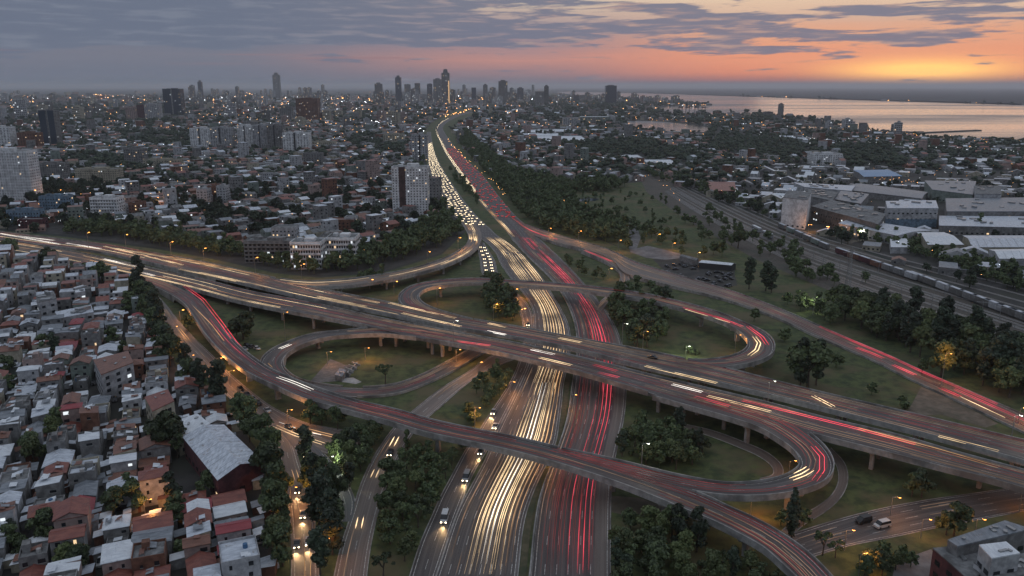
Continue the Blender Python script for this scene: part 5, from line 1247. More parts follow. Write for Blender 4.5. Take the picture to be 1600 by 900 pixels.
block(541, 558, 360, 341, 12, 'wall_white', 'white cube house beside the orange brick hall', 'house', cols=4, name='white_house', roofbox=False)
block(440, 464, 261, 245, 14, 'wall_green', 'pale green block among the middle houses', cols=6, name='apartment_block', cat='apartment block'); block(476, 505, 258, 240, 14, 'wall_grey', 'grey block right of the pale green one', cols=7, name='apartment_block', cat='apartment block')
block(600, 632, 225, 210, 20, 'wall_cream', 'cream block left of the twin tower', cols=9, lit=.15, name='apartment_block', cat='apartment block'); block(488, 525, 232, 222, 20, 'wall_cream', 'cream row block right of the pale slabs', cols=12, lit=.2, name='apartment_block', cat='apartment block'); block(567, 585, 234, 225, 16, 'wall_white', 'small white block in the trees', cols=5, name='apartment_block', cat='apartment block')
# skyline towers
SKY = [(312, 318, 158, 128, 6, 'slim tower with antenna on the left horizon'), (429, 439, 154, 117, 8, 'tallest dark tower on the left half of the skyline'), (587, 598, 160, 131, 5, 'square tower right of the yellow glow'), (619, 628, 160, 121, 7, 'pointed tower of the central group'), (633, 642, 160, 132, 0, 'flat tower of the central group'),
       (649, 657, 160, 130, 0, 'round topped tower of the central group'), (668, 676, 160, 131, 0, 'slim pale tower of the central group'), (678, 691, 161, 124, 4, 'broad tower beside the tallest one'), (691, 703, 162, 114, 14, 'tallest skyline tower with a golden lit edge'), (737, 744, 160, 137, 0, 'slim tower, first right of the tallest'), (755, 762, 162, 133, 4, 'slim pointed tower, second right of the tallest'),
       (779, 793, 162, 127, 5, 'broad pointed tower between highway end and bay'), (808, 818, 158, 138, 4, 'dome topped grey tower near the bay'), (836, 851, 166, 143, 0, 'wide dark slab before the bay'), (850, 857, 166, 135, 5, 'slim tower joined to the wide dark slab'), (896, 904, 160, 149, 0, 'small tower on the shore'), (905, 914, 161, 149, 0, 'second small tower on the shore'), (917, 924, 161, 150, 0, 'third small tower on the shore'),
       (945, 962, 165, 134, 3, 'isolated wide tower with lit top before the bay'), (1216, 1222, 184, 163, 4, 'slim tower on the second spit'), (1193, 1206, 184, 175, 0, 'low block beside the spit tower')]
for i, (a, b, v0, v1, tp, l) in enumerate(SKY):
    pp = P((a + b) / 2, v0); tp_ = tp * pp[1] / 1250
    block(a, b, v0, v1, max(25, (b - a) / pxm(pp[1]) * .8), ['glass_blue', 'wall_grey', 'concrete_dark'][i % 3], l, 'skyscraper', cols=6, floors=18, lit=.05 if i != 8 else .12, top=tp_, name='skyscraper', side=False, roofbox=i % 2 == 0)
mb = MB(); q = P(703, 162); h_ = height_at(q[0], q[1], 126); mb.box(q[0] - 6, q[1] - .8, 0, 7, 3, h_); t = tag(link('lit_facade_panel', mb.mesh('lit_panel', [m_emit('gold_light', (1, .62, .30), .8, False)])), 'golden lit vertical strip at the foot of the tallest tower', 'light strip')
# other buildings on the right
block(1265, 1309, 258, 241, 30, 'wall_pale', 'white apartment block in the trees above the blue roof', cols=12, lit=.06, name='apartment_block', cat='apartment block', rib_=4)
block(879, 905, 199, 185, 60, 'wall_white', 'pale hall with vertical bays in the middle distance', 'hall', cols=8, name='hall', roofbox=False, rib_=6); block(905, 952, 194, 183, 60, 'wall_green', 'long low hall attached to the pale hall', 'hall', cols=12, name='hall', roofbox=False, roof='roof_pale')
for q in [(808, 868, 209, 203, 'roof_pale', 'long white roofed market hall, upper one'), (840, 925, 207, 202, 'roof_pale', 'long white roofed market hall, right one'), (838, 915, 224, 214, 'roof_pale', 'long white roofed market hall with bluish front'), (818, 880, 216, 209, 'roof_pale', 'white roofed market hall in the middle'),
          (1007, 1056, 261, 251, 'roof_pale', 'pale low hall above the rail yard'), (973, 1002, 251, 243, 'roof_pale', 'small white building with a bright lamp'), (1225, 1300, 262, 259, 'roof_pale', 'thin pale roof left of the blue roof'), (1497, 1562, 258, 248, 'roof_pale', 'long white building in the far right')]:
    p = P((q[0] + q[1]) / 2, q[2]); block(q[0], q[1], q[2], (q[2] + q[3]) / 2 + 1.5, max(18, (P(q[0], q[3])[1] - p[1]) * .8), 'wall_white', q[5], 'hall', cols=10, floors=2, name='hall', roofbox=False, roof=q[4], side=False)

def poly_block(name, label, cat, base_px, zt, wall, roof, gable=None, windows=0, sheds=None, lit=.1, bandcol=None, zb=0.0):
    """building over a traced four sided footprint: base corners are read at roof height zt"""
    c4 = [P(u, v, zt)[:2] for u, v in base_px]; c = np.mean(c4, axis=0); t = thing(name, label, cat, (c[0], c[1], 0))
    L_ = [tuple(q - c) for q in c4]; mb = MB(); mb.prism(L_, -.2, zt - .3); part('wall', mb, MAT[wall], t)
    mb = MB(); a, b, d, e = [np.array(q) for q in L_]
    def g(z, q, k=1.02): return (q[0] * k, q[1] * k, z)
    if gable:
        m1 = (a + e) / 2; m2 = (b + d) / 2
        n = sheds or 1
        for side_, (p0, p1, r0, r1) in enumerate(((a, b, m1, m2), (e, d, m1, m2))):
            for i in range(n):
                f0, f1 = i / n, (i + 1) / n; s0, s1 = p0 + (p1 - p0) * f0, p0 + (p1 - p0) * (f1 - .004); q0, q1 = r0 + (r1 - r0) * f0, r0 + (r1 - r0) * (f1 - .004)
                jz = random.uniform(0, .05) if n > 1 else 0
                mm = MB(); pts = [g(zt + jz, s0), g(zt + jz, s1), (q1[0], q1[1], zt + gable + jz), (q0[0], q0[1], zt + gable + jz)]
                mm.hexa([(x, y, z - .12) for x, y, z in pts], pts); part('roof_sheet' if n > 1 else 'roof', mm, MAT[roof], t)
        for (p0, p1, mm_) in ((a, e, m1), (b, d, m2)):
            mm = MB(); mm.poly([(p0[0], p0[1], zt - .32), (p1[0], p1[1], zt - .32), (p1[0], p1[1], zt - .02), (mm_[0], mm_[1], zt + gable - .05), (p0[0], p0[1], zt - .02)]); part('gable', mm, MAT[wall], t)
    else:
        mm = MB(); mm.prism([(q[0] * 1.01, q[1] * 1.01) for q in L_], zt - .298, zt); part('roof', mm, MAT[roof], t)
        if sheds:
            for i in range(sheds):
                mm = MB(); f, h_ = random.uniform(.12, .88), random.uniform(.15, .85); q = a + (b - a) * f; r_ = e + (d - e) * f; s_ = q + (r_ - q) * h_; us_ = .3 if c[1] < 330 else 1.0; mm.box(s_[0], s_[1], zt + .004, random.uniform(2, 8) * us_, random.uniform(1.5, 4) * us_, random.uniform(.5, 1.8) * us_, 0, random.uniform(0, 3)); part('roof_unit', mm, MAT['metal'], t)
    if windows:
        mm = MB()
        for p0, p1 in ((a, b), (b, d), (d, e), (e, a)):
            v = p1 - p0; Ln = np.linalg.norm(v); v = v / Ln; nrm = np.array((v[1], -v[0]))
            if np.dot(nrm, (p0 + p1) / 2) < 0: nrm = -nrm
            if nrm[1] > .3: continue
            n = max(2, int(Ln / 4.0))
            for fl in range(windows):
                for i in range(n):
                    xm = Ln * (i + .5) / n; z0 = 1.2 + fl * (zt - 1.5) / windows; r_ = random.random(); mi = (1 if r_ < lit * .6 else 2) if r_ < lit else 0
                    o_ = nrm * .07; A_ = p0 + v * (xm - .9) + o_; B_ = p0 + v * (xm + .9) + o_; mm.poly([(A_[0], A_[1], z0), (B_[0], B_[1], z0), (B_[0], B_[1], z0 + 1.3), (A_[0], A_[1], z0 + 1.3)], mi)
        o = part('window', mm, [MAT['glass'], MAT['lit_warm'], MAT['lit_cool']], t); o['kind'] = 'stuff'
    if bandcol:
        mm = MB(); mm.prism([(q[0] * 1.012, q[1] * 1.012) for q in L_], .1, zt * .42); part('wall_band', mm, MAT[bandcol], t)
    w_ = [np.array(q) for q in c4]; BF.append((c[0], c[1], max(np.linalg.norm(w_[0] - w_[2]), np.linalg.norm(w_[1] - w_[3])) / 2)); return t
for q in [
 ('factory', 'dark long factory hall behind the pale silo tower', 'factory', [(1268, 322), (1372, 350), (1384, 334), (1300, 312)], 13, 'concrete_dark', 'roof_grey', None, 2, 16, .25, None),
 ('silo_tower', 'pale silo building with vertical ribs', 'silo', [(1223, 308), (1262, 312), (1268, 300), (1232, 297)], 26, 'wall_pale', 'roof_grey', None, 1, 2, .05, None),
 ('factory', 'low grey roofed factory just behind the silo', 'factory', [(1264, 306), (1300, 313), (1310, 300), (1262, 295)], 12, 'wall_grey', 'roof_grey', None, 0, 14, .1, None),
 ('factory', 'second low factory right behind the silo', 'factory', [(1304, 311), (1345, 318), (1358, 303), (1314, 298)], 9, 'wall_grey', 'roof_tin_dark', None, 0, 10, .1, None),
 ('factory', 'pale roofed factory strip at the back of the yard', 'factory', [(1258, 292), (1330, 298), (1336, 290), (1240, 285)], 9, 'wall_white', 'roof_tin', None, 0, 12, .1, None),
 ('factory', 'white factory with a blue painted lower half', 'factory', [(1387, 325), (1466, 325), (1462, 313), (1384, 314)], 17, 'wall_white', 'roof_tin', None, 3, 4, .15, 'wall_blue'),
 ('factory', 'white low hall with a grey roof in front of the dark factory', 'factory', [(1311, 349), (1402, 368), (1455, 360), (1335, 342)], 8, 'wall_white', 'roof_tin', 1.2, 1, 10, .3, None),
 ('warehouse', 'beige warehouse with a pale gable roof', 'warehouse', [(1450, 382), (1506, 382), (1475, 363), (1432, 363)], 8, 'wall_cream', 'roof_pale', 2.0, 1, 8, .25, None),
 ('warehouse', 'long pale warehouse with a low gable roof at right', 'warehouse', [(1520, 386), (1640, 386), (1620, 368), (1505, 368)], 8, 'wall_cream', 'roof_tin', 2.0, 1, 10, .2, None),
 ('warehouse', 'white blue-lit warehouse at the right edge', 'warehouse', [(1562, 404), (1660, 404), (1650, 388), (1546, 390)], 9, 'wall_white', 'roof_pale', 2.0, 1, 8, .4, None),
 ('factory', 'grey green roofed factory hall far right', 'factory', [(1457, 296), (1520, 304), (1525, 283), (1445, 282)], 12, 'wall_green', 'roof_tin_dark', None, 1, 6, .1, None),
 ('factory', 'white stepped factory office far right', 'factory', [(1524, 303), (1565, 303), (1563, 290), (1522, 290)], 16, 'wall_white', 'roof_grey', None, 3, 4, .1, None),
 ('factory', 'long grey factory front at the right edge', 'factory', [(1480, 330), (1640, 330), (1640, 308), (1478, 310)], 12, 'wall_grey', 'roof_tin_dark', None, 2, 12, .08, None),
 ('factory', 'long low dark hall below the grey factory front', 'factory', [(1468, 352), (1640, 356), (1640, 338), (1468, 337)], 8, 'wall_grey', 'roof_tin', None, 1, 10, .1, None),
 ('warehouse', 'warehouse with a bright blue roof', 'warehouse', [(1350, 276), (1410, 275), (1386, 265), (1334, 266)], 10, 'wall_grey', 'roof_blue', 1.0, 1, 1, .2, None),
 ('shed', 'long dark covered shed right of the blue roof', 'shed', [(1320, 296), (1440, 310), (1450, 300), (1340, 286)], 7, 'wall_grey', 'roof_tin_dark', 1.0, 0, 1, .1, None),
 ('shed', 'white shed roof beside the tree clump', 'shed', [(1392, 386), (1422, 386), (1415, 371), (1390, 371)], 5, 'wall_white', 'roof_pale', 1.0, 0, 1, .1, None),
 ('warehouse', 'red roofed low hall left of the bluish houses', 'warehouse', [(1110, 298), (1150, 298), (1148, 284), (1105, 284)], 7, 'wall_maroon', 'roof_red', 1.0, 1, 1, .2, None),
 ('hall', 'small white lit hall with two bright lamps', 'hall', [(1125, 297), (1153, 297), (1152, 293), (1125, 293)], 6, 'wall_white', 'roof_tin', None, 1, 1, .8, None),
]:
    poly_block(*q)
# near buildings
poly_block('warehouse', 'big warehouse with a pale corrugated gable roof beside the avenue', 'warehouse', [(286, 683), (340, 750), (411, 722), (350, 664)], 7.5, 'wall_maroon', 'roof_tin', 2.2, 1, 15, .05)
poly_block('warehouse', 'small white roofed workshop above the big warehouse', 'warehouse', [(262, 662), (278, 683), (328, 662), (308, 646)], 7, 'wall_cream', 'roof_pale', None, 1, 4, .1)
poly_block('building', 'maroon corner building with a flat dark roof at the bottom right', 'building', [(1458, 856), (1515, 906), (1560, 880), (1510, 852)], 14, 'wall_maroon', 'roof_grey', None, 4, 3, .03)
poly_block('building', 'long grey flat roofed building behind the maroon one', 'building', [(1481, 843), (1497, 853), (1610, 826), (1570, 813)], 17, 'wall_grey', 'roof_tin_dark', None, 3, 6, .05)
poly_block('building', 'white penthouse block with small windows on the roof terrace, lower right', 'building', [(1530, 851), (1550, 872), (1594, 864), (1572, 846)], 20, 'wall_white', 'roof_pale', None, 4, 2, .05)
poly_block('building', 'pale stepped roofs right of the maroon building', 'building', [(1522, 878), (1560, 905), (1640, 890), (1600, 864)], 15.5, 'wall_white', 'roof_grey', None, 4, 8, .05)
poly_block('school', 'long white two storey school block with rows of windows', 'school', [(86, 487), (92, 497), (146, 487), (142, 476)], 7, 'wall_white', 'roof_tin', None, 2, 4, .05)
poly_block('apartment_block', 'white blank walled block with a dark stair slot, upper left', 'apartment block', [(56, 462), (60, 472), (88, 466), (84, 455)], 12, 'wall_white', 'roof_grey', None, 3, 3, .03)
poly_block('apartment_block', 'white house block with two dark roof windows, upper left', 'apartment block', [(115, 449), (118, 457), (133, 454), (130, 445)], 9, 'wall_white', 'roof_pale', None, 2, 2, .03)
poly_block('house', 'tall white four storey house with rusty roof edge above the brown house', 'house', [(146, 562), (158, 585), (208, 566), (200, 548)], 12, 'wall_white', 'roof_rust', None, 4, 3, .04)
poly_block('house', 'cream three storey row house beside the avenue trees', 'house', [(226, 620), (238, 642), (272, 626), (262, 608)], 10, 'wall_cream', 'roof_red', None, 3, 2, .06)
# concrete hut on the loop lawn
h0 = poly_block('hut', 'small ruined concrete hut with broken walls on the lawn', 'hut', [(523, 585), (534, 588), (541, 578), (531, 575)], 2.6, 'wall_grey', 'roof_tin_dark', None, 0, 1)
mb = MB(); a_, b_ = P(540, 586), P(558, 568)
for k_ in range(4):
    p_ = a_ + (b_ - a_) * k_ / 3.3; mb.box(p_[0], p_[1], 0, .4, 6, 1.6 - .3 * k_, 0, .8)
mb.tube(a_ + (0, 0, .5), b_ + (0, 0, .5), .4, .4, 4); tag(link('ruin_wall', mb.mesh('ruin_wall', [MAT['concrete_light']])), 'broken white wall pieces beside the hut', 'ruin')
tag(sheet('pavement', [(531, 592), (552, 590), (565, 597), (556, 600), (534, 597)], MAT['concrete_light'], .06), 'pale slab beside the hut', kind='structure')
# silver creek-side canopy in the park, curved pale shelter roofs
poly_block('canopy', 'long pale canopy roof at the car park', 'canopy', [(1092, 410), (1143, 414.5), (1150, 411.5), (1100, 406.5)], 4, 'metal_dark', 'roof_pale', .8, 0, 1)
poly_block('shed', 'dark long shed above the car park', 'shed', [(1062, 400), (1088, 407), (1092, 404), (1068, 398)], 4, 'wall_grey', 'roof_grey', .8, 0, 1)
# lattice mast
t = thing('lattice_mast', 'tall steel lattice mast beside the railway tracks', 'mast', P(1323, 464, 0)); Hm = height_at(*P(1323, 464)[:2], 386)
for sx in (-1, 1):
    for sy in (-1, 1):
        mb = MB(); mb.tube((sx * 1.3, sy * 1.3, 0), (sx * .45, sy * .45, Hm), .16, .10, 5); part('leg', mb, MAT['metal'], t)
for k_ in range(14):
    z0, z1 = Hm * k_ / 14, Hm * (k_ + 1) / 14; w0, w1 = 1.3 - .85 * k_ / 14, 1.3 - .85 * (k_ + 1) / 14; mb = MB()
    for sx, sy, ex, ey in ((-1, -1, 1, -1), (1, -1, 1, 1), (1, 1, -1, 1), (-1, 1, -1, -1)): mb.tube((sx * w0, sy * w0, z0), (ex * w1, ey * w1, z1), .06, .06, 4, 0, False)
    part('brace', mb, MAT['metal'], t)
for k_ in (0, 1, 2): mb = MB(); mb.box(0, 0, Hm - 2 - 1.2 * k_, 4.2 - k_, .3, .3); part('antenna', mb, MAT['metal'], t)
# harbour cranes
for i, u in enumerate((1063, 1074, 1088, 1099)):
    p = P(u, 178); s = p[1] / 1250; t = thing('harbour_crane', 'dark harbour crane at the inlet, %s from the left' % LN[i], 'crane', p, 0, 'harbour cranes')
    mb = MB()
    for sx in (-1, 1): mb.tube((sx * 3 * s, 0, 0), (sx * 2 * s, 0, 12 * s), .5 * s, .4 * s, 4)
    part('leg', mb, MAT['metal_dark'], t); mb = MB(); mb.box(0, 0, 9 * s, 7 * s, 2 * s, 1.4 * s); mb.tube((-2 * s, 0, 10 * s), (4 * s, 0, 18 * s), .5 * s, .3 * s, 4); part('boom', mb, MAT['metal_dark'], t)
# pier and breakwater
mb = MB(); 
for (a_, b_) in (((1432, 209), (1530, 204.6)), ((1400, 209), (1440, 207))):
    p, q = P(*a_), P(*b_); d = q - p; mb.box((p[0] + q[0]) / 2, (p[1] + q[1]) / 2, 0, np.linalg.norm(d), 14, 3.5, 0, math.atan2(d[1], d[0]))
tag(link('pier', mb.mesh('breakwater', [MAT['concrete_dark']])), 'long thin harbour pier reaching into the estuary', 'pier')
# ------------------------------------------------------------------ railway
def rail_line(a, k0=0):
    pts = np.array([P(u, v, .06) for u, v in a]); return pts
tracks = []
for i, (du0, dv0) in enumerate([(0, 0), (9, -3), (18, -6.5), (27, -10), (36, -13.5), (46, -17), (58, -22), (4, -1.5), (31.5, -12), (68, -26), (80, -30), (92, -34)]):
    tracks.append(rail_line([(1035 + du0 * .3, 296 + dv0 * .5), (1085 + du0 * .5, 330 + dv0 * .6), (1190 + du0 * .7, 388 + dv0 * .7), (1300 + du0, 436 + dv0), (1440 + du0 * 1.4, 488 + dv0 * 1.3), (1600 + du0 * 1.8, 548 + dv0 * 1.6), (1800 + du0 * 2.2, 625 + dv0 * 2.2)]))
for i, tpts in enumerate(tracks):
    n = 60; tt = np.linspace(0, len(tpts) - 1, n); A = np.stack([np.interp(tt, range(len(tpts)), tpts[:, k]) for k in range(3)], 1)
    A[:, :2] = np.stack([np.convolve(np.pad(A[:, k], 4, 'edge'), np.ones(9) / 9, 'valid') for k in (0, 1)], 1)
    d = np.gradient(A[:, :2], axis=0); d /= np.linalg.norm(d, axis=1)[:, None]; nn = np.column_stack([-d[:, 1], d[:, 0], 0 * d[:, 0]])
    t = tag(bars('railway_track', [A + nn * .75, A - nn * .75], MAT['rail'], .24, .16, .1), '%s railway track counted across the yard' % LN[i], 'railway track', 'parallel railway tracks')
    me = strip_mesh('sleeper_bed', A + nn * 1.3 + (0, 0, .03), A - nn * 1.3 + (0, 0, .03), [MAT['concrete_dark']]); link('sleeper_bed', me, t)
def wagon(u, v, u2, v2, kind, colr, label, L=15, h=3.4):
    p, q = P(u, v, .2), P(u2, v2, .2); a = math.atan2(q[1] - p[1], q[0] - p[0]); t = thing('rail_wagon' if kind != 'pass' else 'rail_carriage', label, 'wagon' if kind != 'pass' else 'train carriage', p, a, 'rolling stock in the yard')
    mb = MB(); mb.box(0, 0, .9, L, 2.7, h, 0); part('body', mb, MAT[colr], t)
    mb = MB(); mb.box(0, 0, .9 + h, L - .3, 2.3, .25); part('roof', mb, MAT['roof_tin' if kind != 'pass' else 'roof_pale'], t)
    mb = MB(); mb.box(0, 0, .55, L - .5, 2.0, .35); part('frame', mb, MAT['metal_dark'], t)
    for s_ in (-1, 1): mb = MB(); mb.box(s_ * L * .33, 0, .12, 2.6, 2.2, .7); part('bogie', mb, MAT['metal_dark'], t)
    if kind == 'pass':
        mb = MB()
        for s_ in (-1, 1):
            for k_ in range(9): mb.box(-L / 2 + L * (k_ + .5) / 9, s_ * 1.36, 2.3, L / 14, .06, .9)
        part('window', mb, MAT['glass'], t)
wagon(1182, 362, 1210, 376, 'pass', 'wall_white', 'short white railcar left end', 17); wagon(1199, 371, 1230, 386, 'pass', 'wall_white', 'short white railcar right end', 17)
x0, y0, x1, y1 = 1316, 397, 1405, 427
for i in range(7):
    u, v = 1316 + i * 17.5, 399 + i * 6.1; wagon(u, v, u + 17, v + 6, 'box', ['wall_maroon', 'wall_brick', 'wall_maroon', 'wall_brick', 'wall_grey', 'wall_grey', 'wall_white'][i], '%s wagon of the red and grey freight train' % LN[i])
for i in range(10):
    u, v = 1432 + i * 20, 438 + i * 7.6; wagon(u, v, u + 18, v + 7, 'box', ['wall_grey', 'concrete_dark', 'wall_white', 'concrete_dark'][i % 4], '%s grey wagon parked on the right sidings' % LN[i])
for i in range(6):
    u, v = 1222 + i * 13, 358 + i * 6.0; wagon(u, v, u + 18, v + 8, 'box', ['concrete_dark', 'wall_green', 'concrete_dark'][i % 3], '%s dark wagon behind the white railcar' % LN[i], 13)
# overhead line masts between the tracks
for i in range(26):
    f = i / 25; u, v = (1100 + 520 * f) + random.uniform(-6, 6), 336 + 205 * f + random.choice((-14, 8)); p = P(u, v)
    t = thing('catenary_mast', None, 'mast', p, -.5, 'overhead line masts'); mb = MB(); mb.tube((0, 0, 0), (0, 0, 8.5), .16, .12, 5); part('pole', mb, MAT['metal'], t); mb = MB(); mb.tube((-3.2, 0, 7.8), (3.2, 0, 7.8), .09, .09, 4); part('cross_arm', mb, MAT['metal'], t)
    AUTO.append((t, 'grey overhead line mast between the tracks', (u, v)))
# cars in the park car park
for i in range(34):
    u, v = random.uniform(1040, 1145), 0; v = 408 + (u - 1040) * .18 + random.uniform(0, 26)
    o = link('parked_car', fc[('head', random.choice(('white', 'black', 'silver', 'grey')))], None, P(u, v, .05), random.choice((.3, .3, 1.87)))
    o.data = o.data.copy() if i == 0 else bpy.data.objects['parked_car'].data
    if i == 0:
        o.data.materials[2] = MAT['metal']; o.data.materials[0] = MAT['car_black']
    tag(o, 'dark car parked on the car park beside the park', 'car', 'cars on the park car park')
# ------------------------------------------------------------------ low houses
WALLS = ['white', 'cream', 'grey', 'grey', 'grey', 'cream', 'brick', 'pink', 'grey', 'green', 'white', 'grey']
ROOFS = [('tin', 6), ('tin_dark', 4), ('red', 5), ('rust', 4), ('crimson', 1), ('grey', 5), ('pale', 4)]
RN = dict(tin='pale tin', tin_dark='dark tin', red='dark red', rust='rusty brown', crimson='crimson', grey='flat grey', pale='white')
winm = MB(); winm.box(0, 0, 0, 1.15, .10, 1.15); winm.box(0, -.07, -.12, 1.35, .12, .10, 1); WIN = {}
for k_, m_ in (('dark', 'glass'), ('warm', 'lit_warm'), ('cool', 'lit_cool')): WIN[k_] = winm.mesh('window', [MAT[m_], MAT['concrete_light']])
dm = MB(); dm.box(0, 0, 0, 1.0, .12, 2.05); DOOR = dm.mesh('door', [MAT['metal_dark']])
tm = MB(); tm.tube((0, 0, 0), (0, 0, 1.1), .62, .58, 10); tm.tube((0, 0, 1.1), (0, 0, 1.25), .6, .2, 10); TANK = [tm.mesh('water_tank', [MAT['tank_blue']]), tm.mesh('water_tank', [MAT['concrete_light']])]
am = MB(); am.box(0, 0, 0, .8, .5, .6); ACU = am.mesh('roof_unit', [MAT['metal']])
def house(x, y, w, d, fl, rot, wall, roof, near=True):
    H = fl * 2.9 + random.uniform(-.2, .4); p = (x, y, 0)
    o = thing('house', None, 'house', p, rot, 'low houses of the dense district')
    lb = '%s walled %s house under a %s roof' % (wall.replace('brick', 'brown'), ('one storey', 'two storey', 'three storey', 'four storey')[fl - 1], RN[roof])
    mb = MB(); style = 'flat' if roof == 'grey' or (roof == 'tin' and random.random() < .2) else random.choice(('gable', 'gable', 'shed', 'hip'))
    mb.box(0, 0, -.1, w, d, H + .1)
    part('wall', mb, MAT['wall_' + wall], o)
    rm = MAT['roof_' + roof]; ov = .3
    if style == 'flat':
        mb = MB(); mb.box(0, 0, H + .003, w - .5, d - .5, .08); part('roof', mb, rm, o)
        mb = MB()
        for (sx, sy, lx, ly) in ((0, -1, w, .2), (0, 1, w, .2), (-1, 0, .2, d - .4), (1, 0, .2, d - .4)): mb.box(sx * (w / 2 - .1), sy * (d / 2 - .1), H + .004, lx, ly, .7)
        part('parapet', mb, MAT['wall_' + wall], o)
        if random.random() < .6:
            mb = MB(); bw, bd = w * random.uniform(.25, .5), d * random.uniform(.2, .4); mb.box(random.uniform(-1, 1) * (w - bw) * .4, random.uniform(-1, 1) * (d - bd) * .4, H + .09, bw, bd, 2.2); part('roof_room', mb, MAT['wall_' + wall], o)
    elif style in ('gable', 'hip'):
        rise = min(w, d) * random.uniform(.14, .24); al = d >= w
        a_, b_ = (w / 2 + ov, d / 2 + ov); hip = min(a_, b_) * .8 if style == 'hip' else 0
        if al: R0, R1 = (0, -b_ + hip, H + rise), (0, b_ - hip, H + rise)
        else: R0, R1 = (-a_ + hip, 0, H + rise), (a_ - hip, 0, H + rise)
        c_ = [(-a_, -b_, H), (a_, -b_, H), (a_, b_, H), (-a_, b_, H)]; mb = MB()
        if al: fs = [(c_[1], c_[2], R1, R0), (c_[3], c_[0], R0, R1), (c_[0], c_[1], R0), (c_[2], c_[3], R1)]
        else: fs = [(c_[0], c_[1], R1, R0), (c_[2], c_[3], R0, R1), (c_[1], c_[2], R1), (c_[3], c_[0], R0)]
        for f_ in fs[:2] + (fs[2:] if hip else []):
            mb.poly([(q[0], q[1], q[2] + .02) for q in f_]); mb.poly([(q[0], q[1], q[2] - .12) for q in f_][::-1])
        mb.poly([(q[0], q[1], H - .12) for q in c_][::-1])
        mb.tube(R0, R1, .13, .13, 5); part('roof', mb, rm, o)
        if not hip:
            for s_ in (-1, 1):
                mb = MB()
                if al: mb.poly([(-w / 2, s_ * d / 2, H - .02), (w / 2, s_ * d / 2, H - .02), (0, s_ * d / 2, H + rise - .05)])
                else: mb.poly([(s_ * w / 2, -d / 2, H - .02), (s_ * w / 2, d / 2, H - .02), (s_ * w / 2, 0, H + rise - .05)])
                part('gable', mb, MAT['wall_' + wall], o)
    else:
        # lean-to sheets of unequal size
        n = random.choice((1, 2, 2, 3)); x0 = -w / 2
        cuts = sorted([0] + [random.uniform(.25, .75) for _ in range(n - 1)] + [1])
        for i in range(len(cuts) - 1):
            a_, b_ = -w / 2 + w * cuts[i], -w / 2 + w * cuts[i + 1]
            if b_ - a_ < .5: continue
            z0, z1 = H + random.uniform(.05, .3), H + random.uniform(.5, 1.1); mb = MB()
            if random.random() < .5: z0, z1 = z1, z0
            pts = [(a_ + .03, -d / 2 - .25, z0), (b_ - .03, -d / 2 - .25, z0), (b_ - .03, d / 2 + .25, z1), (a_ + .03, d / 2 + .25, z1)]
            mb.hexa([(q[0], q[1], q[2] - .10) for q in pts], pts); part('roof_sheet', mb, rm if random.random() < .75 else MAT['roof_' + random.choice(('tin', 'tin_dark', 'rust', 'pale'))], o)
            mb = MB(); mb.hexa([(a_ + .05, -d / 2 + .05, H - .05), (b_ - .05, -d / 2 + .05, H - .05), (b_ - .05, d / 2 - .05, H - .05), (a_ + .05, d / 2 - .05, H - .05)], [(a_ + .05, -d / 2 + .05, z0 - .12), (b_ - .05, -d / 2 + .05, z0 - .12), (b_ - .05, d / 2 - .05, z1 - .12), (a_ + .05, d / 2 - .05, z1 - .12)], bot=False); part('eave_wall', mb, MAT['wall_' + wall], o)
    if near:
        # patched sheets, lean-tos and clutter on and beside the roof
        if style in ('flat', 'shed') or random.random() < .4:
            for _ in range(random.choice((1, 2, 2, 3))):
                mb = MB(); sw, sd_ = random.uniform(1.2, 3.2), random.uniform(1.0, 2.6); px_, py_ = random.uniform(-1, 1) * max(.1, w / 2 - sw * .6), random.uniform(-1, 1) * max(.1, d / 2 - sd_ * .6)
                zz = H + (1.15 if style == 'shed' else .75 if style == 'flat' else min(w, d) * .2 + .2); ti = random.uniform(-.35, .35)
                pts = [(px_ - sw / 2, py_ - sd_ / 2, zz - ti), (px_ + sw / 2, py_ - sd_ / 2, zz - ti * .6), (px_ + sw / 2, py_ + sd_ / 2, zz + ti), (px_ - sw / 2, py_ + sd_ / 2, zz + ti)]
                mb.hexa([(q[0], q[1], q[2] - .07) for q in pts], pts)
                for q in pts: mb.tube((q[0] * .98, q[1] * .98, H - .1), (q[0] * .98, q[1] * .98, q[2] - .05), .05, .05, 3, 0, False)
                part('roof_patch', mb, MAT['roof_' + random.choice(('pale', 'tin', 'tin_dark', 'rust', 'pale'))], o)
        if random.random() < .45:
            mb = MB(); aw = w * random.uniform(.35, .8); az = random.uniform(2.0, 2.7); ay = -d / 2 - .1
            pts = [(-aw / 2, ay - 1.6, az - .4), (aw / 2, ay - 1.6, az - .4), (aw / 2, ay, az), (-aw / 2, ay, az)]; mb.hexa([(q[0], q[1], q[2] - .07) for q in pts], pts)
            part('awning', mb, MAT['roof_' + random.choice(('pale', 'tin', 'tin_dark', 'rust'))], o)
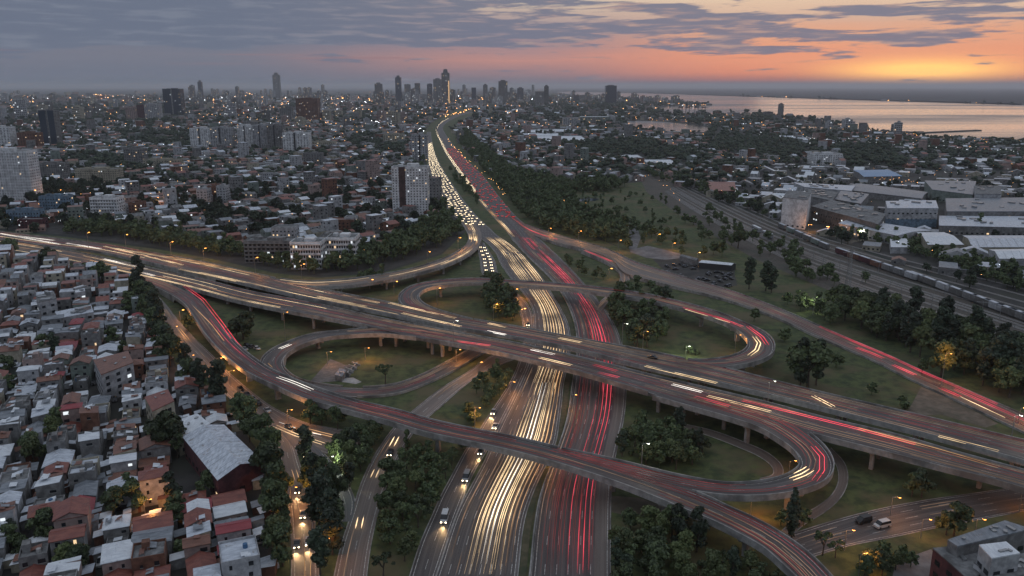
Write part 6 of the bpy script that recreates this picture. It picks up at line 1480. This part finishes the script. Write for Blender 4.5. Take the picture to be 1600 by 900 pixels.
        # windows on the two sides that can be seen
        for (fw, fy, ang) in ((w, d / 2, 0.0), (d, w / 2, -math.pi / 2), (d, w / 2, math.pi / 2)):
            fx = rot + ang - math.pi / 2
            if math.cos(fx) * (-x) + math.sin(fx) * (-y) < 0: continue
            n = max(1, int(fw / 3.0)); ca, sa = math.cos(ang), math.sin(ang)
            for j in range(fl):
                for i in range(n):
                    if random.random() < .22: continue
                    lx = -fw / 2 + fw * (i + .5) / n + random.uniform(-.3, .3); k_ = 'dark'; r_ = random.random()
                    if r_ < .045: k_ = 'warm' if r_ < .03 else 'cool'
                    if j == 0 and i == 0 and ang == 0: link('door', DOOR, o, (lx * ca + (fy + .02) * sa, lx * sa - (fy + .02) * ca, 0), ang); continue
                    wo_ = link('window', WIN[k_], o, (lx * ca + (fy + .01) * sa, lx * sa - (fy + .01) * ca, j * 2.9 + random.uniform(.85, 1.1)), ang); wo_.scale = (random.choice((.6, .85, 1, 1, 1.5)), 1, random.choice((.7, .9, 1, 1)))
        if style == 'flat' and random.random() < .5: link('water_tank', random.choice(TANK), o, (random.uniform(-w * .3, w * .3), random.uniform(-d * .3, d * .3), H + .09))
        if style == 'flat' and random.random() < .4: link('roof_unit', ACU, o, (random.uniform(-w * .3, w * .3), random.uniform(-d * .3, d * .3), H + .09), random.uniform(0, 3))
    AUTO.append((o, lb, PJ((x, y, H))))
    return o
# lots: rows of plots turned 41 degrees from the view axis
th = math.radians(23); e1 = np.array((math.cos(th), math.sin(th))); e2 = np.array((math.sin(th), -math.cos(th)))
lots = []
ZAw = [tuple(P(u, v)[:2]) for u, v in ZA]
def ok_spot(x, y, w, d):
    for a, b in ((0, 0), (w / 2, 0), (-w / 2, 0), (0, d / 2), (0, -d / 2)):
        q = (x + a, y + b)
        for g in RIB:
            if inpoly([q[0]], [q[1]], RIB[g].foot)[0]: return False
    for bx, by, br in BF:
        if (x - bx) ** 2 + (y - by) ** 2 < (br * .72 + max(w, d) * .42) ** 2: return False
    return True
row = -420.0
while row < 420:
    # a block: two rows of plots back to back, then a street
    for back in (0, 1):
        dep = random.uniform(7, 9.5); s = -600.0
        while s < 500:
            if random.random() < .09: s += random.uniform(2.5, 4.5)        # passage
            w = random.choice((4.5, 5.2, 6, 6.5, 7.2, 8, 9.5)) * random.uniform(.92, 1.08)
            c = e2 * (s + w / 2) + e1 * (row + dep / 2) + np.array((-150, 320)); s += w + random.choice((.1, .1, .2, .8))
            u, v = PJ((c[0], c[1], 0))
            if not (-70 < u < 460 and 395 < v < 960): continue
            if not inpoly([c[0]], [c[1]], ZAw)[0]: continue
            if not ok_spot(c[0], c[1], w, dep) or np.hypot(*(c - P(232, 812)[:2])) < 8.5: continue
            if any((c[0] - t_[0]) ** 2 + (c[1] - t_[1]) ** 2 < (2.2 * t_[3]) ** 2 for t_ in TREES if 'houses' in t_[4] or 'warehouse' in t_[4]): continue
            dd_ = dep * random.uniform(.66, 1.0); c = c + e1 * random.uniform(-.5, .5) * (dep - dd_)
            lots.append((c[1], c[0], c[1], w, dd_))
        row += dep + .15
    row += random.choice((2.2, 3.0, 4.5))
lots.sort()
rtot = [r_ for r_, k_ in ROOFS for _ in range(k_)]
NEARH = lots[:290]; print('house lots', len(lots), 'trees', len(TREES))
for (_, x, y, w, d) in NEARH:
    house(x, y, w, d, random.choices((1, 2, 3, 4), (6, 6, 1.3, .2))[0], th - math.pi / 2 + random.gauss(0, .035), random.choice(WALLS), random.choice(rtot))
# sheds, yard roofs and parked cars in the gaps between the houses
PCM = {}; gaps = 0; tr_ = 0; SB = {}
L2 = np.array([(l_[1], l_[2], (l_[3] + l_[4]) / 4) for l_ in lots])
while gaps < 150 and tr_ < 9000:
    tr_ += 1; u, v = random.uniform(-10, 430), 440 + 470 * random.random(); p = P(u, v)
    if not inpoly([p[0]], [p[1]], ZAw)[0]: continue
    if (((L2[:, 0] - p[0]) ** 2 + (L2[:, 1] - p[1]) ** 2) < (L2[:, 2] + .9) ** 2).any() or not ok_spot(p[0], p[1], 2, 2): continue
    gaps += 1
    if gaps % 4 == 0:
        k_ = random.choice(('white', 'black', 'silver', 'grey')); o = link('parked_car', bpy.data.objects['parked_car'].data if k_ == 'black' else PCM.setdefault(k_, None) or PCM.__setitem__(k_, far_car_mesh('head', MAT['car_' + k_])) or PCM[k_], None, (p[0], p[1], .05), th - math.pi / 2 + random.choice((0, 1.57)))
        if k_ != 'black': o.data.materials[2] = MAT['metal']
        tag(o, None, 'car', 'cars parked in the narrow streets'); AUTO.append((o, '%s car parked in a narrow street between houses' % k_, (u, v))); continue
    w_, d_, h_ = random.uniform(1.8, 4.5), random.uniform(1.8, 4), random.uniform(2.0, 3.2); rk_ = random.choice(('tin', 'tin_dark', 'rust', 'pale', 'tin')); wk_ = random.choice(('grey', 'cream', 'brick', 'white')); ro_ = th - math.pi / 2 + random.gauss(0, .1)
    t = thing('shed', None, 'shed', (p[0], p[1], 0), ro_, 'small sheds in the yards'); mb = MB(); mb.box(0, 0, -.1, w_, d_, h_ + .1); part('wall', mb, MAT['wall_' + wk_], t)
    mb = MB(); q_ = [(-w_ / 2 - .2, -d_ / 2 - .2, h_ + .03), (w_ / 2 + .2, -d_ / 2 - .2, h_ + .03), (w_ / 2 + .2, d_ / 2 + .2, h_ + .45), (-w_ / 2 - .2, d_ / 2 + .2, h_ + .45)]; mb.hexa([(a_, b_, c_ - .08) for a_, b_, c_ in q_], q_); part('roof', mb, MAT['roof_' + rk_], t)
    AUTO.append((t, 'small %s yard shed with %s roof' % (wk_.replace('brick', 'brown'), RN[rk_]), (u, v)))
# ------------------------------------------------------------------ all further houses: one joined body
def joined_houses(name, label, spots, scale_to=None):
    """spots: x,y,w,d,h,rot,wallindex,roofindex,lit(bool),pitched"""
    A = np.array(spots, float); n = len(A); c, s = np.cos(A[:, 5]), np.sin(A[:, 5]); V = []
    for (i, j, k) in ((-1, -1, 0), (1, -1, 0), (1, 1, 0), (-1, 1, 0), (-1, -1, 1), (1, -1, 1), (1, 1, 1), (-1, 1, 1)):
        lx, ly = i * A[:, 2] / 2, j * A[:, 3] / 2; V.append(np.stack([A[:, 0] + lx * c - ly * s, A[:, 1] + lx * s + ly * c, A[:, 4] * k - .1 * (1 - k)], 1))
    # ridge points
    for j in (-1, 1):
        ly = j * A[:, 3] / 2; V.append(np.stack([A[:, 0] - ly * s, A[:, 1] + ly * c, A[:, 4] + A[:, 9] * A[:, 2] * .2], 1))
    V = np.stack(V, 1).reshape(-1, 3); base = (np.arange(n) * 10)[:, None]
    F_ = [(0, 1, 5, 4), (1, 2, 6, 5), (2, 3, 7, 6), (3, 0, 4, 7), (4, 8, 9, 7), (8, 5, 6, 9)]; G_ = [(4, 5, 8, 8), (7, 9, 6, 6)]
    Q = np.concatenate([base + np.array(f)[None, :] for f in F_], 0); MI = np.concatenate([A[:, 6]] * 4 + [A[:, 7]] * 2)
    # front and side windows
    VW, QW, MW = [], [], []; o = len(V)
    cnt = 0
    for r_ in spots:
        x, y, w, d, h, ro, wi, ri, lt, pt = r_
        if y > 2600: continue
        nfl = max(1, int(h / 3)); cc, ss = math.cos(ro), math.sin(ro)
        for (fw, fy, ang) in ((w, d / 2, 0.0), (d, w / 2, math.pi / 2 if x < 0 else -math.pi / 2)):
            n_ = 2 if fw < 12 else 4
            if y > 1100: n_ = 2; 
            ca, sa = math.cos(ang), math.sin(ang)
            for j in range(nfl):
                for i in range(n_):
                    if random.random() < .3: continue
                    lx = -fw / 2 + fw * (i + .5) / n_; z0 = j * 3 + 1
                    mi = 14 if random.random() > .035 else (15 if random.random() < .6 else 16)
                    for (qx, qz) in ((-.7, 0), (.7, 0), (.7, 1.3), (-.7, 1.3)):
                        X_, Y_ = (lx + qx) * ca + (fy + .06) * sa, (lx + qx) * sa - (fy + .06) * ca
                        VW.append((x + X_ * cc - Y_ * ss, y + X_ * ss + Y_ * cc, z0 + qz))
                    QW.append((o, o + 1, o + 2, o + 3)); MW.append(mi); o += 4
    if VW: V = np.concatenate([V, np.array(VW)]); Q = np.concatenate([Q, np.array(QW)]); MI = np.concatenate([MI, np.array(MW)])
    T_ = np.concatenate([base + np.array(f[:3])[None, :] for f in ((4, 5, 8), (6, 7, 9))], 0)
    me = bpy.data.meshes.new(name); me.from_pydata(V.tolist(), [], Q.tolist() + T_.tolist())
    mats = [MAT['wall_' + k] for k in ('white', 'grey', 'cream', 'brick', 'pink', 'green')] + [MAT['roof_' + k] for k in ('tin', 'tin_dark', 'red', 'rust', 'grey', 'pale', 'crimson', 'blue')] + [MAT['glass'], MAT['lit_warm'], MAT['lit_cool']]
    for m in mats: me.materials.append(m)
    me.polygons.foreach_set('material_index', np.concatenate([MI, np.tile(A[:, 6], 2)]).astype(np.int32)); me.update()
    return tag(link(name, me), label, kind='stuff')
far_spots = []
for (_, x, y, w, d) in lots[290:]:
    far_spots.append((x, y, w, d, random.choice((3, 6, 6, 9)), th - math.pi / 2, random.choice((0, 0, 1, 1, 2, 3, 4)), 6 + random.choice((0, 0, 1, 2, 2, 3, 4, 4, 5)), 0, random.choice((0, 1))))
EXC = [fs, [(868, 139), (868, 141), (3400, 141), (3400, 139)], INTER, PARK, RAIL, WATER,
       [(972, 190), (1000, 188), (1035, 189), (1080, 194), (1115, 200), (1100, 209), (1062, 209), (1020, 205), (985, 198)], [(1230, 197), (1300, 197), (1300, 204), (1236, 203)],
       [(80, 368), (180, 372), (250, 386), (330, 400), (430, 422), (500, 430), (500, 416), (430, 403), (330, 382), (250, 364), (120, 350), (80, 352)],
       [(80, 352), (120, 350), (250, 362), (330, 380), (430, 398), (385, 412), (430, 424), (500, 436), (430, 434), (250, 394), (80, 370)], [(505, 420), (560, 408), (575, 392), (640, 368), (660, 350), (735, 364), (690, 402), (600, 430), (500, 437)],
       [(500, 428), (560, 425), (650, 400), (705, 378), (725, 362), (712, 346), (690, 340), (660, 350), (640, 372), (600, 386), (560, 398), (505, 413)],
       [(712, 208), (728, 205), (765, 239), (800, 265), (840, 281), (900, 286), (990, 284), (1010, 290), (1000, 300), (880, 302), (985, 385), (955, 388), (850, 348), (800, 302), (765, 264)],
       ZA, [(-900, 395), (60, 404), (180, 430), (0, 356), (-900, 350)], [(650, 215), (672, 260), (725, 355), (700, 345), (668, 300), (650, 250)]]
EXw = [[tuple(P(u, v)[:2]) for u, v in e] for e in EXC]
PARKY = [[(100, 258), (190, 268), (230, 262), (215, 250), (120, 240)], [(190, 205), (300, 208), (300, 232), (200, 225)], [(540, 214), (600, 212), (640, 235), (600, 240), (545, 228)], [(840, 215), (1000, 222), (1110, 246), (1000, 250), (900, 238)], [(1090, 205), (1200, 212), (1290, 240), (1200, 248), (1110, 236)], [(1300, 225), (1400, 232), (1420, 262), (1330, 262)], [(300, 320), (345, 330), (380, 345), (330, 352)], [(60, 290), (150, 292), (150, 312), (70, 315)]]
INDw = [tuple(P(u, v)[:2]) for u, v in IND]
PKw = [[tuple(P(u, v)[:2]) for u, v in e] for e in PARKY]
def field(y0, y1, sp, jit):
    ny = int((y1 - y0) / sp); out = []
    for i in range(ny):
        y = y0 + (i + .5) * sp; hw = y * .72 + 60; nx = int(2 * hw / sp)
        xs = -hw + (np.arange(nx) + .5) * sp; out.append(np.stack([xs + RS.uniform(-jit, jit, nx) * sp, np.full(nx, y) + RS.uniform(-jit, jit, nx) * sp], 1))
    return np.concatenate(out)
def allowed(pts, ex):
    m = np.ones(len(pts), bool)
    for e in ex: m &= ~inpoly(pts[:, 0], pts[:, 1], e)
    for bx, by, br in BF: m &= ((pts[:, 0] - bx) ** 2 + (pts[:, 1] - by) ** 2) > (br * .85) ** 2
    return m
far_trees = []; lamps_o, lamps_w = [], []
def lowfreq(x, y, s, ph):
    return np.sin(x / s + ph) * np.cos(y / s * 1.3 + ph * 2) + .6 * np.sin((x + y) / s * 2.1 + ph * 3)
for (y0, y1, sp, hs, htree) in ((470, 1000, 13.5, 1.0, .62), (1000, 1900, 19, 1.15, .75), (1900, 3400, 32, 1.5, 1.0), (3400, 6000, 58, 2.4, 1.5), (6000, 10500, 110, 4.2, 2.4)):
    pts = field(y0, y1, sp, .22); pts = pts[allowed(pts, EXw)]
    lf = lowfreq(pts[:, 0], pts[:, 1], 90 * hs, 1.0 + y0 / 1000); pk = np.zeros(len(pts), bool)
    for e in PKw: pk |= inpoly(pts[:, 0], pts[:, 1], e)
    right = pts[:, 0] > 60
    u_, v_ = PJA(pts[:, 0], pts[:, 1])
    inI = inpoly(pts[:, 0], pts[:, 1], INDw)
    for (x, y), f, pkk, rt, u, v, ii in zip(pts, lf, pk, right, u_, v_, inI):
        if ii:
            q_ = random.random()
            if q_ < .30: far_trees.append((x, y, random.uniform(.7, 1.1)))
            elif q_ < .62: far_spots.append((x, y, random.uniform(9, 22), random.uniform(8, 14), random.choice((3, 4, 5, 6)), math.radians(-28) + random.choice((0, 1.57)), random.choice((0, 1, 1, 2)), 6 + random.choice((0, 0, 1, 1, 4, 5)), 0, random.choice((0, 0, 1))))
            elif q_ < .78: (lamps_w if q_ < .70 else lamps_o).append((x, y, .8))
            continue
        ptree = .27 + (.20 if f > .75 else 0) + (.25 if rt else 0) + (.6 if pkk else 0)
        if 165 < v < 215 and u < 300: ptree += .2
        if v < 175: ptree -= .08
        if v > 250 and 380 < u < 640: ptree -= .04
        if random.random() < ptree:
            for _ in range(2 if sp < 25 else 2): far_trees.append((x + random.uniform(-.3, .3) * sp, y + random.uniform(-.3, .3) * sp, random.uniform(.8, 1.35) * (hs ** .55)))
            continue
        if random.random() < .07: continue
        w, d = random.uniform(7, 12) * hs, random.uniform(8, 13) * hs; h = random.choice((3, 3.5, 6, 6, 6.5, 9)) * (hs ** .5)
        if random.random() < .05 + (.06 if y > 1900 else 0): h *= random.uniform(1.6, 3.2)
        ang = math.radians(24) - math.pi / 2 + .7 * math.sin(x / 420.0 + y / 700.0)
        far_spots.append((x, y, w, d, h, ang, random.choice((0, 0, 1, 1, 1, 2, 3, 4, 5)), 6 + random.choice((0, 0, 1, 1, 2, 3, 3, 4, 4, 4, 5, 2)), 0, 1 if random.random() < .55 and h < 10 else 0))
        pl = (.12, .16, .28, .45, .6)[[470, 1000, 1900, 3400, 6000].index(y0)]
        if random.random() < pl:
            (lamps_o if random.random() < .72 else lamps_w).append((x + w * .6, y - d * .6, (1.0 if y < 1000 else 1.0) * hs ** .7))
print('far houses', len(far_spots), 'far trees', len(far_trees))
joined_houses('distant_houses', 'the thousands of low houses and blocks reaching to the horizon', far_spots)
# mid-rise towers of the far city, each its own body
k_ = 0
tm_ = {}
def skyline_mesh(w, d, h, wallk):
    mb = MB(); mb.box(0, 0, 0, w, d, h, 0); mb.box(0, 0, h + .01, w * .4, d * .5, 3.5, 0)
    nf, nc = max(4, int(h / 4.5)), max(3, int(w / 4.5))
    for i in range(nc):
        for j in range(nf):
            r_ = random.random(); mi = 1 if r_ > .10 else (2 if r_ < .06 else 3); xm = -w / 2 + w * (i + .5) / nc; z0 = h * (j + .3) / nf; a_ = w / nc * .28; b_ = h / nf * .5
            mb.poly([(xm - a_, -d / 2 - .08, z0), (xm + a_, -d / 2 - .08, z0), (xm + a_, -d / 2 - .08, z0 + b_), (xm - a_, -d / 2 - .08, z0 + b_)], mi)
    return mb.mesh('far_tower', [MAT[wallk], MAT['glass'], MAT['lit_warm'], MAT['lit_cool']])
protos = [skyline_mesh(random.uniform(16, 34), random.uniform(14, 24), h_, w_) for h_, w_ in zip((28, 34, 40, 46, 52, 60, 70, 84, 36, 48, 58, 30), ('wall_white', 'wall_grey', 'wall_cream', 'concrete_dark', 'wall_white', 'wall_grey', 'concrete_dark', 'wall_grey', 'wall_pink', 'wall_white', 'wall_grey', 'wall_white'))]
def scatter_towers(n, u0, u1, v0, v1, big, where):
    global k_
    c = 0; tr = 0
    while c < n and tr < n * 20:
        tr += 1; u, v = random.uniform(u0, u1), v0 + (v1 - v0) * random.random() ** .8; p = P(u, v); q = np.array([[p[0], p[1]]])
        if not allowed(q, EXw)[0]: continue
        o = link('far_tower', protos[random.choice(big)], None, p, random.uniform(-.5, .5)); s_ = random.uniform(.8, 1.25) * (1 if v > 165 else 1.25); o.scale = (s_, s_, s_ * random.uniform(.8, 1.25))
        tag(o, None, 'tower', 'apartment towers of the far city'); AUTO.append((o, 'hazy %s tower in the far city, %s' % (random.choice(('pale', 'grey')), where), (u, v))); c += 1
scatter_towers(95, 300, 860, 146, 168, (4, 5, 6, 7, 9, 10), 'central skyline')
scatter_towers(50, 0, 430, 148, 192, (0, 1, 2, 3, 4, 8, 9), 'left city')
scatter_towers(26, 430, 640, 165, 200, (0, 1, 2, 3, 8, 11), 'below the skyline')
scatter_towers(34, 870, 1060, 154, 163, (0, 1, 3, 8, 11), 'coast before the bay')
scatter_towers(5, 1290, 1460, 203, 212, (0, 11), 'right coast')
# lamps of the city
def specks(name, label, arr, mat, zz=7.0):
    V, Q = [], []
    o = 0
    for x, y, g in arr:
        r_ = .22 * g * max(.9, y / 1150.0); h = zz * random.uniform(.6, 1.6)
        pole = [(x, y, 0)]
        for d_ in ((r_, 0, 0), (0, r_, 0), (-r_, 0, 0), (0, -r_, 0), (0, 0, r_), (0, 0, -r_)): V.append((x + d_[0], y + d_[1], h + d_[2]))
        for f in ((0, 1, 4), (1, 2, 4), (2, 3, 4), (3, 0, 4), (1, 0, 5), (2, 1, 5), (3, 2, 5), (0, 3, 5)): Q.append([o + i for i in f])
        o += 6
    me = bpy.data.meshes.new(name); me.from_pydata(V, [], Q); me.materials.append(mat); me.update(); tag(link(name, me), label, kind='stuff')
# avenues of lamps: traced lines of glow
def line_lamps(pts, n, arr, g=1.0, jit=1.5):
    tt = np.linspace(0, len(pts) - 1, n)
    for t_ in tt:
        u = np.interp(t_, range(len(pts)), [p[0] for p in pts]) + random.uniform(-jit, jit); v = np.interp(t_, range(len(pts)), [p[1] for p in pts]) + random.uniform(-jit, jit) * .3; p = P(u, v); arr.append((p[0], p[1], g * random.uniform(.6, 1.4)))
line_lamps([(560, 188), (600, 196), (640, 203), (662, 207)], 34, lamps_w, 1.6, 2); line_lamps([(485, 136), (505, 140), (511, 147)], 14, lamps_o, 1.8, 1.5); line_lamps([(385, 145), (400, 150), (420, 157)], 14, lamps_o, 1.6, 2); line_lamps([(420, 183), (425, 176), (432, 171)], 16, lamps_o, 2.0, 2)
line_lamps([(300, 178), (340, 184), (400, 182)], 40, lamps_o, 1.2, 5); line_lamps([(146, 148), (168, 150)], 18, lamps_o, 1.6, 2); line_lamps([(0, 152), (60, 154), (140, 150)], 18, lamps_w, 1.2, 3)
line_lamps([(590, 163), (640, 163), (720, 162), (850, 168)], 60, lamps_o, 1.5, 5); line_lamps([(695, 185), (720, 178), (740, 172)], 22, lamps_o, 1.8, 2); line_lamps([(700, 224), (710, 236), (722, 250), (735, 262), (770, 290), (790, 315)], 34, lamps_o, 1.2, 1.5)
line_lamps([(870, 160), (960, 166), (1050, 165), (1100, 166)], 50, lamps_o, 1.2, 3); line_lamps([(1010, 190), (1110, 192), (1200, 200), (1320, 208), (1440, 216), (1600, 228)], 90, lamps_o, .9, 8); line_lamps([(1180, 215), (1300, 225), (1450, 235), (1600, 245)], 70, lamps_w, .9, 10)
line_lamps([(1350, 287), (1430, 292)], 20, lamps_o, 1.2, 3); line_lamps([(1270, 345), (1370, 368)], 10, lamps_o, .8, 3); line_lamps([(450, 190), (520, 195), (600, 205)], 26, lamps_o, 1.1, 5); line_lamps([(995, 282), (1035, 292), (1045, 305), (1060, 325)], 8, lamps_o, .9, 2); line_lamps([(20, 362), (100, 358)], 12, lamps_w, .6, 4)
line_lamps([(780, 300), (900, 330), (960, 360)], 6, lamps_o, .8, 6); line_lamps([(560, 415), (620, 395), (680, 370)], 8, lamps_o, .5, 8); line_lamps([(60, 350), (150, 345), (240, 350)], 26, lamps_w, .5, 10)
specks('orange_street_lamps', 'the countless small orange street lamps of the far city', lamps_o, MAT['far_orange']); specks('white_street_lamps', 'the countless small white lamps of the far city', lamps_w, MAT['far_white'])
print('specks', len(lamps_o), len(lamps_w))
# ------------------------------------------------------------------ plant the trees
KN = dict(broad=('broadleaf_tree', 'round dark broadleaf tree'), tall=('tall_tree', 'tall dark upright tree'), cypress=('cypress_tree', 'narrow dark cypress'), sparse=('bare_tree', 'thin leafed tree with open crown'), light=('broadleaf_tree', 'lighter green broadleaf tree'), bush=('shrub', 'low rounded shrub'))
def tkey(t):
    u, v = PJ((t[0], t[1], 0)); vis = -30 < u < 1630 and v < 935
    return -(t[3] * pxm(t[1])) if vis else 1e6 - t[3]
TREES.sort(key=tkey); TREES = [t for t in TREES if tkey(t) < 1e5]
for (x, y, kind, sc, where) in TREES[:290]:
    nm, lb = KN[kind]; cm_, tk = random.choice(PROTO[kind]); rz = random.uniform(0, 6.28)
    t = thing(nm, None, 'shrub' if kind == 'bush' else 'tree', (x, y, 0), rz, 'trees: ' + where); t.scale = (sc * random.uniform(.92, 1.1), sc * random.uniform(.92, 1.1), sc * random.uniform(.9, 1.12))
    link('crown', cm_, t); link('trunk', tk, t); AUTO.append((t, '%s, %s,' % (lb, where), PJ((x, y, 4 * sc))))
# all the others joined
def soup(name, label, arr, protos_, mat):
    Vs, Qs, o = [], [], 0
    for (x, y, s_) in arr:
        V, Q = protos_[random.randrange(len(protos_))]; a = random.uniform(0, 6.28); c, s = math.cos(a), math.sin(a); W_ = V * (s_ * random.uniform(.85, 1.15), s_ * random.uniform(.85, 1.15), s_ * random.uniform(.8, 1.15))
        Vs.append(np.stack([W_[:, 0] * c - W_[:, 1] * s + x, W_[:, 0] * s + W_[:, 1] * c + y, W_[:, 2]], 1)); Qs.append(Q + o); o += len(V)
    if not Vs: return
    tag(link(name, raw_mesh(name, np.concatenate(Vs), np.concatenate(Qs), [mat])), label, kind='stuff')
def lod(kind, nl, leaf, seed):
    V, Q, T, C = crown(kind, np.random.RandomState(seed), nleaf=nl, leaf=leaf); T4 = np.column_stack([T, T[:, 2]]) if len(T) else np.zeros((0, 4), int)
    # hearts as degenerate-free quads: pair nothing, add as leaf-like triangles
    return V, Q, T
def lod_tris(kind, nl, leaf, seed):
    V, Q, T, C = crown(kind, np.random.RandomState(seed), nleaf=nl, leaf=leaf)
    tr = np.concatenate([Q[:, [0, 1, 2]], Q[:, [0, 2, 3]], T]); mb = MB(); mb.tube((0, 0, -.2), (0, 0, 4), .28, .2, 4, 0, False)
    tv = np.array(mb.v); tf = np.array([[f[0], f[1], f[2]] for f in mb.f] + [[f[0], f[2], f[3]] for f in mb.f]) + len(V)
    return np.concatenate([V, tv]), np.concatenate([tr, tf])
mid = [(t[0], t[1], t[3]) for t in TREES[290:]]
soup('woodland', 'the rest of the woods and tree belts round the interchange', mid, [lod_tris('broad', 330, .62, i) for i in range(5)] + [lod_tris('tall', 300, .6, 9)], MAT['leaf'])
nf = [t for t in far_trees if t[1] < 1000]; ff = [t for t in far_trees if 1000 <= t[1] < 2600]; fg = [t for t in far_trees if t[1] >= 2600]
soup('street_trees', 'the trees between the houses of the middle distance', nf, [lod_tris('broad', 110, .95, 20 + i) for i in range(5)], MAT['leaf_far'])
def blob(seed):
    r_ = np.random.RandomState(seed); Vs, Qs, o = [], [], 0
    for i in range(4):
        V = np.array(ICO) * r_.uniform(1.6, 2.6) * r_.uniform(.75, 1.25, (12, 1)) * (1, 1, .8) + (r_.uniform(-2.2, 2.2), r_.uniform(-2.2, 2.2), r_.uniform(3, 6)); Vs.append(V); Qs.append(np.array(ICF) + o); o += 12
    return np.concatenate(Vs), np.concatenate(Qs)
soup('distant_trees', 'the dark tree masses of the far city', [(a, b, c * 1.25) for a, b, c in ff] + [(a, b, c * 1.7) for a, b, c in fg], [blob(40 + i) for i in range(8)], MAT['leaf_far'])
print('trees', len(TREES), len(nf), len(ff), len(fg))
# ------------------------------------------------------------------ haze: one even box of air round everything
mb = MB(); mb.box(0, 58000, -1.0, 238000, 122000, 260.0)
hz = bpy.data.materials.new('haze'); hz.use_nodes = True; t = hz.node_tree
for n in list(t.nodes): t.nodes.remove(n)
pv = nd(t, 'ShaderNodeVolumePrincipled'); pv.inputs['Color'].default_value = (.91, .93, .98, 1); pv.inputs['Density'].default_value = 4.6e-5; pv.inputs['Anisotropy'].default_value = .5
ou = nd(t, 'ShaderNodeOutputMaterial'); t.links.new(pv.outputs[0], ou.inputs['Volume'])
tag(link('haze', mb.mesh('haze', [hz])), 'evening haze over the city', kind='stuff')
finish_labels()
